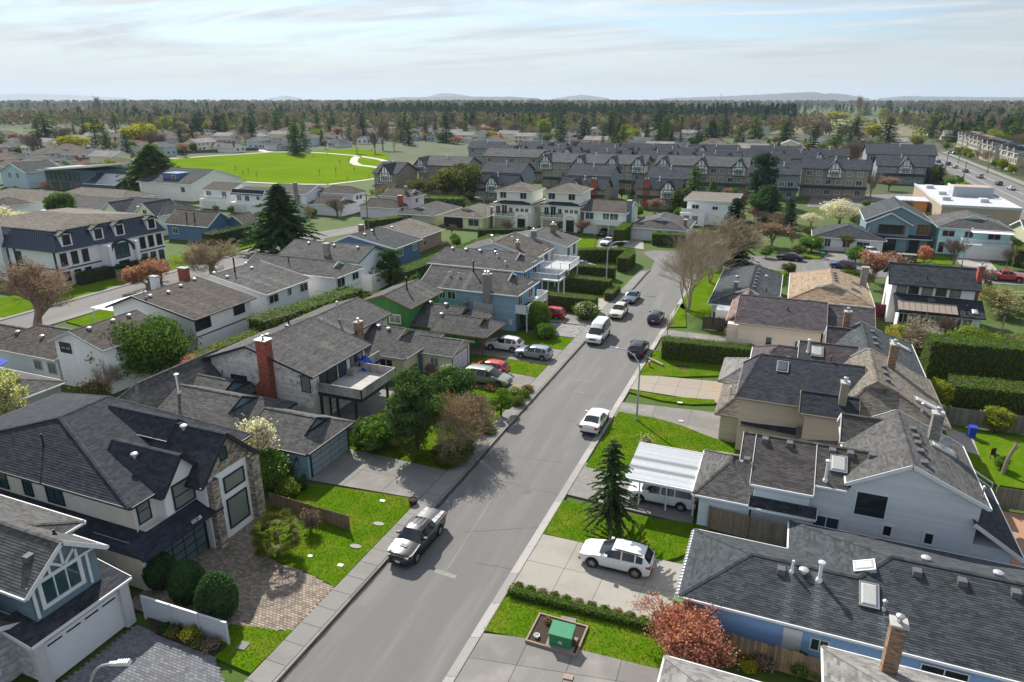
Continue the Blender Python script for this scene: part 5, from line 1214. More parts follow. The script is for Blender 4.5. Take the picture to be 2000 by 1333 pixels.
h.roof(13.95, 18.0, 57.4, 64.6, 2.75, 4.3, 'y', (('H',2.6),('H',2.6)), siding='lap', rm=SH_taupe)
h.roof(13.4, 18.6, 65.0, 71.8, 2.8, 4.4, 'x', (('H',3.2),'G'), siding='lap', rm=SH_light)
shed(h, [(16.2,56.1,2.7),(20.6,55.6,2.7),(20.6,56.9,3.2),(16.2,56.9,3.2)], SH_char, .17, .36)
shed(h, [(20.6,54.9,2.6),(23.6,53.9,2.6),(23.6,55.6,3.3),(20.6,56.2,3.3)], SH_taupe, .17, .36)
h.window('S', 16.4, .8, .9, 1.3, 57.85, 2, 4, .07, .05, white_p, 'curtain'); h.skylight(18.9, 60.1, .85, 1.25, gm='dark')
h.chimney(23.55, 56.0, .1, 7.7, .55, .7, mat('chimney_clad_taupe', (.28,.24,.19), var=.15), None, 1, bricks=False); h.chimney(27.6, 63.6, 6.5, 8.9, .6, .6, brick_b, None, 1)
for y in (57.6, 59.2, 60.8, 62.4): h.vent(26.9, y)
h.skylight(29.8, 58.3, .9, 2.0, gm='curtain'); h.pipe(29.2, 56.6, .5, .06); h.pipe(14.9, 60.2, .7, .06, M_METAL()); h.pipe(22.7, 61.6, .5, .07, mat('pipe_rust', (.2,.06,.05)))
h = House('slate_roof_house', 'grey slate-coloured roof house between the mocha house and the mauve-roofed one', at=(24,72), roof_m=SH_slate, wall_m=mat('siding_stone', (.38,.36,.32), var=.08), trim=white_p)
h.roof(23.2, 30.9, 66.3, 76.0, 5.3, 7.5, 'y', ('G',('D',2.4,1.4)), rc=25.95, siding='lap', ov=.4)
h.roof(20.2, 25.3, 63.8, 71.0, 5.15, 7.1, 'x', ('G','G'), walls='', rm=SH_mauve); h.roof(16.0, 22, 64.6, 72.4, 4.2, 6.0, 'x', (('H',2.4),'G'), siding='lap', rm=SH_mauve)
h.roof(22.8, 26, 71.6, 76.0, 5.3, 6.9, 'x', ('G','G'), walls='', rm=SH_mauve)
h.skylight(21.8, 66.3, .95, 1.2); h.pipe(21.0, 66.2, 1.1, .09, white_p)
for x, y in ((17.6,66.9),(19.4,66.9)): h.vent(x, y)
for y in (68.4, 70.2, 72.4): h.vent(26.8, y)
h.chimney(24.6, 74.8, 5.5, 8.3, .6, .6, brick_b, None, 1); h.skylight(29.4, 72.6, .9, 1.9)
h = House('mauve_roof_house', 'pinkish beige house with long mauve-brown gable roof', at=(20,84), roof_m=SH_mauve, wall_m=mat('siding_rose_beige', (.42,.355,.31), rough=.75, var=.08), trim=mat('trim_rose', (.40,.32,.28), var=.1))
h.roof(13.5, 23.2, 79.2, 89.0, 4.55, 6.6, 'x', ('G','G'), rc=84.2, siding='lap', ov=.45, expo=.18, tabw=.4); h.roof(22.6, 28.2, 80.8, 89.0, 4.4, 6.2, 'x', ('G','G'), rc=85, siding='lap', ov=.45, expo=.18, tabw=.4)
h.roof(12.4, 16, 81.5, 91, 4.0, 5.6, 'y', ('G','G'), siding='lap', walls='', expo=.18, tabw=.4, rm=shing('rose', (.20,.14,.125)))
h.block(12.7, 15.5, 80.2, 90.4, .1, 4.0, None, 'lap', sides='SW')
h.window('S', 17.4, 1.3, .6, 1.8, 79.65, 1, 2, .1, .05, white_p); h.window('S', 20.9, 1.9, 1.4, 1.1, 79.65, 2, 1, .1, .05, white_p, 'teal')
for x in (15.4, 18.0, 21.2, 24.2, 26.6): h.vent(x, 85.6 if x > 23 else 84.5)
h.pipe(19.0, 82.2, .4, .06, M_BLACK(), False)
h = House('corner_bungalow', 'low dark grey bungalow on the corner behind the bare street tree', at=(13,103), roof_m=SH_slate, wall_m=mat('siding_sage', (.33,.34,.31), var=.08))
h.roof(9.1, 18.0, 92.4, 113.5, 2.75, 4.75, 'y', (('D',3.4,2.2),('H',4)), rc=14.0, ov=.5, expo=.2, tabw=.5)
for y in (96.5, 98.5, 100.5, 102.5, 105, 107): h.vent(14.6, y)
h.vent(15.8, 106, 'dome'); h.vent(11.8, 104, 'dome'); h.chimney(12.2, 96.5, 2.5, 5.0, .5, .5, brick_g, None, 0); h.pipe(16.2, 98, .6, .06, M_BLACK(), False)
h.block(10.4, 13, 90.0, 93, .1, 2.7, white_st)
h = House('orange_roof_house', 'house with sandy orange hipped roof beside the white and black one', at=(24,106), roof_m=SH_tan, wall_m=mat('siding_sand', (.42,.33,.25), var=.08), trim=white_p)
h.roof(19.1, 29.8, 98.6, 114.5, 2.8, 4.95, 'y', (('D',4.0,2.6),('H',4.2)), rc=24.5, ov=.5, expo=.2, tabw=.5)
for y in (101.6,103.2,104.8,106.4,108): h.vent(25.0, y)
h.skylight(27.6, 103.0, .8, 1.4, gm='dark'); h.skylight(27.9, 107.5, .8, 1.4, gm='dark'); h.pipe(20.1, 100.6, .9, .06, white_p, False); h.chimney(29.0, 109.0, 2.0, 5.8, .9, .6, brick_g, None, 0)
blackt = mat('trim_black_paint', (.022,.026,.034), var=.15)
h = House('white_black_house', 'white two-storey house with black trim, wide dark roof and a glazed sun-room roof', at=(37,104), roof_m=SH_char, wall_m=white_st, trim=blackt)
h.roof(31.3, 41.9, 101.5, 109.0, 5.5, 7.75, 'x', ('G','G'), rc=104.6, ov=.5, expo=.2, tabw=.5, rm=SH_slate)
shed(h, [(32.2,98.0,2.75),(42.3,98.3,2.75),(42.3,102,4.1),(32.2,102,4.1)], SH_char, .2, .5)
for k in range(10):
 mb = MB(); x = 32.5+k*.68; mb.add([(x,98.15,2.93),(x+.63,98.15,2.93),(x+.63,100.1,3.64),(x,100.1,3.64),(x,98.15,2.98),(x+.63,98.15,2.98),(x+.63,100.1,3.69),(x,100.1,3.69)], [(4,5,6,7),(0,1,5,4),(1,2,6,5),(3,0,4,7),(2,3,7,6)]); h.part('roof_panel', mb, mat('roof_panel_brown', (.33,.27,.22), rough=.35, var=.1))
h.block(32.7, 41.9, 98.7, 102, .1, 2.7, white_st, sides='SEW')
for u, gk in ((33.0,'curtain'),(34.4,'dark'),(36.0,'curtain'),(37.6,'teal'),(39.2,'curtain')): h.window('S', u, 4.3, 1.1, .9, 101.98, 1, 1, .06, .05, frame_blk, gk)
for k in range(7): h.window('S', 33.3+k*1.2, .6, .95, 1.7, 98.68, 2, 3 if k in (3,4) else 1, .06, .05, white_p, ('dark','blue','dark','curtain','curtain','teal','curtain')[k])
h.chimney(41.7, 103.2, .1, 8.4, .6, 1.0, brick_r, None, 1); h.skylight(36.5, 101.0, .7, .6, gm='dark'); h.skylight(41.2, 99.4, .6, .9); h.pipe(40.2, 98.9, 1.0, .1, M_BLACK()); h.vent(37.0, 105.2); h.pipe(35.8, 102.6, .4, .06, M_BLACK(), False)
sd_ = MB(); sd_.lathe([(.05,0),(.05,.3)], 31.75, 105, 6); h.part('dish_bracket', sd_, M_METAL())
h = House('carport', 'white corrugated carport with translucent strips over a white minivan', 'carport', at=(11.6,46.5), roof_m=white_p, wall_m=white_p)
cp_w = mat('carport_white', (.66,.68,.70), rough=.4, var=.12); cp_t = mat('carport_translucent', (.36,.40,.38), rough=.3, var=.1)
x0,x1,y0,y1 = 8.95,14.3,44.0,49.4
for k in range(24):
 mb = MB(); ya = y0+(y1-y0)*k/24; yb = y0+(y1-y0)*(k+.93)/24; ym = (ya+yb)/2; za = 2.55+.25*(ya-y0)/(y1-y0); zt = za+.06
 mb.add([(x0,ya,za),(x1,ya,za),(x1,ym,zt),(x0,ym,zt),(x1,yb,za+.01),(x0,yb,za+.01),(x0,ya,za-.03),(x1,ya,za-.03),(x1,yb,za-.02),(x0,yb,za-.02)], [(0,1,2,3),(3,2,4,5),(6,7,1,0),(5,4,8,9),(9,8,7,6)], rng.random())
 h.part('roof_panel', mb, cp_t if k in (7,8,13,14) else cp_w)
fr = MB(); fr.box(x0-.03,y0-.06,2.44,x1+.03,y0,2.64); fr.box(x0-.03,y1,2.66,x1+.03,y1+.06,2.86);
for x in (x0+.3, (x0+x1)/2, x1-.2): fr.bar((x,y0,2.42),(x,y1,2.67),.08,.12)
h.part('carport_frame', fr, white_p)
for x in (10.0, 12.0, 13.95): h.post(x, 44.75, .1, 2.45, .1, white_p); h.post(x, 49.0, .1, 2.6, .1, white_p)
# ------------------------------------------------------------------ second row and the houses behind it
lowd = dict(expo=.2, tabw=.5, lift=.018)
def wins(h, face, at, spec, gm='dark', fm=None, nx=2):
 for (u, z, w, hh) in spec: h.window(face, u, z, w, hh, at, nx, 1, .1, .05, fm, gm)
dkf = frame_blk
h = House('split_level_house', 'pale blue-grey split-level house with brown roof behind the big round evergreen', at=(-50,48), roof_m=SH_brown, wall_m=mat('siding_ice_blue', (.44,.50,.53), rough=.75, var=.08), trim=mat('trim_ice', (.45,.48,.5)))
h.roof(-52.2, -44.3, 44.4, 52.6, 5.0, 6.5, 'y', ('G','G'), rc=-48.7, siding='vert', expo=.2, tabw=.5)
h.roof(-63.5, -52.0, 44.6, 52.5, 2.8, 4.7, 'x', (('H',4),'G'), siding='lap', expo=.2, tabw=.5)
h.roof(-72, -60, 44.9, 51, 2.7, 4.2, 'x', (('H',3),'G'), expo=.2, tabw=.5)
h.window('S', -50.2, 3.9, 1.5, 1.0, 44.82, 2, 1, .07, .05, dkf); wins(h, 'S', 45.02, [(-55.6,1.2,1.0,.9),(-53.4,1.0,1.1,1.1)], 'curtain')
for y in (46.2, 49, 51): h.vent(-48.0, y, 'dome')
for x in (-54.5, -57, -61): h.vent(x, 47.0, 'dome')
h = House('low_grey_house', 'low grey-roofed house at the left edge behind pale blossom', at=(-52,39), roof_m=SH_grey, wall_m=mat('siding_dark', (.20,.21,.21)))
h.roof(-62, -46.0, 36.0, 41.4, 2.6, 3.5, 'x', ('G',('H',2.6)), expo=.2, tabw=.5); h.pipe(-54.5, 39.8, .4, .07)
aw = MB(); aw.add([(-61,41.6,2.2),(-57,41.6,2.2),(-57,43.2,2.6),(-61,43.2,2.6),(-61,41.6,2.14),(-57,41.6,2.14),(-57,43.2,2.54),(-61,43.2,2.54)], [(0,1,2,3),(7,6,5,4),(0,4,5,1)])
for k in ((-60.9,41.7),(-57.1,41.7)): aw.box(k[0]-.04,k[1]-.04,.1,k[0]+.04,k[1]+.04,2.2)
tag(link('awning', aw.mesh('awning', mat('awning_blue', (.02,.06,.40), rough=.6))), 'blue canvas awning beside the low grey-roofed house', 'awning')
h = House('white_brown_house', 'white house with wide brown roof and black trim, in the row behind', at=(-50,61), roof_m=SH_brown, wall_m=white_st, trim=M_DARKTRIM())
h.roof(-58.0, -43.9, 55.8, 66.0, 4.9, 6.75, 'y', ('G','G'), rc=-53.2, **lowd, ov=.55, streaks={0:((2,6,.6,.5),(4,6.4,.5,.4),(7,7,.7,.35))})
wins(h, 'E', -44.45, [(57.5,3.3,2.2,1.2),(63.4,3.5,1.7,1.0)], 'dark', dkf); h.window('S', -48.2, 2.6, .7, 1.1, 56.35, 1, 1, .08, .05, dkf)
h.boxpart('trim_band', -44.5,56.35,2.5,-44.38,65.4,2.62, M_DARKTRIM())
for x, y in ((-51.8,57.2),(-51.4,59.5),(-52,62),(-52.6,64.8)): h.vent(x, y, 'dome')
h.pipe(-52.0, 56.8, .6, .1); h.chimney(-54.5, 65.0, 5, 8.0, 1.3, .7, brick_r, None, 0); h.chimney(-56.4, 62.0, 4, 7.4, 1.0, .6, white_st, None, 0, bricks=False)
def patio(label, x0, x1, y0, y1, z):
 t = thing('patio_cover', label, 'patio cover', ((x0+x1)/2, (y0+y1)/2, .1))
 n = 12
 for k in range(n):
  mb = MB(); ya = y0+(y1-y0)*k/n-(y0+y1)/2; yb = ya+(y1-y0)/n*.95; mb.box(x0-(x0+x1)/2, ya, z, x1-(x0+x1)/2, yb, z+.05, rng.random()); link('roof_panel', mb.mesh('roof_panel', mat('patio_white', (.70,.72,.74), rough=.4, var=.12)), t)
 mb = MB()
 for sx in (-1,1):
  for sy in (-1,1): mb.box(sx*(x1-x0)*.47-.05, sy*(y1-y0)*.47-.05, 0, sx*(x1-x0)*.47+.05, sy*(y1-y0)*.47+.05, z)
 link('posts', mb.mesh('posts', white_p), t)
patio('white slatted patio cover behind the white house with brown roof', -64.5, -58.2, 58.5, 66.5, 3.2)
patio('white patio cover between the two white houses of the row behind', -63, -58, 70.2, 77.5, 3.2)
patio('pale flat patio cover beside the navy gabled house', -62.5, -56.5, 92, 98.5, 3.1)
h = House('white_grey_house', 'white house with dark grey roof and pipe, second in the row behind', at=(-50,72), roof_m=SH_grey, wall_m=white_st)
h.roof(-58.0, -43.5, 67.4, 76.9, 4.9, 6.7, 'y', ('G','G'), rc=-52.6, **lowd, ov=.5, streaks={0:((3,7,.4,.8),(5,5,.3,.7))})
wins(h, 'E', -43.98, [(69.2,3.4,1.7,1.0),(72.4,3.6,.6,.9),(75.4,3.4,1.5,1.0),(74.6,.9,1.2,.9)], 'dark'); h.pipe(-51.5, 70.8, 2.0, .1, M_BLACK(), False)
for x, y in ((-51,73.5),(-50.6,68.4),(-53.4,69),(-53.4,75)): h.vent(x, y, 'dome')
h = House('cream_house', 'cream two-storey house with gablet roof, third in the row behind', at=(-48,81), roof_m=SH_grey, wall_m=mat('stucco_ivory', (.66,.62,.47), rough=.85, var=.05))
h.roof(-57.5, -40.4, 78.2, 85.2, 4.9, 6.4, 'x', ('G',('D',3.4,2.0)), **lowd, ov=.5)
wins(h, 'E', -40.87, [(79.8,3.2,1.7,1.3),(83.4,3.5,1.4,1.0),(79.8,.7,1.6,1.5),(83.0,.8,1.2,1.2)], 'dark'); h.boxpart('balcony_wall', -41.0,78.9,2.6,-40.75,84.5,3.1, white_p); h.pipe(-50.5, 80.6, .9, .08, M_BLACK(), False)
h = House('ivory_house', 'ivory house with dark roof and green eaves, behind the tall cypress', at=(-48,93), roof_m=SH_grey, wall_m=white_st, trim=mat('trim_green', (.05,.12,.09)))
h.roof(-58.5, -42.9, 87.5, 97.0, 4.9, 6.6, 'x', ('G','G'), rc=92.2, **lowd, ov=.5); wins(h, 'S', 88.0, [(-46,3.4,1.4,1.0)], 'dark'); h.chimney(-49.5, 88.6, 4.8, 7.2, .9, .7, brick_g, None, 0)
for x in (-55,-50,-45.5): h.vent(x, 91.3, 'dome')
h.block(-43.5, -41.5, 88.6, 95.5, .1, 2.7, mat('siding_ash', (.42,.42,.40)))
navyb = mat('siding_navy', (.045,.085,.15), rough=.75, var=.12)
h = House('navy_gable_house', 'navy blue gabled house with white trim and thin black pipe', at=(-50,105), roof_m=SH_slate, wall_m=navyb)
h.roof(-57.3, -43.9, 99.8, 109.6, 4.6, 6.3, 'y', ('G','G'), rc=-53, **lowd, ov=.5); wins(h, 'E', -44.37, [(101.8,2.9,2.4,1.2),(107.3,3.0,1.4,1.0)], 'curtain'); h.pipe(-50.6, 104.0, 2.2, .1, M_BLACK(), False)
h.vent(-51.5, 102.4, 'dome'); h.vent(-52, 105.5, 'dome'); h.chimney(-54.6, 106, 4.5, 7.0, .8, .8, brick_b, None, 0)
h = House('pink_brick_house', 'low pinkish brick house with taupe roof behind the navy gabled one', at=(-52,125), roof_m=SH_taupe, wall_m=mat('brick_pink', (.42,.27,.21), rough=.85, var=.15))
h.roof(-62, -48.8, 114.5, 127.5, 3.0, 4.8, 'y', ('G','G'), rc=-57.0, **lowd, ov=.5); h.vent(-55.5, 118, 'dome'); wins(h, 'E', -49.3, [(120,1,1.2,1.0)])
# ---- mansion
navy_r = mat('metal_roof_navy', (.018,.034,.065), rough=.35, var=.2, spec=.6)
navy_t = mat('trim_navy', (.02,.028,.05), rough=.5)
h = House('mansion', 'large white mansion with navy mansard roof, dormers and arched entrance', at=(-98,84), roof_m=SH_taupe, wall_m=white_st, trim=navy_t)
X0,X1,Y0,Y1 = -113,-89.5,72.6,93.2
h.block(X0, X1, Y0, Y1, .1, 6.0, white_st)
def mansard(x0,x1,y0,y1,z0,z1,inn,flare):
 mb = MB(); rb = MB(); zf = z0+.7
 L = [(x0-flare,y0-flare,z0),(x1+flare,y0-flare,z0),(x1+flare,y1+flare,z0),(x0-flare,y1+flare,z0)]
 Mi = [(x0-.1,y0-.1,zf),(x1+.1,y0-.1,zf),(x1+.1,y1+.1,zf),(x0-.1,y1+.1,zf)]
 T = [(x0+inn,y0+inn,z1),(x1-inn,y0+inn,z1),(x1-inn,y1-inn,z1),(x0+inn,y1-inn,z1)]
 mb.add(L+Mi+T, [(i,(i+1)%4,4+(i+1)%4,4+i) for i in range(4)]+[(4+i,4+(i+1)%4,8+(i+1)%4,8+i) for i in range(4)]+[(3,2,1,0)])
 for i in range(4):
  n = int((Vector(L[i])-Vector(L[(i+1)%4])).length/.55)
  for k in range(1, n):
   f = k/n
   a = Vector(L[i]).lerp(Vector(L[(i+1)%4]), f); b = Vector(Mi[i]).lerp(Vector(Mi[(i+1)%4]), f); c = Vector(T[i]).lerp(Vector(T[(i+1)%4]), f)
   rb.bar(a, b, .06, .09); rb.bar(b, c, .06, .09)
 r = h.part('mansard_roof', mb, navy_r); h.part('standing_seams', rb, navy_r, r, kind='stuff')
mansard(X0,X1,Y0,Y1,5.8,8.9,1.1,.55)
h.roof(X0+1.0, X1-1.0, Y0+1.0, Y1-1.0, 8.85, 9.9, 'x', (('H',6),('H',6)), walls='', **lowd)
def dormer(face, u, at):
 s_ = 1 if face == 'E' else -1
 if face == 'E': h.block(at-1.8, at, u-.95, u+.95, 6.2, 8.4, white_st); h.roof(at-2.4, at+.3, u-1.25, u+1.25, 8.3, 8.95, 'x', ('G','G'), walls='', expo=0)
 else: h.block(u-.95, u+.95, at, at+1.8, 6.2, 8.4, white_st); h.roof(u-1.25, u+1.25, at-.3, at+2.4, 8.3, 8.95, 'y', ('G','G'), walls='', expo=0)
 h.window(face, u, 6.7, 1.1, 1.45, at, 2, 2, .1, .06, navy_t)
for u in (74.6, 80.3, 84.4, 91.0): dormer('E', u, X1+.15)
dormer('S', -111, Y0-.15)
for u in (73.6,75.5,77.4,88.6,90.4,92.2): h.window('E', u, 3.4, .95, 1.9, X1, 1, 2, .1, .06, navy_t); h.window('E', u, .5, .95, 1.8, X1, 1, 2, .1, .06, navy_t)
wins(h, 'S', Y0, [(-111,3.4,2.0,1.7),(-106.3,3.6,1.5,1.4),(-98.5,3.3,.9,1.9)], 'dark', navy_t)
h.block(X1-.2, X1+1.6, 80.0, 86.0, .1, 5.6, white_st);
am = MB()
for k in range(12):
 a, b = PI*k/12, PI*(k+1)/12; am.bar((X1+1.75, 83-2.3*math.cos(a), 4.0+2.0*math.sin(a)), (X1+1.75, 83-2.3*math.cos(b), 4.0+2.0*math.sin(b)), .35, .35, up=(1,0,0))
h.part('arch_trim', am, navy_t); h.window('E', 83, 3.0, 2.6, 2.4, X1+1.6, 3, 3, .1, .06, navy_t, 'teal'); h.door('E', 83, 2.0, 2.4, X1+1.62, navy_t, .1)
for u in (80.4, 85.6): h.post(X1+2.0, u, .1, 5.5, .5, white_st, 'pillar')
h.chimney(-102.5, 72.3, .1, 9.6, 1.7, .9, white_st, navy_t, 0, bricks=False); h.boxpart('trim_band', X0-.06,Y0-.06,2.75,X1+.06,Y0-.0,2.95, navy_t); h.boxpart('trim_band', X1,Y0,2.75,X1+.06,Y1,2.95, navy_t)
for x in (-101.2, -99.4, -90.0): h.boxpart('pilaster', x-.2,Y0-.1,.1,x+.2,Y0-.01,5.9, navy_t)
# ---- houses beyond the mansion
h = House('cream_twin_gable_house', 'cream house with two pointed white-trimmed gables and slate roof behind the mansion', at=(-119,118), roof_m=SH_slate, wall_m=mat('siding_cream', (.50,.43,.33), var=.08))
h.roof(-129, -110.2, 111, 123.5, 4.5, 7.2, 'x', (('H',4),('H',4)), **lowd, ov=.4); h.roof(-126.8, -120.5, 109.6, 117, 4.4, 7.0, 'y', ('G','G'), **lowd, ov=.4); h.roof(-117.4, -110.6, 110.4, 118, 4.4, 7.3, 'y', ('G','G'), **lowd, ov=.4)
wins(h, 'S', 110.8, [(-114,4.6,1.0,1.1),(-115.8,2.0,.9,1.3)]); wins(h, 'S', 110.0, [(-124,4.0,1.6,1.0)], 'warm')
for x in (-118,-119.2): h.vent(x, 113.5, 'dome')
h = House('navy_cottage', 'dark blue gable-fronted cottage with brown-grey roof near the cherry tree', at=(-101,113), roof_m=SH_brown, wall_m=navyb)
h.roof(-107.2, -94.8, 109.2, 117.2, 3.4, 6.0, 'x', ('G','G'), **lowd, ov=.45); wins(h, 'E', -95.22, [(111.3,1.4,1.4,1.1),(115,1.6,.8,1.0)], 'curtain'); h.roof(-97, -91, 115.5, 121, 3.2, 5, 'y', ('G','G'), **lowd)
h.pipe(-102, 110.8, 1.6, .12, M_BLACK(), False); h.pipe(-99.6, 110.6, 1.8, .12, M_BLACK(), False); wins(h, 'S', 109.65, [(-104.5,1.4,1.4,1.1)])
def mid(name, label, x0,x1,y0,y1,ze,zr,axis,ends,wall,rm,spec=(),low=None,trim=None):
 hh = House(name, label, at=((x0+x1)/2,(y0+y1)/2), roof_m=rm, wall_m=wall, trim=trim)
 hh.roof(x0,x1,y0,y1,ze,zr,axis,ends,**lowd, ov=.5)
 for (f, at, ws, gm) in spec: wins(hh, f, at, ws, gm)
 return hh
G, H4 = 'G', ('H',4)
w_pale = mat('siding_oyster', (.50,.48,.44), var=.08)
h = mid('two_storey_house', 'oyster two-storey house with balcony and white garage near the park', -135,-124.2,147.4,157.5,5,6.6,'x',(G,G),w_pale,SH_brown,[('S',147.9,[(-132.5,3.4,1.6,1.2),(-127,3.0,1.5,1.7)],'blue')])
h.garage('S', -131, 4.4, 2.0, 145.9, white_p, 2, 3); h.block(-134.4,-124.6,146,148,.1,2.7,w_pale); h.rail([(-134.3,146.1),(-124.7,146.1)], 2.7, .9, white_p)
h = mid('two_storey_house', 'two-storey house with dark sloped parapet and white garage beside the oyster one', -122,-111.6,145.4,155.6,5.0,6.1,'x',(G,G),mat('siding_pewter', (.40,.42,.42), var=.08),SH_weath,[('S',145.9,[(-120,3.0,1.4,1.7),(-117.3,3.0,1.4,1.7),(-113.6,3.4,1.0,1.0)],'teal')])
h.garage('S', -118.8, 4.4, 2.0, 143.9, white_p, 2, 3); h.block(-121.6,-112.6,144,146,.1,2.7,w_pale); shed(h, [(-122.2,145.2,4.6),(-111.4,145.2,4.6),(-111.4,146.2,5.9),(-122.2,146.2,5.9)], SH_navy, .24, .8)
h = mid('two_storey_house', 'pale gabled house with tall grey chimney behind the big cedar', -113,-100.5,149,160,5,6.8,'x',(G,G),w_pale,SH_grey,[('S',149.5,[(-107.6,3.2,2.2,1.5)],'blue')]); h.chimney(-103.4, 148.8, .1, 8.0, .9, .7, brick_g, None, 0)
h.roof(-105.5,-97.5,140,146,2.8,4.2,'x',(H4,H4),**lowd); h.block(-104,-98,138.4,141,.1,2.4,white_st)
h = mid('two_storey_house', 'white two-storey house with grey hipped roof at the park edge', -101,-89.3,154.4,161,5,6.6,'x',(('H',3),('H',3)),white_st,SH_brown,[('E',-89.8,[(156.6,3.4,1.0,1.0),(158.2,3.4,1.0,1.0)],'dark')])
h.roof(-100,-89.2,148.5,155.5,2.8,4.6,'x',(('H',3),('D',3,1.4)),**lowd)
h = mid('small_shed', 'small white shed with grey gable roof by the hedge', -90,-86,162,168,2.4,4,'y',(G,G),white_st,SH_grey)
h = mid('two_storey_house', 'mauve two-storey house with dark gablet and brick chimney', -82.5,-71.8,155,162,5,6.6,'x',(('D',3,1.4),('D',3,1.4)),mat('siding_mauve', (.40,.37,.41), var=.08),SH_brown,[('E',-72.3,[(157.6,3.4,1.0,1.0)],'dark')])
h.roof(-85,-73.6,149.5,156,2.8,4.6,'x',(('D',3,1.6),('H',3)),**lowd); h.chimney(-74.4, 153.0, .1, 5.6, 1.1, .9, brick_r, None, 0); h.chimney(-75.0, 157.0, 4, 7.4, .7, .6, brick_g, None, 0)
h = mid('ranch_house', 'grey-roofed ranch house with diamond gablet beside the yellow one', -70,-59.6,143,158.5,2.8,4.6,'y',(('D',4,2.4),H4),mat('siding_olive', (.30,.28,.21), var=.08),SH_grey)
h = mid('ranch_house', 'yellow ranch house with open carport and taupe roof', -58.5,-47.4,144.5,158.5,2.8,4.7,'y',(('D',4.6,2.8),H4),mat('siding_yellow', (.55,.46,.25), var=.08),SH_taupe,[('S',145.0,[(-50.2,.8,2.6,1.5)],'teal')]); h.boxpart('carport_shade', -57.9,144.9,.1,-53,145.05,2.4, M_BLACK()); h.chimney(-47.6, 150, .1, 4.6, .6, .9, brick_b, None, 0)
# ---- left edge behind the mansion
h = mid('low_house', 'long low house with pale hipped roof behind the rounded cedar', -193,-166,124,138,2.9,4.8,'x',(H4,H4),white_st,SH_taupe)
h = mid('low_house', 'pale house with grey hipped roof and dark garage by the mansion', -160,-131,120,132,3.0,5.0,'x',(H4,H4),w_pale,SH_grey,[('S',120.5,[(-141,1,1.6,1.4),(-136,1,1.6,1.4)],'blue')]); h.block(-156,-148,116,121,.1,2.5,white_st)
h = mid('low_house', 'low house with taupe hipped roof next to the modern dark house', -176,-150,134,146,3.0,4.8,'x',(H4,H4),w_pale,SH_taupe)
h = mid('cottage', 'small white cottage with brown roof and skylight at the left edge', -171,-162,112,119,3.6,5.2,'y',(('H',3),('H',3)),white_st,SH_brown,[('S',112.5,[(-164,1.2,1.2,1.4)],'dark')])
dkm = mat('cladding_charcoal_blue', (.035,.06,.085), rough=.5)
h = House('modern_house', 'dark modern house with slanted flat roof and tall green glass near the park', at=(-203,165), roof_m=navy_r, wall_m=dkm, trim=white_p)
h.block(-214,-190,159,172,.1,7.0,dkm); h.slab([[(-215.5,157.5,6.6),(-189,157.5,8.6),(-189,173,8.6),(-215.5,173,6.6)]], SH_taupe, 0, 1, .1, [[0,1,2,3]], thick=.4)
for k in range(7): h.window('S', -212+k*2.2, 3.6, 1.8, 2.4, 158.95, 1, 1, .08, .05, dkf, 'teal')
for k in range(5): h.window('S', -212+k*2.4, .6, 1.8, 2.0, 158.95, 1, 1, .08, .05, dkf, 'teal' if k % 2 else 'warm')
h.roof(-190,-176,154,166,3.6,6.2,'x',(G,G),rc=160,**lowd, wm=dkm); h.chimney(-176.5,160,.1,7.2,1.0,1.4,dkm,None,0,bricks=False)
h = mid('gabled_house', 'blue-grey gabled house with white gable trim at the left edge', -236,-222,158,172,5.2,8.2,'y',(G,G),mat('siding_steel', (.26,.32,.36)),SH_slate,[('S',158.5,[(-231,3.4,1.4,1.6),(-227,3.4,1.4,1.6)],'curtain')])
h = mid('gabled_house', 'pale house with long brown roof at the far left edge', -262,-243,150,166,4.6,7,'x',(G,G),w_pale,SH_brown,[('S',150.5,[(-256,2.4,1.6,1.4),(-249,2.4,1.6,1.4)],'teal')])
h = mid('gabled_house', 'big slate-roofed house with shed dormer beside the park lawn', -168,-146,155,176,5.0,8.4,'x',(G,G),mat('siding_fog', (.42,.42,.40)),SH_slate,[('S',155.5,[(-150,2.6,1.4,1.4)],'dark')]); h.block(-160,-154,158,163,5.4,7.6,navyb); h.window('S', -155.6, 6.0, 1.2, .9, 158, 2, 1, .12, .06)
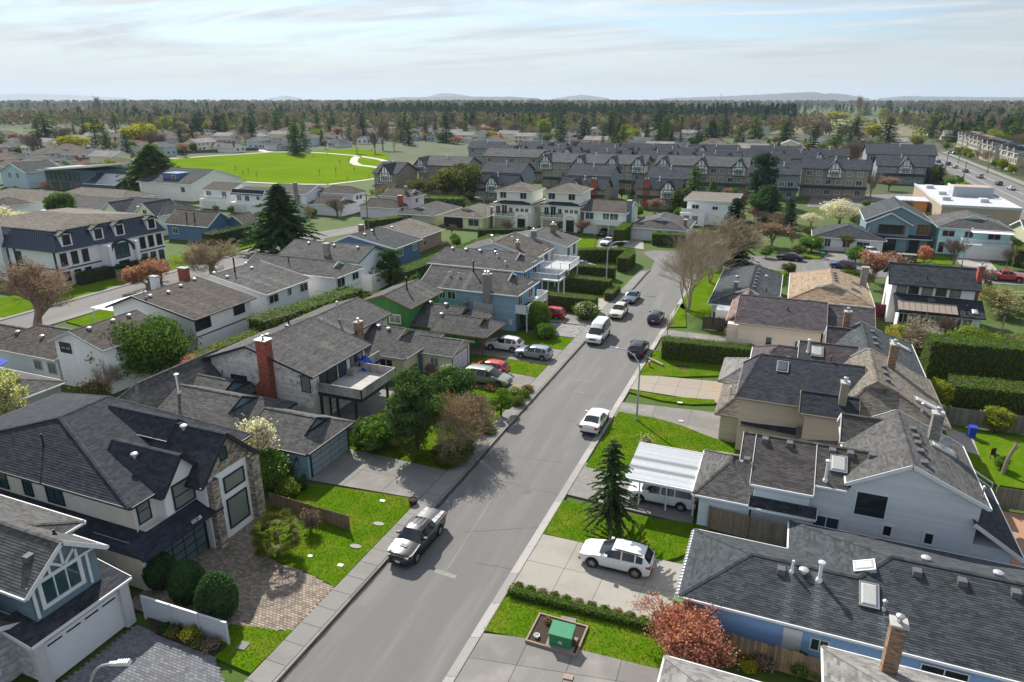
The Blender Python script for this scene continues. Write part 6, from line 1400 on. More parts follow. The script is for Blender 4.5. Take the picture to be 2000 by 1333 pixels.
# ---- houses at the end of the road and along the side street
lime = mat('limestone_cream', (.52,.47,.38), rough=.85, var=.06); slate_d = SH_navy
def villa(label, x0, x1, y0, y1):
 h = House('cream_villa', label, at=((x0+x1)/2,(y0+y1)/2), roof_m=SH_taupe, wall_m=lime, group=None)
 h.block(x0,x1,y0,y1,.1,6.0,lime); h.block(x0+.6,x1-.6,y0+1.2,y1-1,5.9,8.7,lime)
 h.roof(x0+.1,x1-.1,y0+.6,y1-.4,8.6,10.2,'y',(('H',4),('H',4)),walls='',**lowd)
 for k in range(1): h.roof(x0-.5,x1+.5,y0-.5,y1+.5,5.8,6.9,'y',(('H',3),('H',3)),walls='',rm=slate_d,**lowd)
 xm = (x0+x1)/2; g0 = x0+2.6
 h.garage('S', g0, 4.2, 2.2, y0, mat('garage_tan', (.42,.36,.27)), 4, 4, lime)
 wins(h, 'S', y0, [(x0+1.4,3.6,1.0,1.6),(x0+3.0,3.6,1.2,1.9),(x0+4.6,3.9,.8,1.1),(x0+6.2,3.9,.7,1.0),(x0+7.4,3.9,.7,1.0),(x0+8.5,3.9,.7,1.0)], 'dark'); wins(h, 'S', y0+1.2, [(x0+2.2,7.0,1.5,1.3),(x1-2.4,7.0,1.5,1.3)], 'dark'); wins(h, 'E', x1, [(y0+3,3.8,.8,1.2),(y0+6,3.8,.8,1.2)])
 h.block(x1-3.6,x1-.2,y0-1.3,y0+.2,.1,4.2,lime); h.window('S', x1-1.9, .3, 1.6, 2.4, y0-1.3, 2, 2, .12, .06, dkf)
 am = MB()
 for k in range(10):
  a, b = PI*k/10, PI*(k+1)/10; am.bar((x1-1.9-1.05*math.cos(a), y0-1.36, 2.75+1.0*math.sin(a)), (x1-1.9-1.05*math.cos(b), y0-1.36, 2.75+1.0*math.sin(b)), .2, .25, up=(0,1,0))
 h.part('arch_trim', am, white_p); h.rail([(x0+.2,y0-.9),(x1-3.7,y0-.9)], 3.2, .9, M_BLACK(), name='balustrade'); h.boxpart('balcony', x0+.1,y0-1.0,3.0,x1-3.6,y0,3.2, lime)
villa('left of the two cream villas with hipped roof and arched porch beyond the road end', -46.8,-37.2,148.4,159)
villa('right of the two cream villas with hipped roof and arched porch beyond the road end', -35.6,-26.2,150.6,162)
h = mid('balcony_house', 'sage grey house with front balcony and blue-grey chimney at the end of the road', -25.6,-15.0,149.5,162.5,5.0,6.8,'x',(G,G),mat('siding_sage_grey', (.36,.38,.35)),SH_brown,[('S',150.0,[(-23.8,3.3,1.8,1.4),(-20,2.9,1.4,2.0),(-18.2,2.9,1.8,2.0)],'teal')]); h.block(-22,-15.6,147.6,150,2.5,2.8,white_p); h.rail([(-21.9,147.7),(-15.7,147.7)], 2.8, .9, white_p, solid=True)
for x in (-21.8,-18.8,-15.9): h.post(x, 147.8, .1, 2.5, .2, white_p)
h.chimney(-15.2, 151.6, .1, 7.6, .9, 1.4, mat('chimney_blue_grey', (.16,.22,.26)), None, 0, bricks=False)
h = mid('garage_bungalow', 'white bungalow with diamond gablet and white garage facing the road end', -14.0,-1.6,146,160,2.7,4.9,'y',(('D',4.6,2.8),H4),mat('siding_powder', (.46,.52,.55)),SH_grey); h.garage('S', -11.2, 4.6, 2.1, 146.5, white_p, 4, 4); h.door('S', -7.4, 1.0, 2.1, 146.5, M_DARKTRIM(), .1); h.window('S', -4.6, 1.0, 2.0, 1.2, 146.5, 2, 1, .1, .05, white_p, 'blue'); h.chimney(-2.6,150,.1,4.4,.6,.9,brick_b,None,0)
h = House('flat_roof_house', 'pale lilac flat-roofed two-storey house behind the bungalow', at=(0,178), roof_m=SH_taupe, wall_m=mat('stucco_lilac', (.46,.45,.50)))
h.block(-5.4,5.4,171,185,.1,5.8,None); h.slab([[(-6.2,170.2,6.0),(6.2,170.2,6.0),(6.2,186,6.0),(-6.2,186,6.0)]], SH_taupe, 0, 1, .1, [[0,1,2,3]], thick=.45); wins(h, 'S', 171, [(-3.4,3.8,1.6,.9),(1.2,3.8,1.2,.7)]); h.rail([(-6.4,168.8),(-1,168.8)], 3.0, 1, white_p, solid=True); h.block(-6.6,-.8,168.6,171,.1,3.0,None); wins(h, 'S', 168.6, [(-5,.6,1.2,1.8),(-3,.6,1.2,1.8)])
h = mid('white_bungalow', 'small white bungalow with slate roof across the side street', 22.6,36.0,149.5,160.5,2.7,4.7,'y',(('H',4.2),H4),white_st,SH_slate,[('S',150.0,[(25.6,.8,1.0,1.5),(29,.8,1.2,1.5),(32,.8,2.2,1.3)],'dark')]); h.rail([(24.4,149.2),(34,149.2)], .1, .9, white_p)
dteal = mat('cladding_teal_grey', (.10,.155,.18), rough=.6, var=.1); wood_o = mat('cedar_cladding', (.20,.085,.045), rough=.6, var=.25)
h = House('modern_gable_house', 'dark teal modern house with two gables, timber panels and black glazed garage', at=(39,160), roof_m=SH_slate, wall_m=dteal)
h.roof(32.0,44.2,155.0,170,5.8,8.8,'y',(G,G),**lowd, ov=.5); h.roof(32.4,40.6,153.8,162,5.4,7.6,'y',(G,G),**lowd, ov=.5)
h.boxpart('timber_panel', 34.6,154.18,3.4,39.4,154.28,5.2, wood_o); h.window('S', 36.9, 3.6, 4.0, 1.5, 154.18, 5, 1, .1, .05, dkf, 'dark'); h.garage('S', 35.6, 5.0, 2.3, 154.3, mat('black_glass_panel', (.03,.04,.05), rough=.1), 5, 4, dkf, .05); h.door('S', 41.6, 1.6, 2.4, 155.4, M_DARKTRIM(), .1); h.boxpart('timber_panel', 41.6,155.38,3.4,43.8,155.48,5.4, wood_o); h.window('S', 42.6, 3.9, 1.4, 1.2, 155.36, 2, 1, .08, .05, dkf, 'warm'); shed(h, [(32.2,153.3,2.7),(44.4,154.3,2.7),(44.4,155.5,3.2),(32.2,154.5,3.2)], SH_navy, .24, .8)
h = mid('powder_blue_house', 'powder blue house with white balcony over a white double garage', 44.9,57.6,154.5,169,5.2,7.4,'y',(('D',5,3.2),H4),mat('siding_powder_blue', (.27,.42,.55), var=.08),SH_grey)
h.block(48.8,57.0,151.4,155.2,.1,2.7,mat('siding_powder_blue', (.27,.42,.55))); h.garage('S', 52.9, 6.2, 2.1, 151.4, white_p, 1, 4); h.rail([(48.9,155),(48.9,151.5),(56.9,151.5),(56.9,155)], 2.75, .95, white_p); h.block(48.7,57.1,151.3,155.2,2.7,2.78,white_p); wins(h, 'S', 155.0, [(47.0,3.5,2.0,1.1),(50.4,3.5,1.4,1.1),(54.6,3.4,2.0,1.3)], 'dark'); h.door('S', 47.6, 1.0, 2.1, 155.0, white_p, .1); h.window('S', 46.2, .3, .9, 2.0, 155.0, 1, 1, .08, .05)
h.boxpart('patio_canopy', 50.4,151.8,4.9,57,155,5.0, white_p)
h = mid('brown_house', 'olive brown house with brown roofs at the right edge', 58.8,74,151.5,164,5.0,7,'x',(G,G),mat('siding_moss', (.22,.23,.16)),SH_brown,[('S',152.0,[(64,3.4,1.6,1.1)],'dark')]); h.roof(61,74,147,153,2.8,4.4,'x',(G,G),**lowd)
# ---- commercial flat roof
cw = mat('brick_tan', (.42,.33,.25), var=.15); memb = mat('roof_membrane', (.50,.51,.53), rough=.8, var=.1, scale=1.0)
h = House('flat_roof_shop', 'low commercial building with pale flat roof and rooftop plant beside the main road', 'building', at=(59,216), roof_m=memb, wall_m=cw)
h.block(51.5,67.5,192,239,.1,4.5,cw); h.boxpart('parapet', 51.3,191.8,4.4,67.7,192.2,4.95, memb); h.boxpart('parapet', 51.3,192.2,4.4,51.7,239,4.95, memb); h.boxpart('parapet', 67.3,192.2,4.4,67.7,239,4.95, memb); h.boxpart('roof_membrane', 51.7,192.2,4.5,67.3,239,4.62, memb)
for k in range(8): h.boxpart('plant_screen', 57+k*1.1,212,4.6,58.06+k*1.1,212.2,7.2, mat('screen_grey', (.36,.40,.44), var=.12))
h.boxpart('plant_screen', 56.8,212.2,4.6,57,221,7.2, memb); h.boxpart('plant_room', 57.1,214,4.6,66,221,6.9, cw)
for x, y in ((54,204),(54,230),(62,203),(64,228),(55,216)): h.boxpart('roof_unit', x-.9,y-1.4,4.6,x+.9,y+1.4,5.5, memb)
wins(h, 'S', 192, [(55,.8,3,2),(60,.8,3,2)], 'teal'); h.boxpart('porch_wall', 44.5,206,.1,50.5,214,3.6, mat('render_orange', (.42,.17,.05))); h.boxpart('porch_roof', 44,205.5,3.6,51,214.5,3.85, memb)
# ------------------------------------------------------------------ half-timbered townhouses
t_tan = mat('town_tan', (.30,.255,.20), var=.1); t_cream = mat('render_cream', (.54,.53,.50), var=.06); t_dark = mat('timber_dark', (.035,.038,.05), var=.2); t_grey = mat('town_slate', (.24,.275,.31), var=.1)
SH_town = shing('town', (.048,.056,.070), (.08,.085,.095)); SH_townl = shing('town_light', (.095,.10,.108), (.13,.13,.125))
TOWN = 'half-timbered townhouse rows behind the park'
def town(label, x0, x1, y0, y1, ze, zr, gables=(), wall=None, axis='x', n=None, wz=(1.0,4.0,6.6), chim=(), face='S', skirt=True):
 wall = wall or t_tan
 h = House('townhouse', label, 'townhouse', at=((x0+x1)/2,(y0+y1)/2), roof_m=SH_town, wall_m=wall, trim=t_dark, group=TOWN)
 if 'light' in label or 'long' in label: h.rm = SH_townl
 h.roof(x0,x1,y0,y1,ze,zr,axis,('G','G'),expo=.3,tabw=1.2,lift=.02,ov=.5)
 yf = y0+.5; n = n or max(3, int((x1-x0)/2.9))
 if face == 'S':
  for i in range(n):
   u = x0+1.3+(x1-x0-2.6)*(i+.5)/n
   for z in wz:
    if z+1.4 < ze: h.window('S', u, z, 1.5, 1.35, yf, 2, 1, .1, .05, white_p, 'curtain' if (i+int(z)) % 3 else 'blue')
  if skirt: shed(h, [(x0+.3,yf-.9,3.1),(x1-.3,yf-.9,3.1),(x1-.3,yf+.05,3.6),(x0+.3,yf+.05,3.6)], SH_town, .3, 1.2)
 for gx in gables:
  h.roof(gx-2.4,gx+2.4,yf-1.3,(y0+y1)/2,ze-.1,zr-.1,'y',('G','G'),wm=t_cream,expo=.3,tabw=1.2,lift=.02,ov=.35,z0=ze-2.6,walls='SEW')
  tm = MB(); y = yf-1.0
  def tb(a, b): tm.bar((gx+a[0], y, a[1]), (gx+b[0], y, b[1]), .16, .14, up=(0,1,0))
  rise = zr-ze
  tb((-2,ze),(2,ze)); tb((-2,ze-1.25),(2,ze-1.25)); tb((-2,ze-2.5),(2,ze-2.5)); tb((0,ze),(0,zr-.3)); tb((-1,ze),(-1,ze+rise*.5)); tb((1,ze),(1,ze+rise*.5)); tb((-1.9,ze),(-1,ze+rise*.45)); tb((1.9,ze),(1,ze+rise*.45))
  for u in (-1.95,1.95,-1.2,1.2): tb((u,ze-2.5),(u,ze))
  h.part('half_timbering', tm, t_dark); h.window('S', gx, ze-2.2, 1.8, 1.6, yf-.98, 2, 1, .1, .05, white_p, 'curtain')
 for cx in chim: h.chimney(cx, y0+.8, .1, zr-.2, 1.7, 1.1, brick_r, t_dark, 2)
 h.pipe((x0+x1)/2, (y0*.6+y1*.4), .9, .12, white_p)
 return h
town('dark-roofed townhouse block behind the left cream villa, nearest to the bare poplars', -72.5,-58.5,197.5,210,7.5,10.2,(),t_grey); town('dark-roofed townhouse block behind the right cream villa', -44.6,-31.2,198.5,211,7.5,10.2,(),t_grey); town('dark-roofed townhouse block behind the flat-roofed lilac house', -21.5,-9.2,200,212.5,7.5,10.2,(),t_grey); town('dark-roofed townhouse block beside the tall dark conifer', 9.5,19.5,224,236,7.5,10.2,(),t_grey)
town('low townhouse with one timbered gable just behind the left villa', -71,-57,189.5,196,5.0,7.6,(-64.8,),t_tan); town('low townhouse with brick chimney and timbered gable behind the balcony house', -44,-30,188,196.5,5.0,7.8,(-38.6,),t_tan,chim=(-33.5,)); town('low townhouse with brick chimney and timbered gable behind the flat-roofed house', -23,-10,191.5,198.5,5.4,8.0,(-13.6,),t_tan,chim=(-19.6,))
town('long light-roofed townhouse with two timbered gables in the middle row', -63,-27,226.5,240,8.6,11.2,(-61,-49,-38,-29.5)); town('long light-roofed townhouse right of the middle row', -25,4.5,230,244,8.6,11.2,(-22,-10,1.5)); town('tan three-storey townhouse with central timbered gable near the white blossom tree', 19.2,38.8,234.5,246,8.6,11.2,(29,))
town('long townhouse with timbered gables at the corner of the park', -97,-79,201.5,214,8.5,11.0,(-95.2,)); town('small timbered townhouse wing facing the park path', -104,-95,186,200,7.0,10.0,(-99,)); town('light-roofed townhouse behind the park corner block', -92,-66,243,256,8.5,11.0,(-67,))
for i, (x0, x1, y0, ze, g) in enumerate([(-56,-38,250,8.5,(-54,-42)),(-36,-22,252,8.5,(-24,)),(-18,0,254,8.5,(-16,-4)),(3,16,252,8.5,()),(-100,-84,262,8.5,(-86,)),(-80,-62,266,8.3,(-78,-66)),(-58,-40,270,8.5,(-42,)),(-36,-18,272,8.4,(-33,)),(-12,6,274,8.5,()),(10,28,272,8.5,(13,25)),(-96,-74,286,8.5,(-80,)),(-70,-52,290,8.5,()),(-48,-28,292,8.5,()),(-22,-4,294,8.5,(-18,)),(0,18,296,8.5,()),(-118,-102,284,8.3,()),(22,36,292,8.4,())]):
 town(('timber-gabled' if g else 'plain-fronted')+' slate-roofed townhouse, number %d from the left in the %s back row' % ((1,2,3,4,1,2,3,4,5,6,1,2,3,4,5,1,6)[i], ('first','second','third','third')[0 if i < 4 else 1 if i < 10 else 2] if i != 15 else 'outermost left'), x0, x1, y0, y0+11, ze, ze+2.6, g, t_grey if i % 2 else t_tan, skirt=False, wz=(4.0,6.6))
h = town('large dark townhouse with timbered gable beside the two pointed conifers', 44.5,61,283,300,6.2,9.4,(54,),t_grey); h2 = town('big dark-roofed townhouse block just behind the pointed conifers', 42,66,301,322,9.0,12.2,(),t_grey)
for k, (x0, y0) in enumerate(((101,345),(103,392),(106,440),(109,488))):
 h = House('terrace', ['nearest','second nearest','third nearest','farthest'][k]+' of the cream terraces across the main road', 'terrace', at=(x0+8,y0+16), roof_m=SH_slate if k < 2 else SH_taupe, wall_m=mat('terrace_wall', (.40,.355,.27), var=.1))
 h.roof(x0, x0+15, y0, y0+30, 7.6, 10.0, 'y', (('H',4),('H',4)), expo=.4, tabw=2, lift=.03)
 for j in range(8):
  for z in (1.2,3.6,5.8): h.window('W', y0+2+j*3.7, z, 1.9, 1.7, x0+.45, 2, 1, .15, .06, white_p, 'dark')
 for j in range(3): h.roof(x0-.5, x0+5, y0+3+j*10, y0+7+j*10, 7.8, 9.8, 'x', ('G','G'), expo=.4, tabw=2, lift=.03, walls='W', z0=6)
 for z in (1.2,3.6,5.8): h.window('S', x0+4, z, 1.6, 1.6, y0+.45, 2, 1, .12, .05); h.window('S', x0+10, z, 1.6, 1.6, y0+.45, 2, 1, .12, .05)
# ------------------------------------------------------------------ far suburb houses: a few kinds, copied
far_w = [mat('far_wall_white', (.58,.57,.54)), mat('far_wall_sand', (.42,.36,.28)), mat('far_wall_grey', (.30,.32,.33)), mat('far_wall_blue', (.26,.30,.33))]
far_r = [shing('far_grey', (.125,.12,.115)), shing('far_brown', (.13,.105,.085)), shing('far_slate', (.075,.082,.095)), shing('far_pale', (.25,.24,.23)), shing('far_red', (.16,.085,.065))]
PROTO = []
for k in range(6):
 h = House('suburban_house', 'x', 'house', at=(0,0), roof_m=far_r[k % 5], wall_m=far_w[(k*3) % 4]); two = k % 2
 w, d = (13, 9.5) if k % 3 else (15, 10)
 h.roof(-w/2, w/2, -d/2, d/2, 5.0 if two else 2.8, (5.0 if two else 2.8)+2.1, 'x', ('G','G') if k in (0,3) else (('H',4),('H',4)), expo=.5, tabw=3, lift=.03, ov=.5)
 h.roof(w/2-5, w/2+1, -d/2-3.5, d/2-2, 2.7, 4.4, 'y', (('H',2.5),'G') if k % 2 else ('G','G'), expo=.5, tabw=3, lift=.03, ov=.4)
 for u in (-w/2+2, -w/2+5): h.window('S', u, 1.0, 1.7, 1.2, -d/2+.5, 2, 1, .12, .05, white_p)
 if two:
  for u in (-w/2+2, -w/2+5, -w/2+8): h.window('S', u, 3.4, 1.6, 1.1, -d/2+.5, 2, 1, .12, .05, white_p, 'curtain')
  for u in (-2, 2): h.window('E', u, 3.4, 1.2, 1.1, w/2-.5, 2, 1, .12, .05, white_p)
 for u in (-2.5, 1.5): h.window('W', u, 1.2, 1.4, 1.1, -w/2+.5, 2, 1, .12, .05, white_p)
 h.garage('S', w/2-2, 3.6, 2.1, -d/2-3.1, white_p, 1, 1)
 if k % 2 == 0: h.chimney(-w/2+3, 1.6, 2.5, 6.4 if not two else 8.4, .8, .7, brick_r, None, 0, bricks=False)
 PROTO.append(h.o)
KL = ['grey-roofed','brown-roofed','slate-roofed','pale-roofed','red-brown-roofed','grey hipped-roof']
far_first = [True]*6
def far_house(k, x, y, rz, where):
 lab = '%s %s house %s' % (KL[k], 'two-storey' if k % 2 else 'low', where); grp = KL[k]+' houses '+where
 if far_first[k]:
  far_first[k] = False; o = PROTO[k]; o.location = (x, y, .05); o.rotation_euler = (0, 0, rz); o['label'] = lab; o['group'] = grp
 else: dup(PROTO[k], (x, y, .05), rz, lab, grp)
fr = random.Random(4); nfar = 0
FIELDW = [pix(*p) for p in FPIX]
def in_poly(P, x, y):
 c = False
 for i in range(len(P)):
  (ax, ay), (bx, by) = P[i], P[(i+1) % len(P)]
  if (ay > y) != (by > y) and x < (bx-ax)*(y-ay)/(by-ay)+ax: c = not c
 return c
def visible(x, y, m=40):
 c, s = math.cos(CAM_YAW), math.sin(CAM_YAW); a = c*(x-CAM_X)+s*y; b = -s*(x-CAM_X)+c*y
 return b > 10 and abs(a) < b*.80+m
FARPOS = []
def lot_rows(x0, x1, ys, step, where0):
 global nfar
 for r, y in enumerate(ys):
  rowl = ('in the first row ','in the second row ','in the third row ','in the fourth row ','in the fifth row ','in the back rows ','in the back rows ','in the back rows ')[r]
  x = x0+fr.uniform(0,8)
  while x < x1:
   yy = y+fr.uniform(-3,3)
   if visible(x, yy, 20) and not in_poly(FIELDW, x, yy-14) and not in_poly(FIELDW, x, yy+6) and not in_poly(FIELDW, x+9, yy) and not in_poly(FIELDW, x-9, yy) and not (62 < x < 118 and y < 660):
    where = rowl+where0+('' if x1-x0 < 200 else ' '+('left','middle','right')[min(2, int((x-x0)/(x1-x0)*3))]+' part'); far_house(fr.choice((0,1,2,3,3,1,5,0,2,4)), x, yy, fr.choice((0,0,0,PI,PI/2,-PI/2))+fr.gauss(0,.06), where); FARPOS.append((x, yy)); nfar += 1
   x += step+fr.uniform(0,5)
lot_rows(-440, -215, [176,200,226,254,284], 20, 'left of the park')
lot_rows(-430, -60, [455,480,510,540,575,615,665,725], 20, 'beyond the park')
lot_rows(-520, -235, [318,345,380,415], 21, 'back left of the park')
lot_rows(-105, 60, [322,352,388,430,470], 20, 'behind the townhouses')
lot_rows(118, 330, [330,372,420,470,530,600,680], 26, 'right of the main road')
lot_rows(-60, 62, [540,640], 40, 'near the farm fields')
# ------------------------------------------------------------------ fences (boards one by one)
def fence(label, pts, h, m, board=.14, gap=.012, post_m=None, cap=False, step=2.4, name='fence', group=None, joined=False, vary=.02):
 t = thing(name, label, 'fence', (pts[0][0], pts[0][1], .08), 0, group); o = Vector((pts[0][0], pts[0][1], 0)); pm_ = post_m or m
 V = [(lambda k: (lambda b: (b.box(-board/2,-.012,.03,board/2,.012,h+(-.5+k)*vary,.15+.17*k), b)[1])(MB()).mesh('board', m))(k) for k in range(5)]
 post = MB(); post.box(-.055,-.055,-.1,.055,.055,h+.12); pme = post.mesh('post', pm_); jb = MB()
 for a, b in zip(pts[:-1], pts[1:]):
  A = Vector((a[0],a[1],0))-o; B = Vector((b[0],b[1],0))-o; d = B-A; L = d.length; rz = math.atan2(d.y, d.x); n = max(1, int(L/(board+gap)))
  for i in range(n):
   p = A.lerp(B, (i+.5)/n); p.z = rng.uniform(-.02,.0)
   if joined:
    dd = d.normalized()*board/2; jb.bar(p-dd+Vector((0,0,h/2)), p+dd+Vector((0,0,h/2)), .025, h-.04+rng.uniform(-vary,vary), rng.random())
   else: link('board', V[rng.randrange(5)], t, p, rz)
  k = max(1, round(L/step))
  for i in range(k+1): link('post', pme, t, A.lerp(B, i/k)+Vector((d.y,-d.x,0)).normalized()*.06)
  rl = MB(); s = Vector((d.y,-d.x,0)).normalized()*.045
  for z in (.3, h-.25): rl.bar(A-s+Vector((0,0,z)), B-s+Vector((0,0,z)), .05, .09)
  if cap: rl.bar(A+Vector((0,0,h+.02)), B+Vector((0,0,h+.02)), .12, .05)
  link('rail', rl.mesh('rail', pm_), t)
 if jb.f: link('boards', jb.mesh('boards', m), t, kind='stuff')
 return t
wood_f = mat('fence_cedar_aged', (.235,.165,.105), rough=.9, var=.35, scale=3, col2=(.15,.125,.10), patch=.5, pscale=1.2); wood_g = mat('fence_grey_wood', (.20,.18,.15), rough=.92, var=.3, scale=3); wood_d = mat('fence_dark_wood', (.085,.07,.06), rough=.9, var=.3)
vinyl = mat('vinyl_white', (.55,.57,.60), rough=.5, var=.05)
fence('white board fence beside the round clipped cedars', [(-14.3,22.25),(-8.2,22.4)], 1.45, vinyl, .16, .004, step=2.0, vary=.0, cap=True)
fence('low brown wooden fence between the lawns behind the fan palm', [(-15.3,34.3),(-11.7,34.1),(-8.2,33.95)], 1.15, wood_f, .15)
fence('aged brown fence between the carport and the long blue house', [(15.2,43.6),(20.4,43.2)], 1.75, wood_f, .16)
fence('brown fence along the shrub bed below the blue wall', [(15.6,31.9),(22.2,31.75)], 1.5, wood_f, .16)
fence('grey board fence below the big clipped hedges on the right', [(31.5,69.0),(46,69.6)], 1.7, wood_g, .2, joined=True)
fence('grey board fence between the lawn and the terracotta patio', [(34.6,54.4),(46,55)], 1.7, wood_g, .18, joined=True)
fence('dark brown fence under the old apple tree', [(32,88),(43,89)], 1.7, wood_d, .2, joined=True)
fence('dark grey fence with ivy beside the strip of lawn', [(9.0,89.4),(15.0,89.8)], 1.7, wood_d, .2, joined=True)
fence('red-brown gate-like fence beside the corner bungalow', [(10.0,92.0),(13.8,92.2)], 1.7, mat('fence_rust', (.16,.06,.03), var=.3), .2, joined=True)
fence('maroon fence between the orange roof and the white and black house', [(29.6,103.5),(32.8,104)], 1.9, mat('fence_maroon', (.13,.02,.03), var=.2), .3, joined=True)
fence('tan wooden fence by the young cypress row', [(-35.5,84),(-33.6,92)], 1.7, mat('fence_tan', (.33,.24,.15), var=.2), .2, joined=True)
fence('orange-brown fence behind the cream house', [(-43,77.0),(-36.5,79.5)], 1.5, mat('fence_orange', (.26,.11,.04), var=.2), .2, joined=True)
fence('blue-grey wooden fence behind the street lamp by the hedges', [(-14,104.6),(-8.4,105.2)], 1.6, mat('fence_blue_grey', (.17,.20,.24), var=.2), .2, joined=True)
fence('weathered paling fence by the cherry tree', [(-86,79.5),(-83.5,88)], 1.6, wood_g, .2, joined=True)
for P, l in (([(120,322),(230,310)], 'left part of the dark fence at the far edge of the park'), ([(330,302),(425,299)], 'middle part of the dark fence at the far edge of the park'), ([(425,298),(505,295)], 'right part of the dark fence at the far edge of the park')):
 fence(l, [pix(*p) for p in P], 1.8, wood_d, 1.0, .05, joined=True, step=8)
# ------------------------------------------------------------------ planting near the camera
def at_px(px, py): return pix(px, py, .1)
def tall(px, pyb, pyt): b = at_px(px, pyb); return b, top_height(b, pyt)
b, hh = tall(1190, 1033, 862); plant('spruce_tree', 'dark green young spruce standing alone on the right lawn', 'tree', conifer_meshes(hh, 2.2, 3, 21, 9, 74, .34, .2, 'spruce', .30, .66, wd=.62), *b, .1)
cm = bare_meshes(3.7, 2.55, 8, 5, .10, .2, mat('twig_red', (.30,.13,.10), var=.3), .8, (6,4,4,4), 'coral', 6500, .13, .3, 3); plant('red_maple', 'coral-red budding maple beside the long blue house', 'tree', cm, *at_px(1350, 1287), .1)
for (px, py, pt, w, l) in ((318,1142,1088,.95,'left of the three clipped cedars behind the white fence'),(372,1172,1106,1.05,'middle of the three clipped cedars behind the white fence'),(430,1206,1128,1.12,'right of the three clipped cedars behind the white fence')):
 b, hh = tall(px, py, pt); plant('clipped_cedar', l, 'shrub', shrub_meshes(w, hh, px, 5200, .13, 'cedar2', True, .2) if False else shrub_meshes(w, hh, px, 5200, .15, 'conifer', True, .2), *b, .1, group='clipped cedars behind the white fence')
def palm_meshes():
 mb = MB(); mb.tube([(0,0,-.1),(.03,0,.8),(0,.02,1.7)], [.16,.17,.15], 8); fv = []; g = np.random.default_rng(2); V = []; T = []
 for k in range(34):
  a = k*2.4; el = .9-1.5*(k/34); d = np.array([math.cos(a)*math.cos(el), math.sin(a)*math.cos(el), math.sin(el)]); L = .95+.25*g.random(); c = np.array([0,0,1.75])+d*L
  mb.tube([(0,0,1.7), tuple(c)], [.02,.012], 3, cap=False)
  s = np.cross(d, [0,0,1]); s /= np.linalg.norm(s); u = np.cross(s, d); t0 = g.random()
  for j in range(-8, 9):
   th = j*.17; dr = d*math.cos(th)+s*math.sin(th); tip = c+dr*.78-np.array([0,0,.10+.12*abs(j)/8]); w = np.cross(dr, u)*.05
   V += [c, c+dr*.35+w, tip, c+dr*.35-w]; T.append(np.clip(t0+.2*g.normal(), 0, 1))
 return mb.mesh('trunk', bark()), quads_mesh('crown', np.array(V), T, LM('palm', (.16,.18,.03), .35))
plant('fan_palm', 'fan palm on the lawn edge by the tan paver drive', 'palm', palm_meshes(), *at_px(545, 1086), .1)
plant('small_tree', 'small purplish bare shrub-tree by the low brown fence', 'tree', bare_meshes(1.9, .8, 5, 5, .05, .25, twig(), .6, (5,5,4,3), 'buds', 900, .09), *at_px(603, 1034), .1)
plant('rhododendron', 'large round rhododendron with pale buds beside the stone gable', 'shrub', shrub_meshes(1.5, 2.9, 4, 3600, .2, 'laurel')+ (quads_mesh('blossom', *(lambda g: cards(np.column_stack([g.normal(size=(160,2))*.75, 1.6+.8*g.random(160)])*np.array([1,1,1])+np.array([.0,-.0,.35]), g.normal(size=(160,3)), np.full(160,.13), np.full(160,.15), g.random(160)))(np.random.default_rng(3)), LM('blossom', LEAF['blossom'], .3)),), *at_px(527, 952), .1)
plant('magnolia', 'white flowering magnolia behind the stone gable', 'tree', bare_meshes(5.4, 1.6, 12, 5, .09, .28, twig(), .55, (5,4,4,3), 'blossom', 2600, .2), *at_px(509, 938), .1)
plant('round_shrub', 'bright green rounded shrub by the garage house', 'shrub', shrub_meshes(.85, 1.25, 6, 1800, .14, 'hedgeflat'), *at_px(562, 968), .1)
plant('dark_shrub', 'narrow dark shrub at the corner of the teal garage', 'shrub', shrub_meshes(.4, 1.3, 7, 600, .14, 'conifer'), *at_px(592, 957), .1)
plant('reddish_shrub', 'reddish low shrub between the rhododendron and the garage', 'shrub', shrub_meshes(.7, 1.1, 8, 900, .14, 'buds'), *at_px(560, 930), .1)
plant('leaning_pine', 'tall leaning pine with dense blue-green crown in the middle yard', 'tree', leafy_meshes(7.4, 2.6, 21, 60, 19000, .24, 'pine', 2.2, 3.4, 4.1, .36, 8, .18), *at_px(815, 880), .1, rz=.4)
plant('leaning_pine', 'lower blue-green pine reaching toward the tan bungalow', 'tree', leafy_meshes(4.6, 2.4, 22, 40, 10000, .22, 'pine', 1.4, 2.0, 2.7, .38, 6, .18), *at_px(880, 805), .1)
plant('spreading_juniper', 'feathery spreading juniper beside the concrete drive', 'shrub', leafy_meshes(2.6, 2.3, 23, 36, 6500, .34, 'cedar', .5, 1.2, 1.1, .42, 6, .25), *at_px(738, 866), .1)
plant('olive_bush', 'olive brown twiggy bush under the leaning pine', 'shrub', leafy_meshes(3.4, 1.5, 24, 24, 3600, .15, 'olive', .8, 1.7, 1.9, .42, 5, .25), *at_px(806, 902), .1)
plant('japanese_maple', 'bare bronze Japanese maple with wide flat crown in the middle yard', 'tree', bare_meshes(6.0, 3.2, 25, 5, .12, .22, twig_pale(), .72, (5,4,4,4), 'rust', 3200, .12, .3, 2), *at_px(874, 893), .1)
plant('japanese_maple', 'mauve budding Japanese maple nearest the sidewalk', 'tree', bare_meshes(5.0, 2.5, 26, 5, .09, .22, twig(), .72, (5,4,4,4), 'buds', 2600, .13, .3, 2), *at_px(915, 868), .1)
plant('dark_bush', 'dark evergreen bush at the corner of the middle yard', 'shrub', shrub_meshes(1.5, 1.6, 27, 2800, .18, 'olive'), *at_px(880, 902), .1)
plant('dark_bush', 'low dark bush under the mauve maple', 'shrub', shrub_meshes(1.0, 1.0, 28, 1500, .16, 'conifer'), *at_px(905, 882), .1)
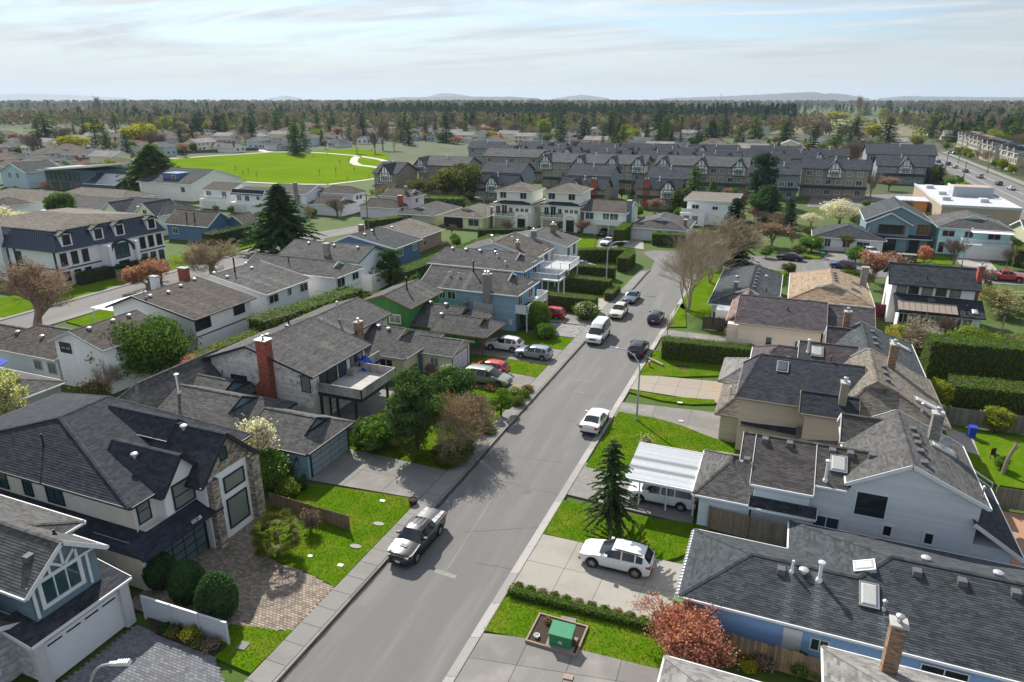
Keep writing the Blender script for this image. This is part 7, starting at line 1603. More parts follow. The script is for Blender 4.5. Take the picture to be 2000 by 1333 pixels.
def topiary_meshes():
 mb = MB(); mb.tube([(0,0,-.1),(.1,.05,.6),(-.1,0,1.2),(.1,.1,1.9)], [.1,.09,.07,.04], 6); Vs = []; Ts = []; g = np.random.default_rng(31)
 for (x, y, z, r) in ((.1,.1,2.2,.5),(.7,.2,1.7,.45),(-.65,.1,1.75,.48),(.35,-.6,1.35,.42),(-.5,-.5,1.2,.4),(.85,-.35,1.0,.36),(-.9,.5,1.25,.4),(.2,.8,1.5,.4),(.95,.6,1.3,.38)):
  mb.tube([(0,0,max(.5,z-.6)),(x*.6,y*.6,z-.25),(x,y,z-.1)], [.045,.035,.02], 4, cap=False); n = 420; d = g.normal(size=(n,3)); d /= np.linalg.norm(d, axis=1, keepdims=True)
  P = np.array([x,y,z])+d*np.array([r,r,r*.5])*(1+.06*g.normal(size=(n,1))); N = d+g.normal(size=(n,3))*.5; v, t = cards(P, np.cross(N, g.normal(size=(n,3))), np.full(n,.08), np.full(n,.13), np.clip(.5+.25*g.normal(size=n),0,1), N); Vs.append(v); Ts.append(t)
 return mb.mesh('trunk', bark()), quads_mesh('crown', np.concatenate(Vs), np.concatenate(Ts), LM('hedge', LEAF['hedge'], .3))
plant('topiary_pine', 'cloud-pruned topiary pine by the sidewalk', 'topiary', topiary_meshes(), *at_px(978, 812), .1, scale=1.15)
for i, (px, py, r, hh, lf) in enumerate(((1010,790,.8,.8,'olive'),(1022,776,.7,.7,'hedge'),(1005,768,.6,.7,'cream'),(960,760,.8,.6,'rust'),(1030,764,.6,.6,'rust'),(955,845,.7,.6,'cedar'),(930,790,1.0,.8,'olive'))):
 plant('garden_shrub', ['olive low shrub','leafy green low shrub','cream-flecked low shrub','rusty low shrub by the silver-green minivan','rusty low shrub nearest the drive','feathery low shrub below the topiary','olive shrub left of the topiary'][i]+' in the planted yard', 'shrub', shrub_meshes(r, hh, 40+i, 700, .13, lf), *at_px(px, py), .1, group='low shrubs in the planted yard')
plant('azalea', 'pink flowering azalea below the tan bungalow stairs', 'shrub', shrub_meshes(.8, 1.1, 50, 1200, .14, 'pink'), *at_px(845, 728), .1)
plant('blossom_shrub', 'pale blossoming shrub beside the silver-green minivan', 'shrub', bare_meshes(2.4, 1.4, 51, 4, .05, .25, twig(), .6, (5,5,4), 'cream', 1500, .12), *at_px(885, 752), .1)
hedge('long tall clipped hedge beside the dark parked hatchback', [(5.9,76.9),(16.0,77.6)], 1.9, 2.35, 'hedge', size=.15, dens=95)
hedge('low boxwood hedge along the pale concrete drive', [(4.7,32.0),(13.8,32.25)], .42, .5, 'hedge', size=.11, dens=210, rough=.03)
hedge('big dark clipped hedge behind the slate roof house', [(33.6,82.5),(50,83.5)], 3.2, 4.3, 'hedge', size=.2, dens=60)
hedge('lower clipped hedge above the grey board fence', [(34.6,73.4),(50,74.2)], 3.0, 2.9, 'hedge', size=.2, dens=60)
hedge('short hedge at the corner with yellow blossom by the slate roof', [(31.2,87),(31.2,92)], 1.2, 2.2, 'yellow', size=.16)
hedge('rounded hedge bank at the right edge near the pole', [(44,92),(50,95)], 3.0, 2.4, 'hedgeflat', size=.2)
for i in range(11): plant('lavender', 'grey-green mound of lavender behind the low boxwood hedge', 'shrub', tree_proto(('lav', i % 3), lambda: shrub_meshes(.36, .42, 60+i, 420, .09, ('olive','hedge','buds')[i % 3])), 5.1+i*.78, 32.62, .1, group='lavender mounds along the pale drive')
hedge('clipped hedge with pale side beside the white flowering shrub', [(-13.4,91.2),(-6.0,91.2)], 1.9, 2.15, 'hedge', size=.15)
hedge('clipped hedge behind the parked blue sedan', [(-13.7,101.9),(-6.6,101.6)], 1.8, 2.25, 'hedge', size=.15)
hedge('low clipped hedge at the sidewalk end', [(-5.9,97.5),(-5.9,103)], 1.3, 1.3, 'hedgeflat', size=.14)
hedge('curved clipped hedge at the road bend', [(-18,121.5),(-12,124.5),(-9.0,125),(-8.2,122),(-8.4,117)], 2.0, 2.4, 'hedge', size=.17)
hedge('clipped hedge behind the street lamp', [(-14.5,110.5),(-8.2,111.0)], 1.8, 2.1, 'hedge', size=.16)
hedge('tall narrow hedge by the white car at the road end', [(-14.6,139.5),(-14.6,149)], 2.2, 3.2, 'hedge', size=.18)
hedge('clipped hedge in front of the white bungalow', [(-8.2,143.2),(-1.5,144.2)], 2.0, 2.3, 'hedge', size=.18)
hedge('row hedge before the cream villas', [(-44,134),(-34.5,139)], 1.6, 2.2, 'conifer', size=.2, dens=50)
hedge('long thick hedge running back from the navy gabled house', [(-38.5,92),(-37.6,104),(-36.8,116),(-36.4,126)], 3.0, 3.0, 'hedge', size=.22, dens=45)
hedge('clipped hedge behind the cypress and cream house', [(-36.2,80.5),(-29.5,80.5)], 2.4, 2.7, 'hedge', size=.17)
hedge('bushy tall hedge beside the white houses', [(-40.6,62),(-38.6,72),(-38.2,79)], 3.2, 3.5, 'hedge', size=.24, dens=50, rough=.22)
hedge('flat-topped yellow-green hedge beside the white house with brown roof', [(-40.6,51),(-40.0,62)], 1.8, 2.4, 'hedgeflat', size=.17)
hedge('dark hedge below the mansion', [(-88.2,74.5),(-87.5,88)], 1.6, 2.0, 'conifer', size=.2, dens=50)
hedge('dark hedge by the navy cottage', [(-90,104),(-89,124)], 3.0, 3.2, 'conifer', size=.25, dens=35)
hedge('hedge at the back street bend', [(-72,134),(-66,146)], 2.5, 2.4, 'hedge', size=.24, dens=30)
hedge('yellow-green hedge at the right edge by the brown house', [(58,147),(59,157)], 3, 3.2, 'hedgeflat', size=.25, dens=30)
hedge('dark clipped hedge at the right edge', [(60,142.8),(67,143.6)], 3, 2.8, 'conifer', size=.25, dens=30)
hedge('dense green hedge at the park corner', [(-88,168),(-66,172)], 4, 3.0, 'laurel', size=.3, dens=25, rough=.25)
b, hh = tall(1046, 642, 590); plant('dome_yew', 'big dome-clipped yew before the blue-grey house', 'shrub', shrub_meshes(2.0, 3.6, 70, 5200, .17, 'hedge', True), *b, .1)
plant('laurel_bush', 'leafy green bush right of the dome-clipped yew', 'shrub', shrub_meshes(1.3, 1.7, 71, 1900, .2, 'laurel'), *at_px(1064, 660), .1)
plant('viburnum', 'white-flowering rounded shrub by the sidewalk', 'shrub', shrub_meshes(1.6, 2.2, 72, 3000, .18, 'laurel')+(quads_mesh('blossom', *(lambda g: cards((lambda d: d/np.linalg.norm(d,axis=1,keepdims=True)*np.array([1.6,1.6,1.25])*1.02+np.array([0,0,1.05]))(np.abs(g.normal(size=(260,3)))*np.where(g.random((260,3))>.5,1,-1)*np.array([1,1,0])+np.abs(g.normal(size=(260,3)))*np.array([0,0,1.2])), g.normal(size=(260,3)), np.full(260,.2), np.full(260,.22), g.random(260)))(np.random.default_rng(6)), LM('blossom', LEAF['blossom'], .3)),), *at_px(1144, 622), .1)
plant('rhododendron', 'pinkish budding rhododendron at the corner of the rose-beige house', 'shrub', shrub_meshes(1.3, 2.0, 73, 1800, .2, 'rust'), *at_px(1438, 664), .1)
plant('bare_shrub', 'upright bare pruned shrub by the dark hatchback', 'shrub', bare_meshes(2.9, 1.0, 74, 4, .09, .3, twig_pale(), .5, (4,4,3)), *at_px(1303, 654), .1)
plant('vase_shrub', 'white flowering young shrub on the lawn behind the carport', 'shrub', bare_meshes(2.2, .9, 75, 4, .04, .3, twig(), .6, (5,5,4), 'cream', 420, .13), *at_px(1252, 893), .1)
for (px, py, r, hh, lf, l) in ((1420,1285,.45,.6,'hedge','round green shrub under the coral maple'),(1490,1295,.8,.9,'buds','twiggy dome shrub in the bed below the blue wall'),(1460,1305,.5,.5,'yellow','yellow-green low shrub in the bed below the blue wall'),(1560,1312,.7,1.0,'laurel','leafy shrub in the bed below the blue wall'),(1600,1322,.6,.8,'hedge','dark leafy shrub at the fence end in the bed'),(1385,1290,.4,.5,'conifer','small dark shrub at the foot of the coral maple'),(1540,1298,.4,.5,'olive','olive tuft in the bed below the blue wall')):
 plant('bed_shrub', l, 'shrub', shrub_meshes(r, hh, px, 700, .12, lf), *at_px(px, py), .1)
for i, (x, y, r, hh, lf) in enumerate(((-11.6,21.75,.45,.5,'olive'),(-10.4,21.85,.55,.7,'yellow'),(-9.6,21.65,.4,.4,'olive'),(-12.4,21.8,.35,.3,'conifer'),(-8.9,21.75,.5,.5,'buds'))):
 plant('bed_shrub', ['olive tuft in the mulch bed','yellow-green shrub in the mulch bed','low tuft nearest the yellow-green shrub','small dark tuft at the garage end of the mulch bed','brownish tuft at the lawn end of the mulch bed'][i]+' below the white fence', 'shrub', shrub_meshes(r, hh, 90+i, 420, .11, lf), x, y, .15)
b, hh = tall(280, 728, 636); plant('round_evergreen', 'big round bright green evergreen by the pale blue split-level house', 'tree', leafy_meshes(hh*1.15, 5.3, 81, 130, 34000, .30, 'cedar', .6, hh*.54, hh*.54, .34, 5, .25), *b, .1)
plant('blossom_tree', 'pale cream blossom tree at the left edge above the dark hipped roof', 'tree', bare_meshes(5.5, 3.6, 82, 5, .13, .25, twig_pale(), .68, (5,4,4,4), 'cream', 9000, .2), *at_px(40, 850), .1)
plant('blossom_tree', 'yellow-green leafing tree at the left edge', 'tree', leafy_meshes(5.6, 2.6, 83, 30, 3600, .22, 'lime'), *at_px(2, 820), .1)
plant('camellia', 'camellia with red and white flowers behind the garage house', 'shrub', shrub_meshes(1.5, 2.0, 84, 1500, .2, 'olive')+(quads_mesh('blossom', *(lambda g: cards(g.normal(size=(90,3))*np.array([.9,.9,.35])+np.array([0,0,1.9]), g.normal(size=(90,3)), np.full(90,.24), np.full(90,.26), g.random(90)))(np.random.default_rng(9)), LM('red', LEAF['red'], .3)),), *at_px(185, 788), .1)
plant('bare_shrub', 'tangled bare shrubs below the big round evergreen', 'shrub', bare_meshes(4.2, 2.2, 85, 5, .08, .25, twig_pale(), .6, (5,4,4,3), multi=3), *at_px(205, 770), .1)
plant('orange_shrub', 'orange-red leafing shrub behind the grey dutch-gable roof', 'shrub', shrub_meshes(1.5, 2.6, 86, 1500, .2, 'coral'), *at_px(378, 745), .1)
big = bare_meshes(15, 11.5, 87, 6, .42, .2, mat('twig_rosy', (.30,.19,.16), var=.35, scale=5), .66, (7,4,4,3,3), 'buds', 15000, .17, .45); b, hh = tall(74, 650, 508); plant('street_tree', 'huge bare brownish tree at the left edge over the back street', 'tree', big, *b, .1, scale=hh/15)
ch_ = bare_meshes(7, 6.2, 88, 5, .3, .2, twig_pale(), .75, (6,5,4,4), 'buds', 9000, .15, .25); b, hh = tall(418, 534, 466); plant('cherry_tree', 'wide bare cherry tree in front of the navy cottage', 'tree', ch_, *b, .1, scale=hh/7)
rt = bare_meshes(6.2, 4.2, 89, 5, .2, .22, twig(), .62, (5,5,4,4), 'plum', 9000, .2); b, hh = tall(291, 566, 508); plant('plum_tree', 'copper-red leafing tree in front of the mansion', 'tree', rt, *b, .1, scale=hh/6.2); b, hh = tall(315, 552, 512); plant('plum_tree', 'smaller copper-red tree right of the mansion entrance', 'tree', rt, *b, .1, rz=2, scale=hh/6.2)
b, hh = tall(555, 490, 360); plant('cedar_tree', 'large layered dark cedar beside the back street', 'tree', conifer_meshes(hh, hh*.60, 91, 22, 12, 50, .20, .12, 'conifer', .8, .66), *b, .1)
b, hh = tall(306, 378, 283); plant('cedar_tree', 'tall broad conifer behind the mansion at the park edge', 'tree', conifer_meshes(hh, hh*.86, 92, 26, 18, 46, .25, .06, 'cedar', .9, .72), *b, .1)
b, hh = tall(762, 556, 478); plant('cypress_tree', 'columnar green cypress beside the ivory house', 'tree', leafy_meshes(hh, hh*.26, 93, 40, 5200, .3, 'conifer', .4, hh*.5, hh*.48, .5, 2, .2), *b, .1)
plant('tawny_bush', 'tawny twiggy bush left of the columnar cypress', 'shrub', leafy_meshes(3.4, 2.2, 94, 22, 2400, .2, 'olive'), *at_px(735, 562), .1)
for i in range(6): plant('young_cypress', 'slim young cypress in the row behind the cypress tree', 'shrub', tree_proto('ycy', lambda: shrub_meshes(.6, 2.6, 95, 700, .2, 'laurel')), -34.6-i*.15, 86+i*1.25, .1, group='young cypress row behind the tall cypress')
plant('old_apple_tree', 'gnarled bare apple tree by the white and black house', 'tree', bare_meshes(5, 3.6, 96, 5, .16, .2, twig_pale(), .8, (5,4,4,3)), *at_px(1795, 690), .1)
plant('hedge_shrub', 'pale leafing shrub by the gnarled apple tree', 'shrub', leafy_meshes(2.6, 2.2, 97, 20, 2200, .22, 'lime'), *at_px(1765, 668), .1); plant('hedge_shrub', 'broad yellow-green shrub above the big dark hedge', 'shrub', leafy_meshes(2.8, 3.2, 98, 30, 3600, .24, 'hedgeflat'), *at_px(1900, 690), .1); plant('hedge_shrub', 'brown twiggy hedge shrub at the right edge', 'shrub', bare_meshes(3, 2.6, 99, 5, .07, .25, twig_pale(), .6, (5,4,4,3), multi=3), *at_px(1985, 700), .1)
plant('orchard_tree', 'low spreading leafing tree by the red pickup', 'tree', bare_meshes(4.2, 4.2, 100, 5, .15, .2, twig_pale(), .8, (6,5,4,3), 'lime', 2600, .2), *at_px(1950, 612), .1)
plant('bare_tree', 'twiggy bare tree in front of the red pickup', 'tree', bare_meshes(3.6, 2.4, 101, 5, .1, .2, twig(), .7, (5,4,4,3)), *at_px(1925, 556), .1)
sa = MB(); sa.tube([(0,0,-.1),(.1,.1,1.2),(.35,.1,2.3),(.45,.05,2.7)], [.17,.14,.12,.1], 7); sa.tube([(.25,.1,1.9),(.7,.1,2.6)], [.07,.05], 5)
t = thing('cut_tree', 'bare pollarded trunk on the right back lawn', 'tree', (*pix(1958,925,.1), .1)); link('trunk', sa.mesh('trunk', mat('bark_pale', (.30,.25,.20), var=.3)), t); cr = MB(); cr.tube([(.45,.05,2.65),(.75,.1,2.9)], [.05,.01], 4); cr.tube([(.45,.05,2.65),(.3,.2,3.0)], [.05,.01], 4); link('crown', cr.mesh('crown', twig()), t)
sb1 = bare_meshes(11.5, 5.6, 110, 5, .30, .20, twig_pale(), .60, (5,4,4,4), None, 0, .1, .7, 3); b, hh = tall(1345, 606, 448); plant('street_tree', 'tall bare street tree on the right lawn strip beside the fence', 'tree', sb1, *b, .1, scale=hh/11.5)
sb2 = bare_meshes(10.5, 6.6, 111, 5, .36, .24, twig_pale(), .62, (8,5,5,4), 'olive', 2500, .12, .6); b, hh = tall(1402, 524, 402); plant('street_tree', 'dense bare street tree at the corner of the side street', 'tree', sb2, *b, .1, scale=hh/10.5); b, hh = tall(1385, 552, 440); plant('street_tree', 'bare street tree between the other two on the lawn strip', 'tree', sb1, *b, .1, rz=2.2, scale=hh/11.5)
b, hh = tall(1427, 512, 388); plant('conifer_tree', 'dark drooping conifer behind the bare street trees', 'tree', conifer_meshes(hh, hh*.34, 112, 30, 11, 15, .35, .05, 'darkpine', .9, .55), *b, .1)
# ------------------------------------------------------------------ middle and far trees
def P_con(k): return tree_proto(('con', k), lambda: conifer_meshes(10, (2.6,3.2,2.1,3.8)[k], 200+k, 20, 8, 8, (.3,.22,.36,.25)[k], .06, ('conifer','darkpine','conifer','cedar')[k], 1.05, (.8,.65,.9,.6)[k]))
def P_round(lf, k=0): return tree_proto(('rnd', lf, k), lambda: leafy_meshes(8, 3.8, 230+k, 60, 3400, .55, lf, 1.5, 3.7, 4.2, .36, 5))
def P_bare(bud=None, k=0): return tree_proto(('bare', bud, k), lambda: bare_meshes(10, (4.2,2.6,3.4)[k], 250+k, 5, .22, .25, twig() if k != 2 else twig_pale(), (.55,.3,.5)[k], (6,5,4,4), bud, 1800 if bud else 0, .4, .8))
def P_pop(): return tree_proto('pop', lambda: bare_meshes(16, 2.2, 270, 5, .3, .3, twig_pale(), .25, (9,6,4,4), None, 0, .1, 1.2))
def put(meshes, base_r, base_h, name, label, px, pyb, pyt, rpx=None, group=None, cat='tree'):
 b, hh = tall(px, pyb, pyt); r = base_r*hh/base_h
 s = hh/base_h; sx = s
 if rpx:
  d = math.hypot(b[0]-CAM_X, b[1], CAM_H); sx = (rpx/CAM_F*d)/base_r
 plant(name, label, cat, meshes, *b, .05, scale=(sx, sx, s), group=group)
for (px, b_, t_, r, k, l) in ((94,283,222,30,3,'broad light green conifer left of the yellow trees'),(250,306,256,12,2,'slim dark conifer left of the largest yellow willow'),(380,293,241,17,2,'dark conifer between the houses at the park edge, left'),(158,240,208,12,0,'dark conifer far left behind the yellow willow'),(226,252,220,10,2,'narrow conifer behind the yellow willows'),(268,242,205,14,0,'dark conifer behind the largest yellow willow'),(311,247,208,13,2,'tall conifer behind the park houses'),(393,252,216,20,1,'wide dark conifer behind the park houses'),(428,270,222,18,1,'greyish conifer right of the wide dark one'),(455,252,216,12,0,'conifer at the back of the park houses'),(492,275,230,12,0,'conifer left of the park entrance'),(495,283,234,13,2,'tall conifer at the left of the park entrance'),(580,303,236,14,2,'tall dark conifer standing on the park lawn edge'),(630,284,254,7,0,'small conifer right of the park entrance'),(687,242,217,10,0,'conifer behind the bare trees of the park'),(850,246,222,9,2,'left one of the dark conifers right of the park'),(868,259,223,10,1,'second of the dark conifers right of the park'),(884,261,222,12,1,'third of the dark conifers right of the park'),(922,260,218,13,2,'fat dark conifer right of the conifer group'),(958,254,231,12,3,'round green conifer among the townhouse roofs'),(999,251,224,8,2,'slim conifer behind the yellow trees in the centre'),(1045,253,221,11,1,'conifer left of the lime-yellow tree'),(1141,278,229,19,1,'thick dark conifer behind the townhouses'),(1191,279,216,20,0,'tall layered conifer behind the townhouses'),(1242,251,213,12,1,'pine on the farm field edge'),(1288,268,212,26,1,'dark clump of firs right of the pine'),(1321,252,218,12,1,'dark fir right of the fir clump'),(1344,252,224,10,2,'narrow fir in the right field row'),(1387,276,234,18,0,'full green fir in the right row'),(1260,279,247,7,2,'small fir behind the back townhouses'),(1389,277,233,18,1,'dark fir left of the light cedar'),(1440,262,224,18,1,'dark fir row behind the townhouses'),(1473,280,230,19,3,'light green cedar in the fir row'),(1535,274,236,17,0,'green fir at the end of the fir row'),(1415,268,228,14,1,'fir in the row left of the light cedar'),(1668,277,230,22,1,'dark fir beside the main road'),(1733,277,228,20,1,'dark fir right of the yellow tree by the main road'),(1803,359,320,13,2,'left of the two pointed conifers beside the main road'),(1832,362,320,15,0,'right of the two pointed conifers beside the main road'),(1870,277,238,25,0,'big green fir beyond the cream terraces'),(1821,270,236,14,1,'dark fir above the main road'),(1850,272,240,12,0,'green fir next to the big one beyond the terraces'),(1958,280,230,22,1,'big dark fir at the right edge'),(1967,234,200,16,1,'far dark fir at the right'),(1838,230,204,14,1,'dark fir on the right horizon row'),(1733,228,196,14,1,'dark fir right of the poplar'),(1690,226,200,10,0,'fir left of the far poplar group'),(1352,412,326,27,3,'cone-shaped cedar behind the lilac flat-roofed house'),(1322,414,366,18,3,'lower rounded cedar left of the cone-shaped one'),(1390,392,352,14,3,'small light cedar beside the tall dark one'),(1984,250,222,12,1,'dark fir nearest the right edge on the skyline row')):
 put(P_con(k), (2.6,3.2,2.1,3.8)[k], 10, 'conifer_tree', l, px, b_, t_, r*1.3)
b, hh = tall(1486, 400, 294); plant('conifer_tree', 'tall dense dark conifer beside the tan townhouse', 'tree', leafy_meshes(hh, hh*.30, 120, 60, 8000, .55, 'darkpine', 1, hh*.47, hh*.53, .38, 4, .15), *b, .05)
b, hh = tall(1490, 432, 361); plant('evergreen_tree', 'rounded dark green evergreen below the tall dark conifer', 'tree', leafy_meshes(hh, hh*.46, 121, 60, 7000, .42, 'conifer', 1, hh*.47, hh*.5, .36, 4, .2), *b, .05)
b, hh = tall(122, 430, 374); plant('evergreen_tree', 'rounded yellowish green cedar behind the mansion roof', 'tree', leafy_meshes(hh, hh*.52, 122, 60, 7000, .42, 'cedar', 1, hh*.47, hh*.5, .36, 4, .25), *b, .05)
b, hh = tall(1675, 314, 274); plant('evergreen_tree', 'broad dark tree mass behind the tan townhouse', 'tree', leafy_meshes(hh, hh*.75, 123, 60, 5000, .7, 'darkpine', 1, hh*.45, hh*.52, .36, 4, .15), *b, .05)
for (px, b_, t_, r, lf, l) in ((145,298,262,25,'yellow','nearest yellow willow at the left'),(182,271,238,19,'yellow','middle yellow willow behind the nearest one'),(278,285,237,30,'yellow','largest round yellow willow at the park edge'),(330,262,224,13,'lime','pale lime tree right of the yellow willows'),(956,273,254,16,'yellow','low yellow tree beyond the townhouses'),(1034,273,247,14,'lime','lime tree by the pink blossom in the centre'),(1063,268,229,14,'lime','tall lime-yellow tree in the centre'),(1186,296,277,13,'golden','golden tree among the townhouse roofs'),(1633,237,217,22,'yellow','yellow tree left of the tall bare poplar'),(1545,244,227,14,'lime','lime tree in the right distance'),(1704,272,240,16,'yellow','yellow tree between the dark firs by the main road'),(1725,235,208,8,'lime','slim lime tree right of the poplar'),(900,388,314,44,'olive','tall loose olive tree behind the ranch houses'),(860,385,340,36,'olive','lower olive tree left of the tall loose one'),(930,384,340,30,'lime','leafing yellowish tree right of the tall loose one'),(758,438,424,12,'golden','bright golden forsythia by the navy gabled house'),(1095,450,430,10,'laurel','small magnolia before the right villa'),(1584,492,459,22,'laurel','round laurel left of the white bungalow'),(1496,503,479,12,'hedge','clipped round bush by the dark sedan'),(1558,500,478,14,'olive','dark bush behind the dark sedan'),(1670,513,479,17,'laurel','upright laurel bush by the teal house drive'),(1804,513,477,11,'coral','small orange leafing tree on the powder blue house lawn'),(1846,432,402,16,'lime','mottled shrub before the flat-roofed shop'),(1540,535,512,14,'olive','clipped mottled shrub behind the corner bungalow'),(1660,545,526,18,'hedge','spreading low shrub at the side street')):
 put(P_round(lf), 3.8, 8, 'leafy_tree', l, px, b_, t_, r)
for (px, b_, t_, r, bud, k, l) in ((200,237,182,6,None,1,'tall bare poplar on the left horizon'),(1675,238,181,7,None,1,'tall bare poplar on the right horizon')): put(P_pop(), 2.2, 16, 'poplar_tree', l, px, b_, t_, r)
for (px, b_, t_, r, bud, k, l) in ((697,299,241,14,None,2,'left bare tree beyond the park path'),(733,300,255,14,None,0,'second bare tree beyond the park path'),(748,294,238,17,None,0,'bare tree behind the second one at the park'),(770,294,245,15,None,2,'right bare tree beyond the park path'),(521,247,216,18,'olive',0,'rounded olive bare tree behind the park entrance'),(659,422,387,20,None,0,'bare round tree by the back street bend'),(760,392,352,26,None,2,'bare tree before the townhouse at the park corner'),(820,388,344,26,'olive',2,'bare olive tree before the corner townhouses'),(1506,480,433,40,'buds',0,'wide bare weeping tree by the side street'),(1532,454,408,30,None,2,'bare tree behind the wide weeping one'),(1704,550,490,40,'plum',0,'red-budding broad tree beside the white and black house'),(1581,312,285,9,'pink',1,'left pinkish upright tree by the tan townhouse'),(1613,313,284,11,'pink',1,'middle pinkish upright tree by the tan townhouse'),(1644,312,284,9,'pink',1,'right pinkish upright tree by the tan townhouse'),(1188,389,366,8,'rust',1,'left rusty young tree behind the balcony house'),(1215,392,367,9,'rust',1,'middle rusty young tree behind the balcony house'),(1240,397,367,10,'rust',1,'right rusty young tree behind the balcony house'),(1137,460,430,16,'pink',0,'pink-budding tree before the right villa'),(1700,385,330,16,None,2,'thin bare tree right of the tan townhouse'),(1735,372,345,18,'pink',0,'pink blossom shrub tree by the dark townhouse'),(1790,300,262,14,'lime',0,'leafing tree above the main road bend'),(1580,470,440,16,'olive',0,'bare shrub tree left of the white bungalow'),(1650,492,455,16,'olive',2,'bare shrub tree right of the white bungalow'),(1910,560,525,20,None,0,'twiggy tree at the red pickup')):
 put(P_bare(bud, k), (4.2,2.6,3.4)[k], 10, 'bare_tree', l, px, b_, t_, r)
for (px, b_, t_, r, bud, l) in ((10,458,405,34,'blossom','white blossom tree at the left edge by the mansion'),(1639,443,391,33,'blossom','white blossom tree beside the modern gabled house'),(1584,442,417,18,'blossom','low white blossom tree left of the bigger one'),(1992,270,255,14,'blossom','white blossom tree at the right edge'),(400,290,266,14,'pink','pale pink blossom tree at the park edge houses'),(894,282,264,12,'pink','pink blossom tree right of the park'),(1015,262,246,10,'pink','pink blossom in the centre distance'),(22,243,224,20,'red','red blossom row at the far left'),(130,240,226,12,'red','red blossom behind the left conifers'),(108,368,352,20,'red','red-leafed hedge tree by the modern dark house'),(1770,352,338,14,'blossom','white blossom by the pink shrub tree'),(1745,268,256,14,'blossom','pale blossom above the dark townhouse')):
 put(tree_proto(('blo', bud), lambda: leafy_meshes(7, 4, 300, 36, 2600, .42, bud, 1.5, 2.9, 4.1, .4, 5, .35)), 4, 7, 'blossom_tree', l, px, b_, t_, r)
for (px, b_, t_) in ((460,338,322),(475,350,330),(485,345,326),(501,354,334),(624,352,325),(656,350,322),(665,330,308),(682,325,305),(693,342,322),(678,357,343),(730,345,328),(737,338,322),(720,350,340),(747,336,322),(612,312,302),(640,306,298),(700,296,288),(727,300,290)):
 put(tree_proto('sap', lambda: bare_meshes(6, 1.0, 310, 4, .07, .4, twig(), .4, (6,4,3))), 1.0, 6, 'sapling', 'slim bare sapling planted in the park lawn', px, b_, t_, 4, 'saplings in the park lawn')
tr = random.Random(9); KN = dict(con='dark conifer', bare='bare brown tree', pink='pink-budding tree', lime='yellow-green leafing tree', laurel='green leafy tree')
def scatter(n, x0, x1, y0, y1, where, weights, hs, margin=60):
 k = 0; tries = 0
 while k < n and tries < n*40:
  tries += 1; x = tr.uniform(x0, x1); y = tr.uniform(y0, y1)
  if not visible(x, y, margin) or in_poly(FIELDW, x, y) or (60 < x < 120 and y < 640): continue
  if any(a-1.5 < x < b+1.5 and c-1.5 < y < d+1.5 for a, b, c, d in FOOT) or in_poly(ROADP, x, y) or (-84 < x < -70 and y < 150) or (6 < x < 26 and 205 < y < 232): continue
  if any(abs(x-a) < 6.5 and abs(y-b) < 6.5 for a, b in FARPOS): continue
  q = tr.choices(list(weights), list(weights.values()))[0]; hh = tr.uniform(*hs)
  if q == 'con': kk = tr.randrange(4); me, bh = P_con(kk), 10; hh *= 1.5
  elif q == 'bare': me, bh = P_bare(None, tr.choice((0,2,0))), 10
  elif q == 'pink': me, bh = P_bare('pink', 0), 10; hh *= .7
  elif q == 'lime': me, bh = P_round('lime'), 8; hh *= .85
  else: me, bh = P_round('laurel'), 8; hh *= .6
  s = hh/bh; plant(dict(con='conifer_tree', bare='bare_tree', pink='blossom_tree', lime='spring_tree', laurel='leafy_tree')[q], KN[q]+' '+where, 'tree', me, x, y, .0, scale=(s*tr.uniform(.85,1.25),)*2+(s,), group=KN[q]+'s '+where); k += 1
scatter(70, -470, -215, 190, 450, 'left of the park', dict(con=4,bare=4,pink=2,lime=1,laurel=3), (8,13))
for k_, (a_, b_) in enumerate(((-520,-330),(-330,-190),(-190,-40))):
 w_ = 'beyond the '+('left end','middle','right end')[k_]+' of the park'; scatter(52, a_, b_, 438, 600, 'close '+w_, dict(con=4,bare=5,pink=1,lime=2,laurel=2), (9,14)); scatter(40, a_*1.2, b_*1.2, 600, 850, 'far '+w_, dict(con=4,bare=6,lime=2,laurel=1), (9,16))
scatter(64, -110, 60, 310, 520, 'behind the townhouses', dict(con=4,bare=5,pink=2,lime=1,laurel=3), (5,10))
scatter(70, 118, 280, 300, 560, 'right of the main road', dict(con=5,bare=5,lime=1,laurel=2,pink=1), (8,15)); scatter(44, 110, 480, 560, 860, 'far right of the main road', dict(con=5,bare=5,lime=1,laurel=1), (9,16)); scatter(24, 20, 64, 300, 640, 'left of the main road', dict(con=4,bare=4,laurel=2,lime=1), (7,13))
scatter(30, -120, -62, 126, 185, 'between the back houses', dict(bare=2,laurel=4,lime=1), (3,5), 10)
scatter(14, -215, -125, 112, 190, 'among the houses left of the park', dict(bare=3,laurel=4,con=1,pink=1), (3,6), 10)
scatter(26, -62, -34, 96, 146, 'in the yards by the navy gabled house', dict(laurel=5,bare=2), (2.4,4.5), 5); scatter(46, -62, 22, 163, 226, 'between the villas and the townhouses', dict(laurel=4,bare=3,con=2,pink=1), (3.5,6.5), 5); scatter(30, 4, 64, 140, 232, 'behind the side street houses', dict(laurel=5,bare=3,lime=1), (2.5,5), 5); scatter(16, 28, 60, 60, 128, 'in the back yards on the right', dict(laurel=4,bare=2,lime=1), (2.2,4), 5)
for k, y in enumerate(range(172, 520, 13)):
 for x in ((97.5+y*.004, 66.0) if y > 245 else (97.5,)):
  q = tr.randrange(3); plant('street_tree', ('bare','leafy green','yellow-green')[q]+' street tree along the main road', 'tree', (P_bare(None, 2), P_round('laurel'), P_round('lime'))[q], x, y+tr.uniform(-3,3), .05, scale=tr.uniform(.45,.8), group='street trees along the main road')
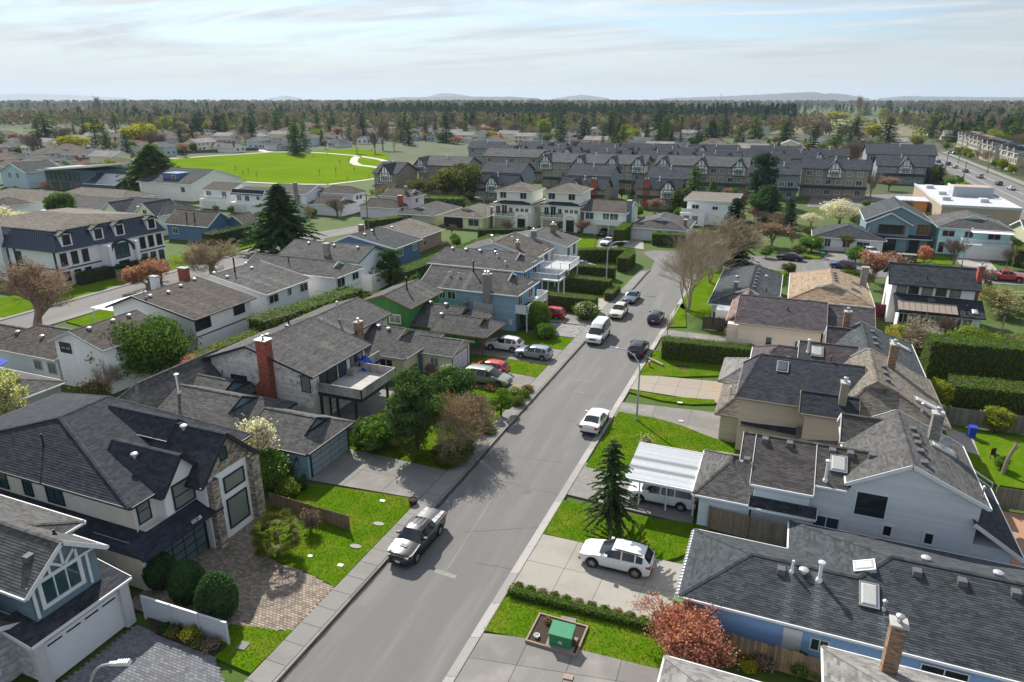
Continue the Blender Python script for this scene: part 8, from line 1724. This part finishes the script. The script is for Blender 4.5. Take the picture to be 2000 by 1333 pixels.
def forest(name, label, x0, x1, y0, y1, n, hs, kind, seed, leaf, dens=None):
 g = np.random.default_rng(seed); Vs = []; Ts = []; cnt = 0
 while cnt < n:
  x = g.uniform(x0, x1); y = g.uniform(y0, y1)
  if not visible(x, y, 150): cnt += .2; continue
  h = g.uniform(*hs); w = h*(.2 if kind == 'con' else .36); t0 = np.clip(.5+.25*g.normal(), 0, 1); m = 46 if kind == 'con' else 40
  f = g.random(m)**(.8); a = g.random(m)*6.283
  if kind == 'con': r = w*(1-f)**.8*(.6+.5*g.random(m)); z = h*(.08+.92*f)
  else: r = w*np.sqrt(np.maximum(0, 1-(2*f-1)**2))*(.5+.6*g.random(m)); z = h*(.18+.8*f)
  P = np.column_stack([x+r*np.cos(a), y+r*np.sin(a), z]); sz = w*(.75 if kind == 'con' else .55)*(.6+.8*g.random(m))
  D = np.column_stack([np.cos(a), np.sin(a), -.5+g.normal(size=m)*.3]) if kind == 'con' else g.normal(size=(m,3))
  v, t = cards(P, D, sz*.7, sz*1.2, np.clip(t0+g.normal(size=m)*.2, 0, 1)); Vs.append(v); Ts.append(t); cnt += 1
 o = link(name, quads_mesh(name, np.concatenate(Vs), np.concatenate(Ts), LM(leaf, LEAF[leaf], .15))); tag(o, label, 'trees'); o['kind'] = 'stuff'
LEAF['fargold'] = (.17,.165,.05); LEAF['farline'] = (.15,.135,.135); LEAF['farbare'] = (.16,.125,.105); LEAF['farpine'] = (.024,.058,.036); LEAF['fargreen'] = (.065,.105,.03)
forest('woods', 'dark conifer wood along the horizon behind the park', -620, 10, 860, 1080, 1000, (14,24), 'con', 1, 'farpine'); forest('woods', 'bare winter wood on the left horizon', -2200, -300, 1150, 2100, 1500, (16,26), 'rnd', 2, 'farline'); forest('woods', 'bare winter wood on the right horizon', 250, 1900, 950, 2100, 1500, (14,24), 'rnd', 3, 'farline'); forest('woods', 'distant tree line behind the fields', -1800, 1600, 2300, 3600, 2200, (14,24), 'rnd', 4, 'farline'); forest('woods', 'scattered conifers on the right horizon', 280, 1500, 820, 1700, 300, (12,22), 'con', 5, 'farpine'); forest('woods', 'scattered conifers on the left horizon', -1500, -420, 820, 1900, 300, (13,24), 'con', 6, 'farpine'); forest('woods', 'mixed conifers before the far tree line', -500, 900, 1300, 2300, 380, (12,20), 'con', 7, 'farpine')
forest('trees', 'crowded mixed garden trees among the farthest houses on the left', -900, 40, 600, 1150, 1300, (8,14), 'rnd', 8, 'farbare'); forest('trees', 'green garden trees among the farthest houses on the left', -900, 0, 600, 1150, 900, (7,12), 'rnd', 9, 'fargreen'); forest('trees', 'garden conifers among the farthest houses on the left', -900, -20, 600, 1150, 420, (9,17), 'con', 10, 'farpine')
forest('trees', 'crowded garden trees among the farthest houses on the right', 120, 900, 520, 1100, 900, (8,14), 'rnd', 11, 'farbare'); forest('trees', 'green garden trees among the farthest houses on the right', 120, 900, 520, 1100, 650, (7,12), 'rnd', 12, 'fargreen'); forest('trees', 'garden conifers among the farthest houses on the right', 120, 900, 520, 1100, 380, (10,18), 'con', 13, 'farpine')
forest('trees', 'bare garden trees over the far left suburb', -1400, -330, 500, 1200, 1300, (8,14), 'rnd', 15, 'farbare'); forest('trees', 'green garden trees over the far left suburb', -1400, -330, 500, 1200, 800, (8,13), 'rnd', 16, 'fargreen')
forest('trees', 'yellow-green spring trees among the farthest houses', -900, 900, 560, 1100, 620, (7,12), 'rnd', 14, 'fargold')
for P, c, nm in (([(-10,660),(190,660),(260,900),(20,900)], (.15,.14,.075), 'straw'), ([(40,910),(330,910),(480,1250),(60,1250)], (.14,.165,.06), 'green'), ([(-420,1090),(20,1090),(40,1280),(-600,1280)], (.12,.12,.07), 'tan'), ([(-160,700),(-95,700),(-95,780),(-170,780)], (.10,.14,.04), 'meadow'), ([(500,1300),(1200,1300),(1500,1900),(500,1900)], (.17,.16,.10), 'dry')):
 m_ = MB(); m_.face([(x, y, .03) for x, y in P]); struct('field', m_, mat('field_'+nm, c, var=.25, scale=.02))
def hill(pts, y, depth, col):
 mb = MB(); n = len(pts); A = [(x, y, z) for x, z in pts]; B = [(x*1.06, y+depth*.5, z*1.0) for x, z in pts]
 F = [(x, y-depth*.35, -1) for x, z in pts]; C = [(x*1.12, y+depth, -1) for x, z in pts]
 for i in range(n-1): mb.face([F[i],F[i+1],A[i+1],A[i]], .4+.2*rng.random()); mb.face([A[i],A[i+1],B[i+1],B[i]]); mb.face([B[i],B[i+1],C[i+1],C[i]])
 return struct('hills', mb, mat('hill_forest', col, var=.3, scale=.004))
def hpts(px0, px1, prof, y):
 out = []
 n = 40
 for i in range(n+1):
  f = i/n; px = px0+(px1-px0)*f; c, s = math.cos(CAM_YAW), math.sin(CAM_YAW)
  a = px-1000; yf = CAM_F*math.cos(CAM_P)+473.5*math.sin(CAM_P); X = c*a-s*yf; Y = s*a+c*yf; t = y/Y
  z = lerp_pts(prof, f)*(1 if 0 < i < n else 0)+(rng.uniform(-.4,.4) if 0 < i < n else 0); out.append((CAM_X+X*t, CAM_H+(z*Y*t/CAM_F*.96) if z > .5 else -1))
 return out
hill(hpts(740,1055,[(0,0),(.12,2.5),(.5,4),(.8,3.4),(1,0)],5200), 5200, 900, (.05,.065,.06)); hill(hpts(800,945,[(0,0),(.25,4),(.42,11),(.6,10),(.8,5),(1,0)],9500), 9500, 1200, (.06,.075,.08)); hill(hpts(1080,1190,[(0,0),(.25,4),(.5,7),(.75,4),(1,0)],9500), 9500, 1200, (.06,.075,.08))
hill(hpts(1290,1640,[(0,0),(.25,3),(.5,6),(.75,10),(.86,11),(.93,7),(1,0)],9000), 9000, 1500, (.06,.075,.08)); hill(hpts(1580,1700,[(0,0),(.3,9),(.5,8),(1,0)],9600), 9600, 1200, (.06,.075,.08)); hill(hpts(-60,260,[(0,5),(.3,14),(.6,10),(.8,5),(1,0)],11500), 11500, 1500, (.06,.075,.08)); hill(hpts(540,590,[(0,0),(.5,6),(1,0)],11000), 11000, 900, (.06,.075,.08)); hill(hpts(1700,2060,[(0,0),(.2,4),(.4,3),(.7,2),(1,2)],11000), 11000, 900, (.06,.075,.08))
hz = bpy.data.materials.new('haze_air'); hz.use_nodes = True; nt = hz.node_tree; nt.nodes.clear(); o_ = nt.nodes.new('ShaderNodeOutputMaterial'); pv_ = nt.nodes.new('ShaderNodeVolumePrincipled'); pv_.inputs['Color'].default_value = (.72,.86,1.0,1); pv_.inputs['Density'].default_value = .00007; pv_.inputs['Anisotropy'].default_value = .15; nt.links.new(pv_.outputs[0], o_.inputs['Volume'])
mb = MB(); mb.box(-18000,-500,-1.2,18000,24000,260); hzo = link('haze', mb.mesh('haze', hz)); hzo['kind'] = 'stuff'; tag(hzo, 'thin pale blue haze over the distant suburb', 'haze')
# ------------------------------------------------------------------ vehicles in place
white_c = paint('white', (.72,.73,.74), 0); silver = paint('silver', (.42,.43,.44), .6); black_c = paint('black', (.012,.013,.016)); grey_c = paint('graphite', (.022,.021,.026), .0); red_c = paint('red', (.50,.02,.025), .1); sage = paint('sage', (.30,.34,.25), .4); ice = paint('ice_blue', (.30,.36,.46), .4); navy_c = paint('navy', (.015,.02,.05)); slate_c = paint('slate', (.10,.15,.20), .4); bluecar = paint('blue', (.03,.05,.24)); cream_c = paint('cream', (.62,.58,.50), 0)
def spot(px, py): return pix(px, py, 0)
car('pickup_truck', 'dark grey pickup truck parked at the kerb with a flat silver bed cover', 'pickup', grey_c, -2.95, 34.35, -90, cat='pickup')
car('suv', 'white SUV parked on the pale concrete drive near the spruce', 'suv', white_c, 10.15, 37.2, 180, .11)
car('minivan', 'white minivan parked under the white carport', 'minivan', white_c, 11.55, 45.95, 180, .1)
car('sedan', 'white sedan parked at the right kerb facing away', 'sedan', white_c, 3.4, 56.5, 90)
car('suv', 'black SUV parked at the right kerb by the tall clipped hedge', 'suv', black_c, 3.05, 77.2, 90)
car('hatchback', 'dark navy hatchback parked on the road beside the lawn strip', 'hatch', navy_c, 2.6, 90.6, 90)
car('camper_van', 'high-roofed white van parked at the left kerb', 'van', white_c, -2.75, 80.4, -90, cat='van')
car('suv', 'white SUV parked behind the high-roofed van', 'suv', cream_c, -2.7, 91.2, -90)
car('sedan', 'slate blue sedan parked at the left kerb, farthest of the row', 'sedan', slate_c, -2.7, 99.4, -90)
car('suv', 'white SUV backed halfway under the wooden carport', 'suv', white_c, -12.3, 72.2, 180, .11)
car('hatchback', 'pale blue hatchback on the drive before the wooden carport', 'hatch', ice, -8.0, 70.9, 180, .11)
car('minivan', 'sage green minivan with white roof on the drive of the tan bungalow', 'minivan', sage, -9.9, 61.9, 0, .11)
car('hatchback', 'red hatchback beside the sage green minivan', 'hatch', red_c, -10.9, 64.6, 180, .11)
car('hatchback', 'red car half hidden behind the dome-clipped yew', 'hatch', red_c, -11.4, 86.6, 180, .11)
car('sedan', 'dark navy sedan parked on the side street', 'sedan', navy_c, *pix(1542,508), 172)
car('hatchback', 'bright blue car on the side street by the red-budding tree', 'hatch', bluecar, *pix(1646,524), 170)
car('pickup_truck', 'red pickup truck on the side street at the right edge', 'pickup', red_c, *pix(1963,548), 0, cat='pickup')
car('sedan', 'white car in the drive beside the tall narrow hedge', 'sedan', white_c, *pix(1187,478), -100, .05)
car('sedan', 'dark blue car under the front balcony at the road end', 'sedan', navy_c, *pix(1180,459), -90, .05)
car('suv', 'white SUV on the drive of the modern teal house', 'suv', white_c, *pix(1700,500), -60, .05)
car('sedan', 'white car hidden behind the hedge at the bend', 'sedan', white_c, -15.5, 116.5, 0, .05)
car('minivan', 'purple car in the yellow ranch house carport', 'minivan', paint('purple', (.05,.02,.06)), -55.6, 147, -90, .1)
for i, (px, py, pm, l, hd) in enumerate(((1832,318,bluecar,'farthest blue car on the main road',90),(1851,323,bluecar,'second blue car on the main road',90),(1865,329,silver,'silver car on the main road behind the blue ones',90),(1885,337,navy_c,'dark blue car in the middle of the main road',90),(1913,348,silver,'silver car on the main road before the crossing',90),(1950,362,navy_c,'dark car at the crossing on the main road',90),(1975,371,white_c,'white car nearest on the main road',90),(1858,301,white_c,'left white car before the cream terraces',0),(1868,302,silver,'silver car before the cream terraces',0))):
 car('passing_car', l, ('sedan','suv','hatch')[i % 3], pm, *spot(px, py), hd, .02, 'cars along the main road')
# ------------------------------------------------------------------ street lamps and poles
galv = mat('galvanised', (.42,.45,.47), rough=.4, var=.1, metal=.6); paleblue = mat('lamp_painted', (.40,.52,.58), rough=.5, var=.08)
def street_lamp(label, x, y, rz, h=7.2, arm=2.6, m=None):
 m = m or galv; t = thing('street_lamp', label, 'street lamp', (x, y, .1), rz, 'street lamps')
 mb = MB(); P = [(0,0,0),(0,0,h-2.0)];
 for k in range(1, 9): a = PI/2*k/8; P.append((-(1-math.cos(a))*arm*.8, 0, h-2.0+math.sin(a)*1.9))
 P.append((-arm, 0, h-.08)); mb.tube(P, [.10]+[.075]*(1)+[.06]*8+[.05], 8); link('pole', mb.mesh('pole', m), t)
 b = MB(); b.lathe([(.17,0),(.17,.06),(.12,.3),(.1,.32)], n=8); link('base', b.mesh('base', m), t)
 l = MB(); l.add([(-arm-.75,-.14,h-.12),(-arm+.1,-.07,h-.12),(-arm+.1,.07,h-.12),(-arm-.75,.14,h-.12),(-arm-.7,-.12,h+.0),(-arm+.1,-.06,h+.02),(-arm+.1,.06,h+.02),(-arm-.7,.12,h+.0)], [(3,2,1,0),(4,5,6,7),(0,1,5,4),(1,2,6,5),(2,3,7,6),(3,0,4,7)]); hd = link('lamp_head', l.mesh('lamp_head', mat('lamp_head_white', (.7,.7,.72), var=.05)), t)
 for k in range(5): q = MB(); q.box(-arm-.68+k*.1,-.11,h+.01,-arm-.64+k*.1,.11,h+.06); link('cooling_fin', q.mesh('cooling_fin', galv), hd)
 return t
street_lamp('tall grey street lamp on the right lawn by the white sedan', *pix(1243,823), 0.0, 7.0, 2.2)
street_lamp('pale blue street lamp behind the left clipped hedges', *pix(1184,552), PI, 7.0, 2.6, paleblue)
street_lamp('street lamp head reaching over the slate paver drive at the bottom left', -7.3, 14.2, PI+.46, 6.4, 1.2)
street_lamp('street lamp before the powder blue house', *pix(1878,520), PI/2, 7.2, 2.0)
street_lamp('slim street lamp beside the yellow ranch house', *pix(948,450), 0, 7.4, 2.0); street_lamp('street lamp by the modern dark house', *pix(143,372), 0, 7.0, 2.2)
pole_w = mat('pole_wood', (.22,.18,.14), rough=.9, var=.25)
def util_pole(label, x, y, h=12.5, arm=True):
 t = thing('utility_pole', label, 'utility pole', (x, y, 0), .15, 'utility poles'); mb = MB(); mb.tube([(0,0,-.1),(0,0,h)], [.17,.11], 7); link('pole', mb.mesh('pole', pole_w), t)
 if arm:
  mb = MB(); mb.box(-1.3,-.06,h-.7,1.3,.06,h-.56); mb.box(-.9,-.06,h-1.9,.9,.06,h-1.78); link('crossarm', mb.mesh('crossarm', pole_w), t)
  for x_ in (-1.1,-.4,.4,1.1): q = MB(); q.lathe([(.05,h-.56),(.07,h-.5),(.03,h-.36)], x_, 0, 6); link('insulator', q.mesh('insulator', mat('insulator', (.3,.28,.26))), t)
 return (x, y, h)
PL = [util_pole('farthest utility pole along the main road', 88, 462), util_pole('second utility pole along the main road', 89.5, 392), util_pole('utility pole before the cream terraces', 90.5, 338), util_pole('utility pole near the crossing at the right', 93, 268), util_pole('thin utility pole left of the main road', 69, 300, 10, False), util_pole('thin utility pole by the shop', 68, 262, 10, False), util_pole('pole with one crossarm by the forsythia', *pix(720,455), 9)]
wm_ = mat('cable', (.10,.10,.10), rough=.6)
for k, (A, B) in enumerate(zip(PL[:3], PL[1:4])):
 mb = MB()
 for off, dz in ((-1.1,-.4),(-.4,-.4),(.4,-.4),(1.1,-.4),(0,-2.2)):
  pts = [(A[0]+(B[0]-A[0])*i/10+off, A[1]+(B[1]-A[1])*i/10, A[2]+(B[2]-A[2])*i/10+dz-2.2*(1-(2*i/10-1)**2)*.6) for i in range(11)]; mb.tube(pts, .03, 3, cap=False)
 tag(link('power_lines', mb.mesh('power_lines', wm_)), 'overhead cables on the %s span along the main road' % ('farthest','middle','nearest')[k], 'cable')
mb = MB(); A = (*pix(1830,800,7.6), 7.6); A = (28.95, 50.1, 8.2); Bp = (*pix(1958,868,2.6), 2.6); mb.tube([tuple(A[j]+(Bp[j]-A[j])*i/8-(.4*(1-(2*i/8-1)**2) if j == 2 else 0) for j in range(3)) for i in range(9)], .015, 3); tag(link('house_cable', mb.mesh('house_cable', wm_)), 'thin cable from the grey gable house chimney to the pollarded trunk', 'cable')
t = thing('radio_mast', 'tall dark radio mast on the right horizon', 'mast', (*pix(1407,206), 0)); b0, hh = pix(1407,206), top_height(pix(1407,206), 183)
mb = MB(); mb.tube([(0,0,0),(0,0,hh)], [.9,.5], 6); link('pole', mb.mesh('pole', wm_), t); mb = MB()
for z in (hh-3, hh-7): mb.box(-2.6,-1,z,2.6,1,z+1.8)
link('antenna', mb.mesh('antenna', wm_), t)
# ------------------------------------------------------------------ small things on lawns
grn = mat('cabinet_green', (.035,.20,.095), rough=.45, var=.1); pt = MB()
t = thing('transformer_box', 'green metal transformer box with white mark in a mulch bed', 'utility box', (*pix(1097,1257,.15), .17), rad(2))
b = MB(); b.add([(-.62,-.42,.1),(.62,-.42,.1),(.62,.42,.1),(-.62,.42,.1),(-.62,-.42,.82),(.62,-.42,.82),(.62,.42,1.0),(-.62,.42,1.0)], [(0,1,5,4),(1,2,6,5),(2,3,7,6),(3,0,4,7),(0,3,2,1)]); link('cabinet', b.mesh('cabinet', grn), t)
b = MB(); b.add([(-.66,-.46,.80),(.66,-.46,.80),(.66,.46,1.0),(-.66,.46,1.0),(-.66,-.46,.87),(.66,-.46,.87),(.66,.46,1.07),(-.66,.46,1.07)], [(3,2,1,0),(4,5,6,7),(0,1,5,4),(1,2,6,5),(2,3,7,6),(3,0,4,7)]); link('lid', b.mesh('lid', mat('cabinet_lid', (.06,.26,.14), rough=.4)), t)
b = MB(); b.box(-.8,-.6,-.05,.8,.6,.1); link('plinth', b.mesh('plinth', conc_grey), t)
b = MB(); b.box(-.08,-.435,.32,-.04,-.425,.5); b.box(-.02,-.435,.32,.14,-.425,.36); b.bar((-.06,-.43,.5),(.08,-.43,.38),.01,.04); b.box(.06,-.435,.4,.1,-.425,.5); link('white_mark', b.mesh('white_mark', white_p), t)
t = thing('planter_bed', 'rectangular mulch bed with timber edging around the green box', 'planter', (8.55,29.85,.12)); b = MB(); b.box(-1.42,-1.12,-.05,1.42,1.12,.06); link('mulch', b.mesh('mulch', soil), t)
for nm, q in (('edging_board',(-1.5,-1.2,1.5,-1.1)),('edging_board',(-1.5,1.1,1.5,1.2)),('edging_board',(-1.5,-1.1,-1.4,1.1)),('edging_board',(1.4,-1.1,1.5,1.1))): b = MB(); b.box(q[0],q[1],-.05,q[2],q[3],.14); link(nm, b.mesh(nm, mat('edging_timber', (.30,.22,.17), var=.2)), t)
b = MB(); b.lathe([(.14,0),(.18,.16),(.16,.16),(.12,.04)], n=10); o = link('plant_pot', b.mesh('plant_pot', white_p), None, (7.55,29.2,.18)); tag(o, 'small white pot lying in the mulch bed', 'pot')
for i, (px, py) in enumerate(((1070,1217),(1120,1262))): plant('dry_tuft', ('dry grassy tuft at the back of the mulch bed','dry tuft at the front corner of the mulch bed')[i], 'plant', shrub_meshes(.22, .3, 130+i, 160, .1, 'rust'), *pix(px, py, .15), .17)
b = MB(); b.box(-.45,-.2,0,.45,.2,.05); o = link('stepping_stone', b.mesh('stepping_stone', slab_m), None, (*pix(1110,1212,.12), .13), .1); tag(o, 'concrete step slab between the mulch bed and the boxwood hedge', 'slab')
for px, py, w, d, c, l, nm in ((695,1024,.42,.3,white_p,'white meter cover in the left lawn by the low fence','meter_cover'),(747,979,.4,.26,white_p,'white meter cover in the upper left lawn','meter_cover'),(665,1105,.36,.26,white_p,'white meter cover near the sidewalk','meter_cover'),(740,1024,.75,.38,conc,'upper rounded stepping stone on the left lawn','stepping_stone'),(695,1068,.75,.38,conc,'lower rounded stepping stone on the left lawn','stepping_stone'),(606,1087,.3,.22,white_p,'pale stone on the lawn by the palm','stone'),(1110,1323,.5,.35,mat('cover_pinkish', (.33,.25,.22)),'pinkish square cover in the bottom concrete drive','drain_cover'),(1330,823,.4,.25,white_p,'white meter cover beside the aggregate drive','meter_cover'),(1328,787,.5,.25,white_p,'white cover on the lawn by the rusty drive','meter_cover'),(475,1262,.55,.55,mat('cover_grey', (.2,.2,.2)),'round grey drain cover in the corner lawn','drain_cover')):
 if px == 695 and py == 1024: continue
 b = MB(); b.prism([(w/2*math.cos(a)*(1.15 if nm != 'drain_cover' else 1), d/2*math.sin(a)*1.15) for a in [k*PI/6 for k in range(12)]] if nm in ('stepping_stone','stone') else [(-w/2,-d/2),(w/2,-d/2),(w/2,d/2),(-w/2,d/2)], -.03, .045); o = link(nm, b.mesh(nm, c), None, (*pix(px, py, .12), .125), .1); tag(o, l, nm.replace('_', ' '))
t = thing('barrel_planter', 'half-barrel planter at the lawn corner by the sidewalk', 'planter', (*pix(807,984,.12), .12)); b = MB(); b.lathe([(.26,0),(.34,.22),(.36,.42),(.31,.42),(.30,.34)], n=14); link('barrel', b.mesh('barrel', mat('barrel_wood', (.07,.045,.035), var=.3)), t); b = MB(); b.lathe([(.335,.2),(.35,.2),(.36,.25),(.34,.25)], n=14); link('hoop', b.mesh('hoop', M_BLACK()), t); b = MB(); b.lathe([(.0,.33),(.30,.34),(.2,.40),(0,.42)], n=10); link('soil', b.mesh('soil', soil), t)
b = MB(); b.lathe([(.2,0),(.27,.4),(.22,.4),(.2,.3)], n=12); o = link('barrel_planter', b.mesh('barrel_planter', mat('barrel_wood', (.07,.045,.035), var=.3)), None, (*pix(607,924,.12), .12)); tag(o, 'dark barrel pot at the corner of the teal garage', 'planter')
t = thing('fire_hydrant', 'small orange and white fire hydrant on the right lawn', 'hydrant', (*pix(1268,716,.12), .1)); b = MB(); b.lathe([(.16,0),(.16,.06),(.11,.08),(.11,.5),(.15,.52),(.14,.6)], n=10); link('barrel', b.mesh('barrel', mat('hydrant_orange', (.55,.12,.02), rough=.5)), t); b = MB(); b.lathe([(.14,.6),(.11,.72),(.03,.78)], n=10); b.box(-.2,-.05,.36,.2,.05,.46); link('cap', b.mesh('cap', white_p), t)
b = MB(); b.tube([(-1.5,0,.16),(0,.02,.17),(1.5,0,.16)], [.17,.16,.14], 8); o = link('log', b.mesh('log', mat('log_pale', (.36,.30,.23), var=.3)), None, (*pix(1278,708,.12), .12), rad(-38)); tag(o, 'pale log lying on the lawn below the tall hedge', 'log')
b = MB(); b.add([(0,0,0)]+[(.9*math.cos(a)*(1+.2*math.sin(3*a)), .6*math.sin(a), 0) for a in [k*PI/8 for k in range(16)]], [(0,k+1,(k+1)%16+1) for k in range(16)]); o = link('soil_patch', b.mesh('soil_patch', soil), None, (*pix(1335,718,.12), .128)); o['kind'] = 'structure'
def bin_(label, x, y, m, rz=0):
 t = thing('wheelie_bin', label, 'bin', (x, y, .1), rz); b = MB(); b.add([(-.24,-.26,.05),(.24,-.26,.05),(.24,.26,.05),(-.24,.26,.05),(-.29,-.33,.98),(.29,-.33,.98),(.29,.33,.98),(-.29,.33,.98)], [(0,1,5,4),(1,2,6,5),(2,3,7,6),(3,0,4,7),(3,2,1,0)]); link('body', b.mesh('body', m), t)
 b = MB(); b.box(-.31,-.37,.98,.31,.36,1.06); link('lid', b.mesh('lid', m), t)
 for sx in (-.27,.27): b = MB(); b.tube([(sx-.03,.28,.1),(sx+.03,.28,.1)], .1, 8); link('wheel', b.mesh('wheel', M_BLACK()), t)
bin_('green wheelie bin at the corner of the long blue house', *pix(1324,1196,.1), mat('bin_green', (.05,.25,.10), rough=.5)); bin_('green bin at the side street drive of the white bungalow', *pix(1606,505), mat('bin_teal', (.03,.20,.15), rough=.5)); bin_('small blue bin in the right back yard', *pix(1896,856), mat('bin_blue', (.02,.05,.45), rough=.5))
hs = MB(); hs.tube([(math.cos(a)*.4*(1+.02*a), math.sin(a)*.33, .03+.01*a) for a in [k*.45 for k in range(44)]], .018, 4); o = link('garden_hose', hs.mesh('garden_hose', M_BLACK()), None, (*pix(1302,1215,.1), .11)); tag(o, 'coiled black garden hose beside the coral maple', 'hose')
lawn([(33.2,58),(46,58.5),(46,68.6),(33.4,68.2)], z=.1, world=True); b = MB(); b.prism([(33.0,43),(46,43.5),(46,54.2),(33.6,53.8)], -.05, .14); o = struct('patio', b, mat('patio_terracotta', (.36,.21,.13), var=.12, scale=2))
b = MB(); b.prism([(33.4,64.0),(35.4,63),(35.6,67),(33.6,68)], .05, .13); struct('patio', b, conc)
b = MB(); b.bar((35.2,57.6,.4),(34.2,59.6,.35),.1,.1); b.bar((35.2,57.6,.4),(35.2,57.6,.0),.08,.08); o = link('timber_frame', b.mesh('timber_frame', white_p)); tag(o, 'white timber lying on the back lawn near the fence', 'timber')
b = MB(); b.bar((38.6,57.0,.1),(38.0,57.2,1.2),.07,.07); b.bar((38.0,57.2,1.2),(39.2,57.0,.1),.07,.07); o = link('timber_frame', b.mesh('timber_frame', mat('timber_pale', (.5,.4,.3)))); tag(o, 'small leaning timber frame at the back fence', 'timber')
t = thing('garden_chair', 'black garden chair by the pollarded trunk', 'chair', (*pix(1942,898,.1), .1), .6); b = MB(); b.box(-.25,-.25,.4,.25,.25,.46); link('seat', b.mesh('seat', M_BLACK()), t); b = MB(); b.box(-.25,.22,.46,.25,.26,.95); link('backrest', b.mesh('backrest', M_BLACK()), t)
for sx in (-.22,.22):
 for sy in (-.22,.22): b = MB(); b.box(sx-.02,sy-.02,0,sx+.02,sy+.02,.4); link('leg', b.mesh('leg', M_BLACK()), t)
b = MB(); b.tube([(0,0,0),(0,0,3.6)], .07, 6); o = link('garden_pole', b.mesh('garden_pole', pole_w), None, (*pix(1950,672,.1), .05)); tag(o, 'short wooden pole among the shrubs at the right edge', 'pole')
b = MB(); b.box(-1.6,-.8,0,1.6,.8,1.5); bb_ = MB();
for p in ([(-1.6,-.8,0),(1.6,-.8,0),(1.6,-.8,1.5),(-1.6,-.8,1.5)],[(-1.6,.8,0),(-1.6,-.8,0),(-1.6,-.8,1.5),(-1.6,.8,1.5)],[(1.6,-.8,0),(1.6,.8,0),(1.6,.8,1.5),(1.6,-.8,1.5)]): courses(bb_, p, .2, .5, .02, .004, vary=1.2)
t = thing('stone_planter', 'dark stone planter box before the modern teal house', 'planter', (*pix(1769,512), .0)); w_ = link('wall', b.mesh('wall', brick_g), t); link('stones', bb_.mesh('stones', mat('planter_stone', (.12,.10,.09), var=.6)), w_, kind='stuff')
lawn([(1775,500),(1812,498),(1820,512),(1780,514)], z=.08, blades=False); lawn([(1825,500),(1850,502),(1862,519),(1822,516)], z=.08, blades=False); lawn([(1570,496),(1600,498),(1604,506),(1572,504)], z=.08, blades=False); lawn([(1130,462),(1165,465),(1160,487),(1126,490)], z=.08, blades=False)
slabs('driveway', [pix(1604,508),pix(1655,512),pix(1660,496),pix(1618,492)], conc_grey, .04, 3, 1, world=True); slabs('driveway', [pix(1880,522),pix(1950,530),pix(1928,506),pix(1862,502)], conc, .04, 3, 1, world=True); slabs('driveway', [pix(1685,510),pix(1760,516),pix(1740,494),pix(1690,492)], conc_grey, .04, 3, 1, world=True); slabs('driveway', [pix(1165,492),pix(1200,492),pix(1215,465),pix(1170,465)], conc_grey, .04, 2, 2, world=True)
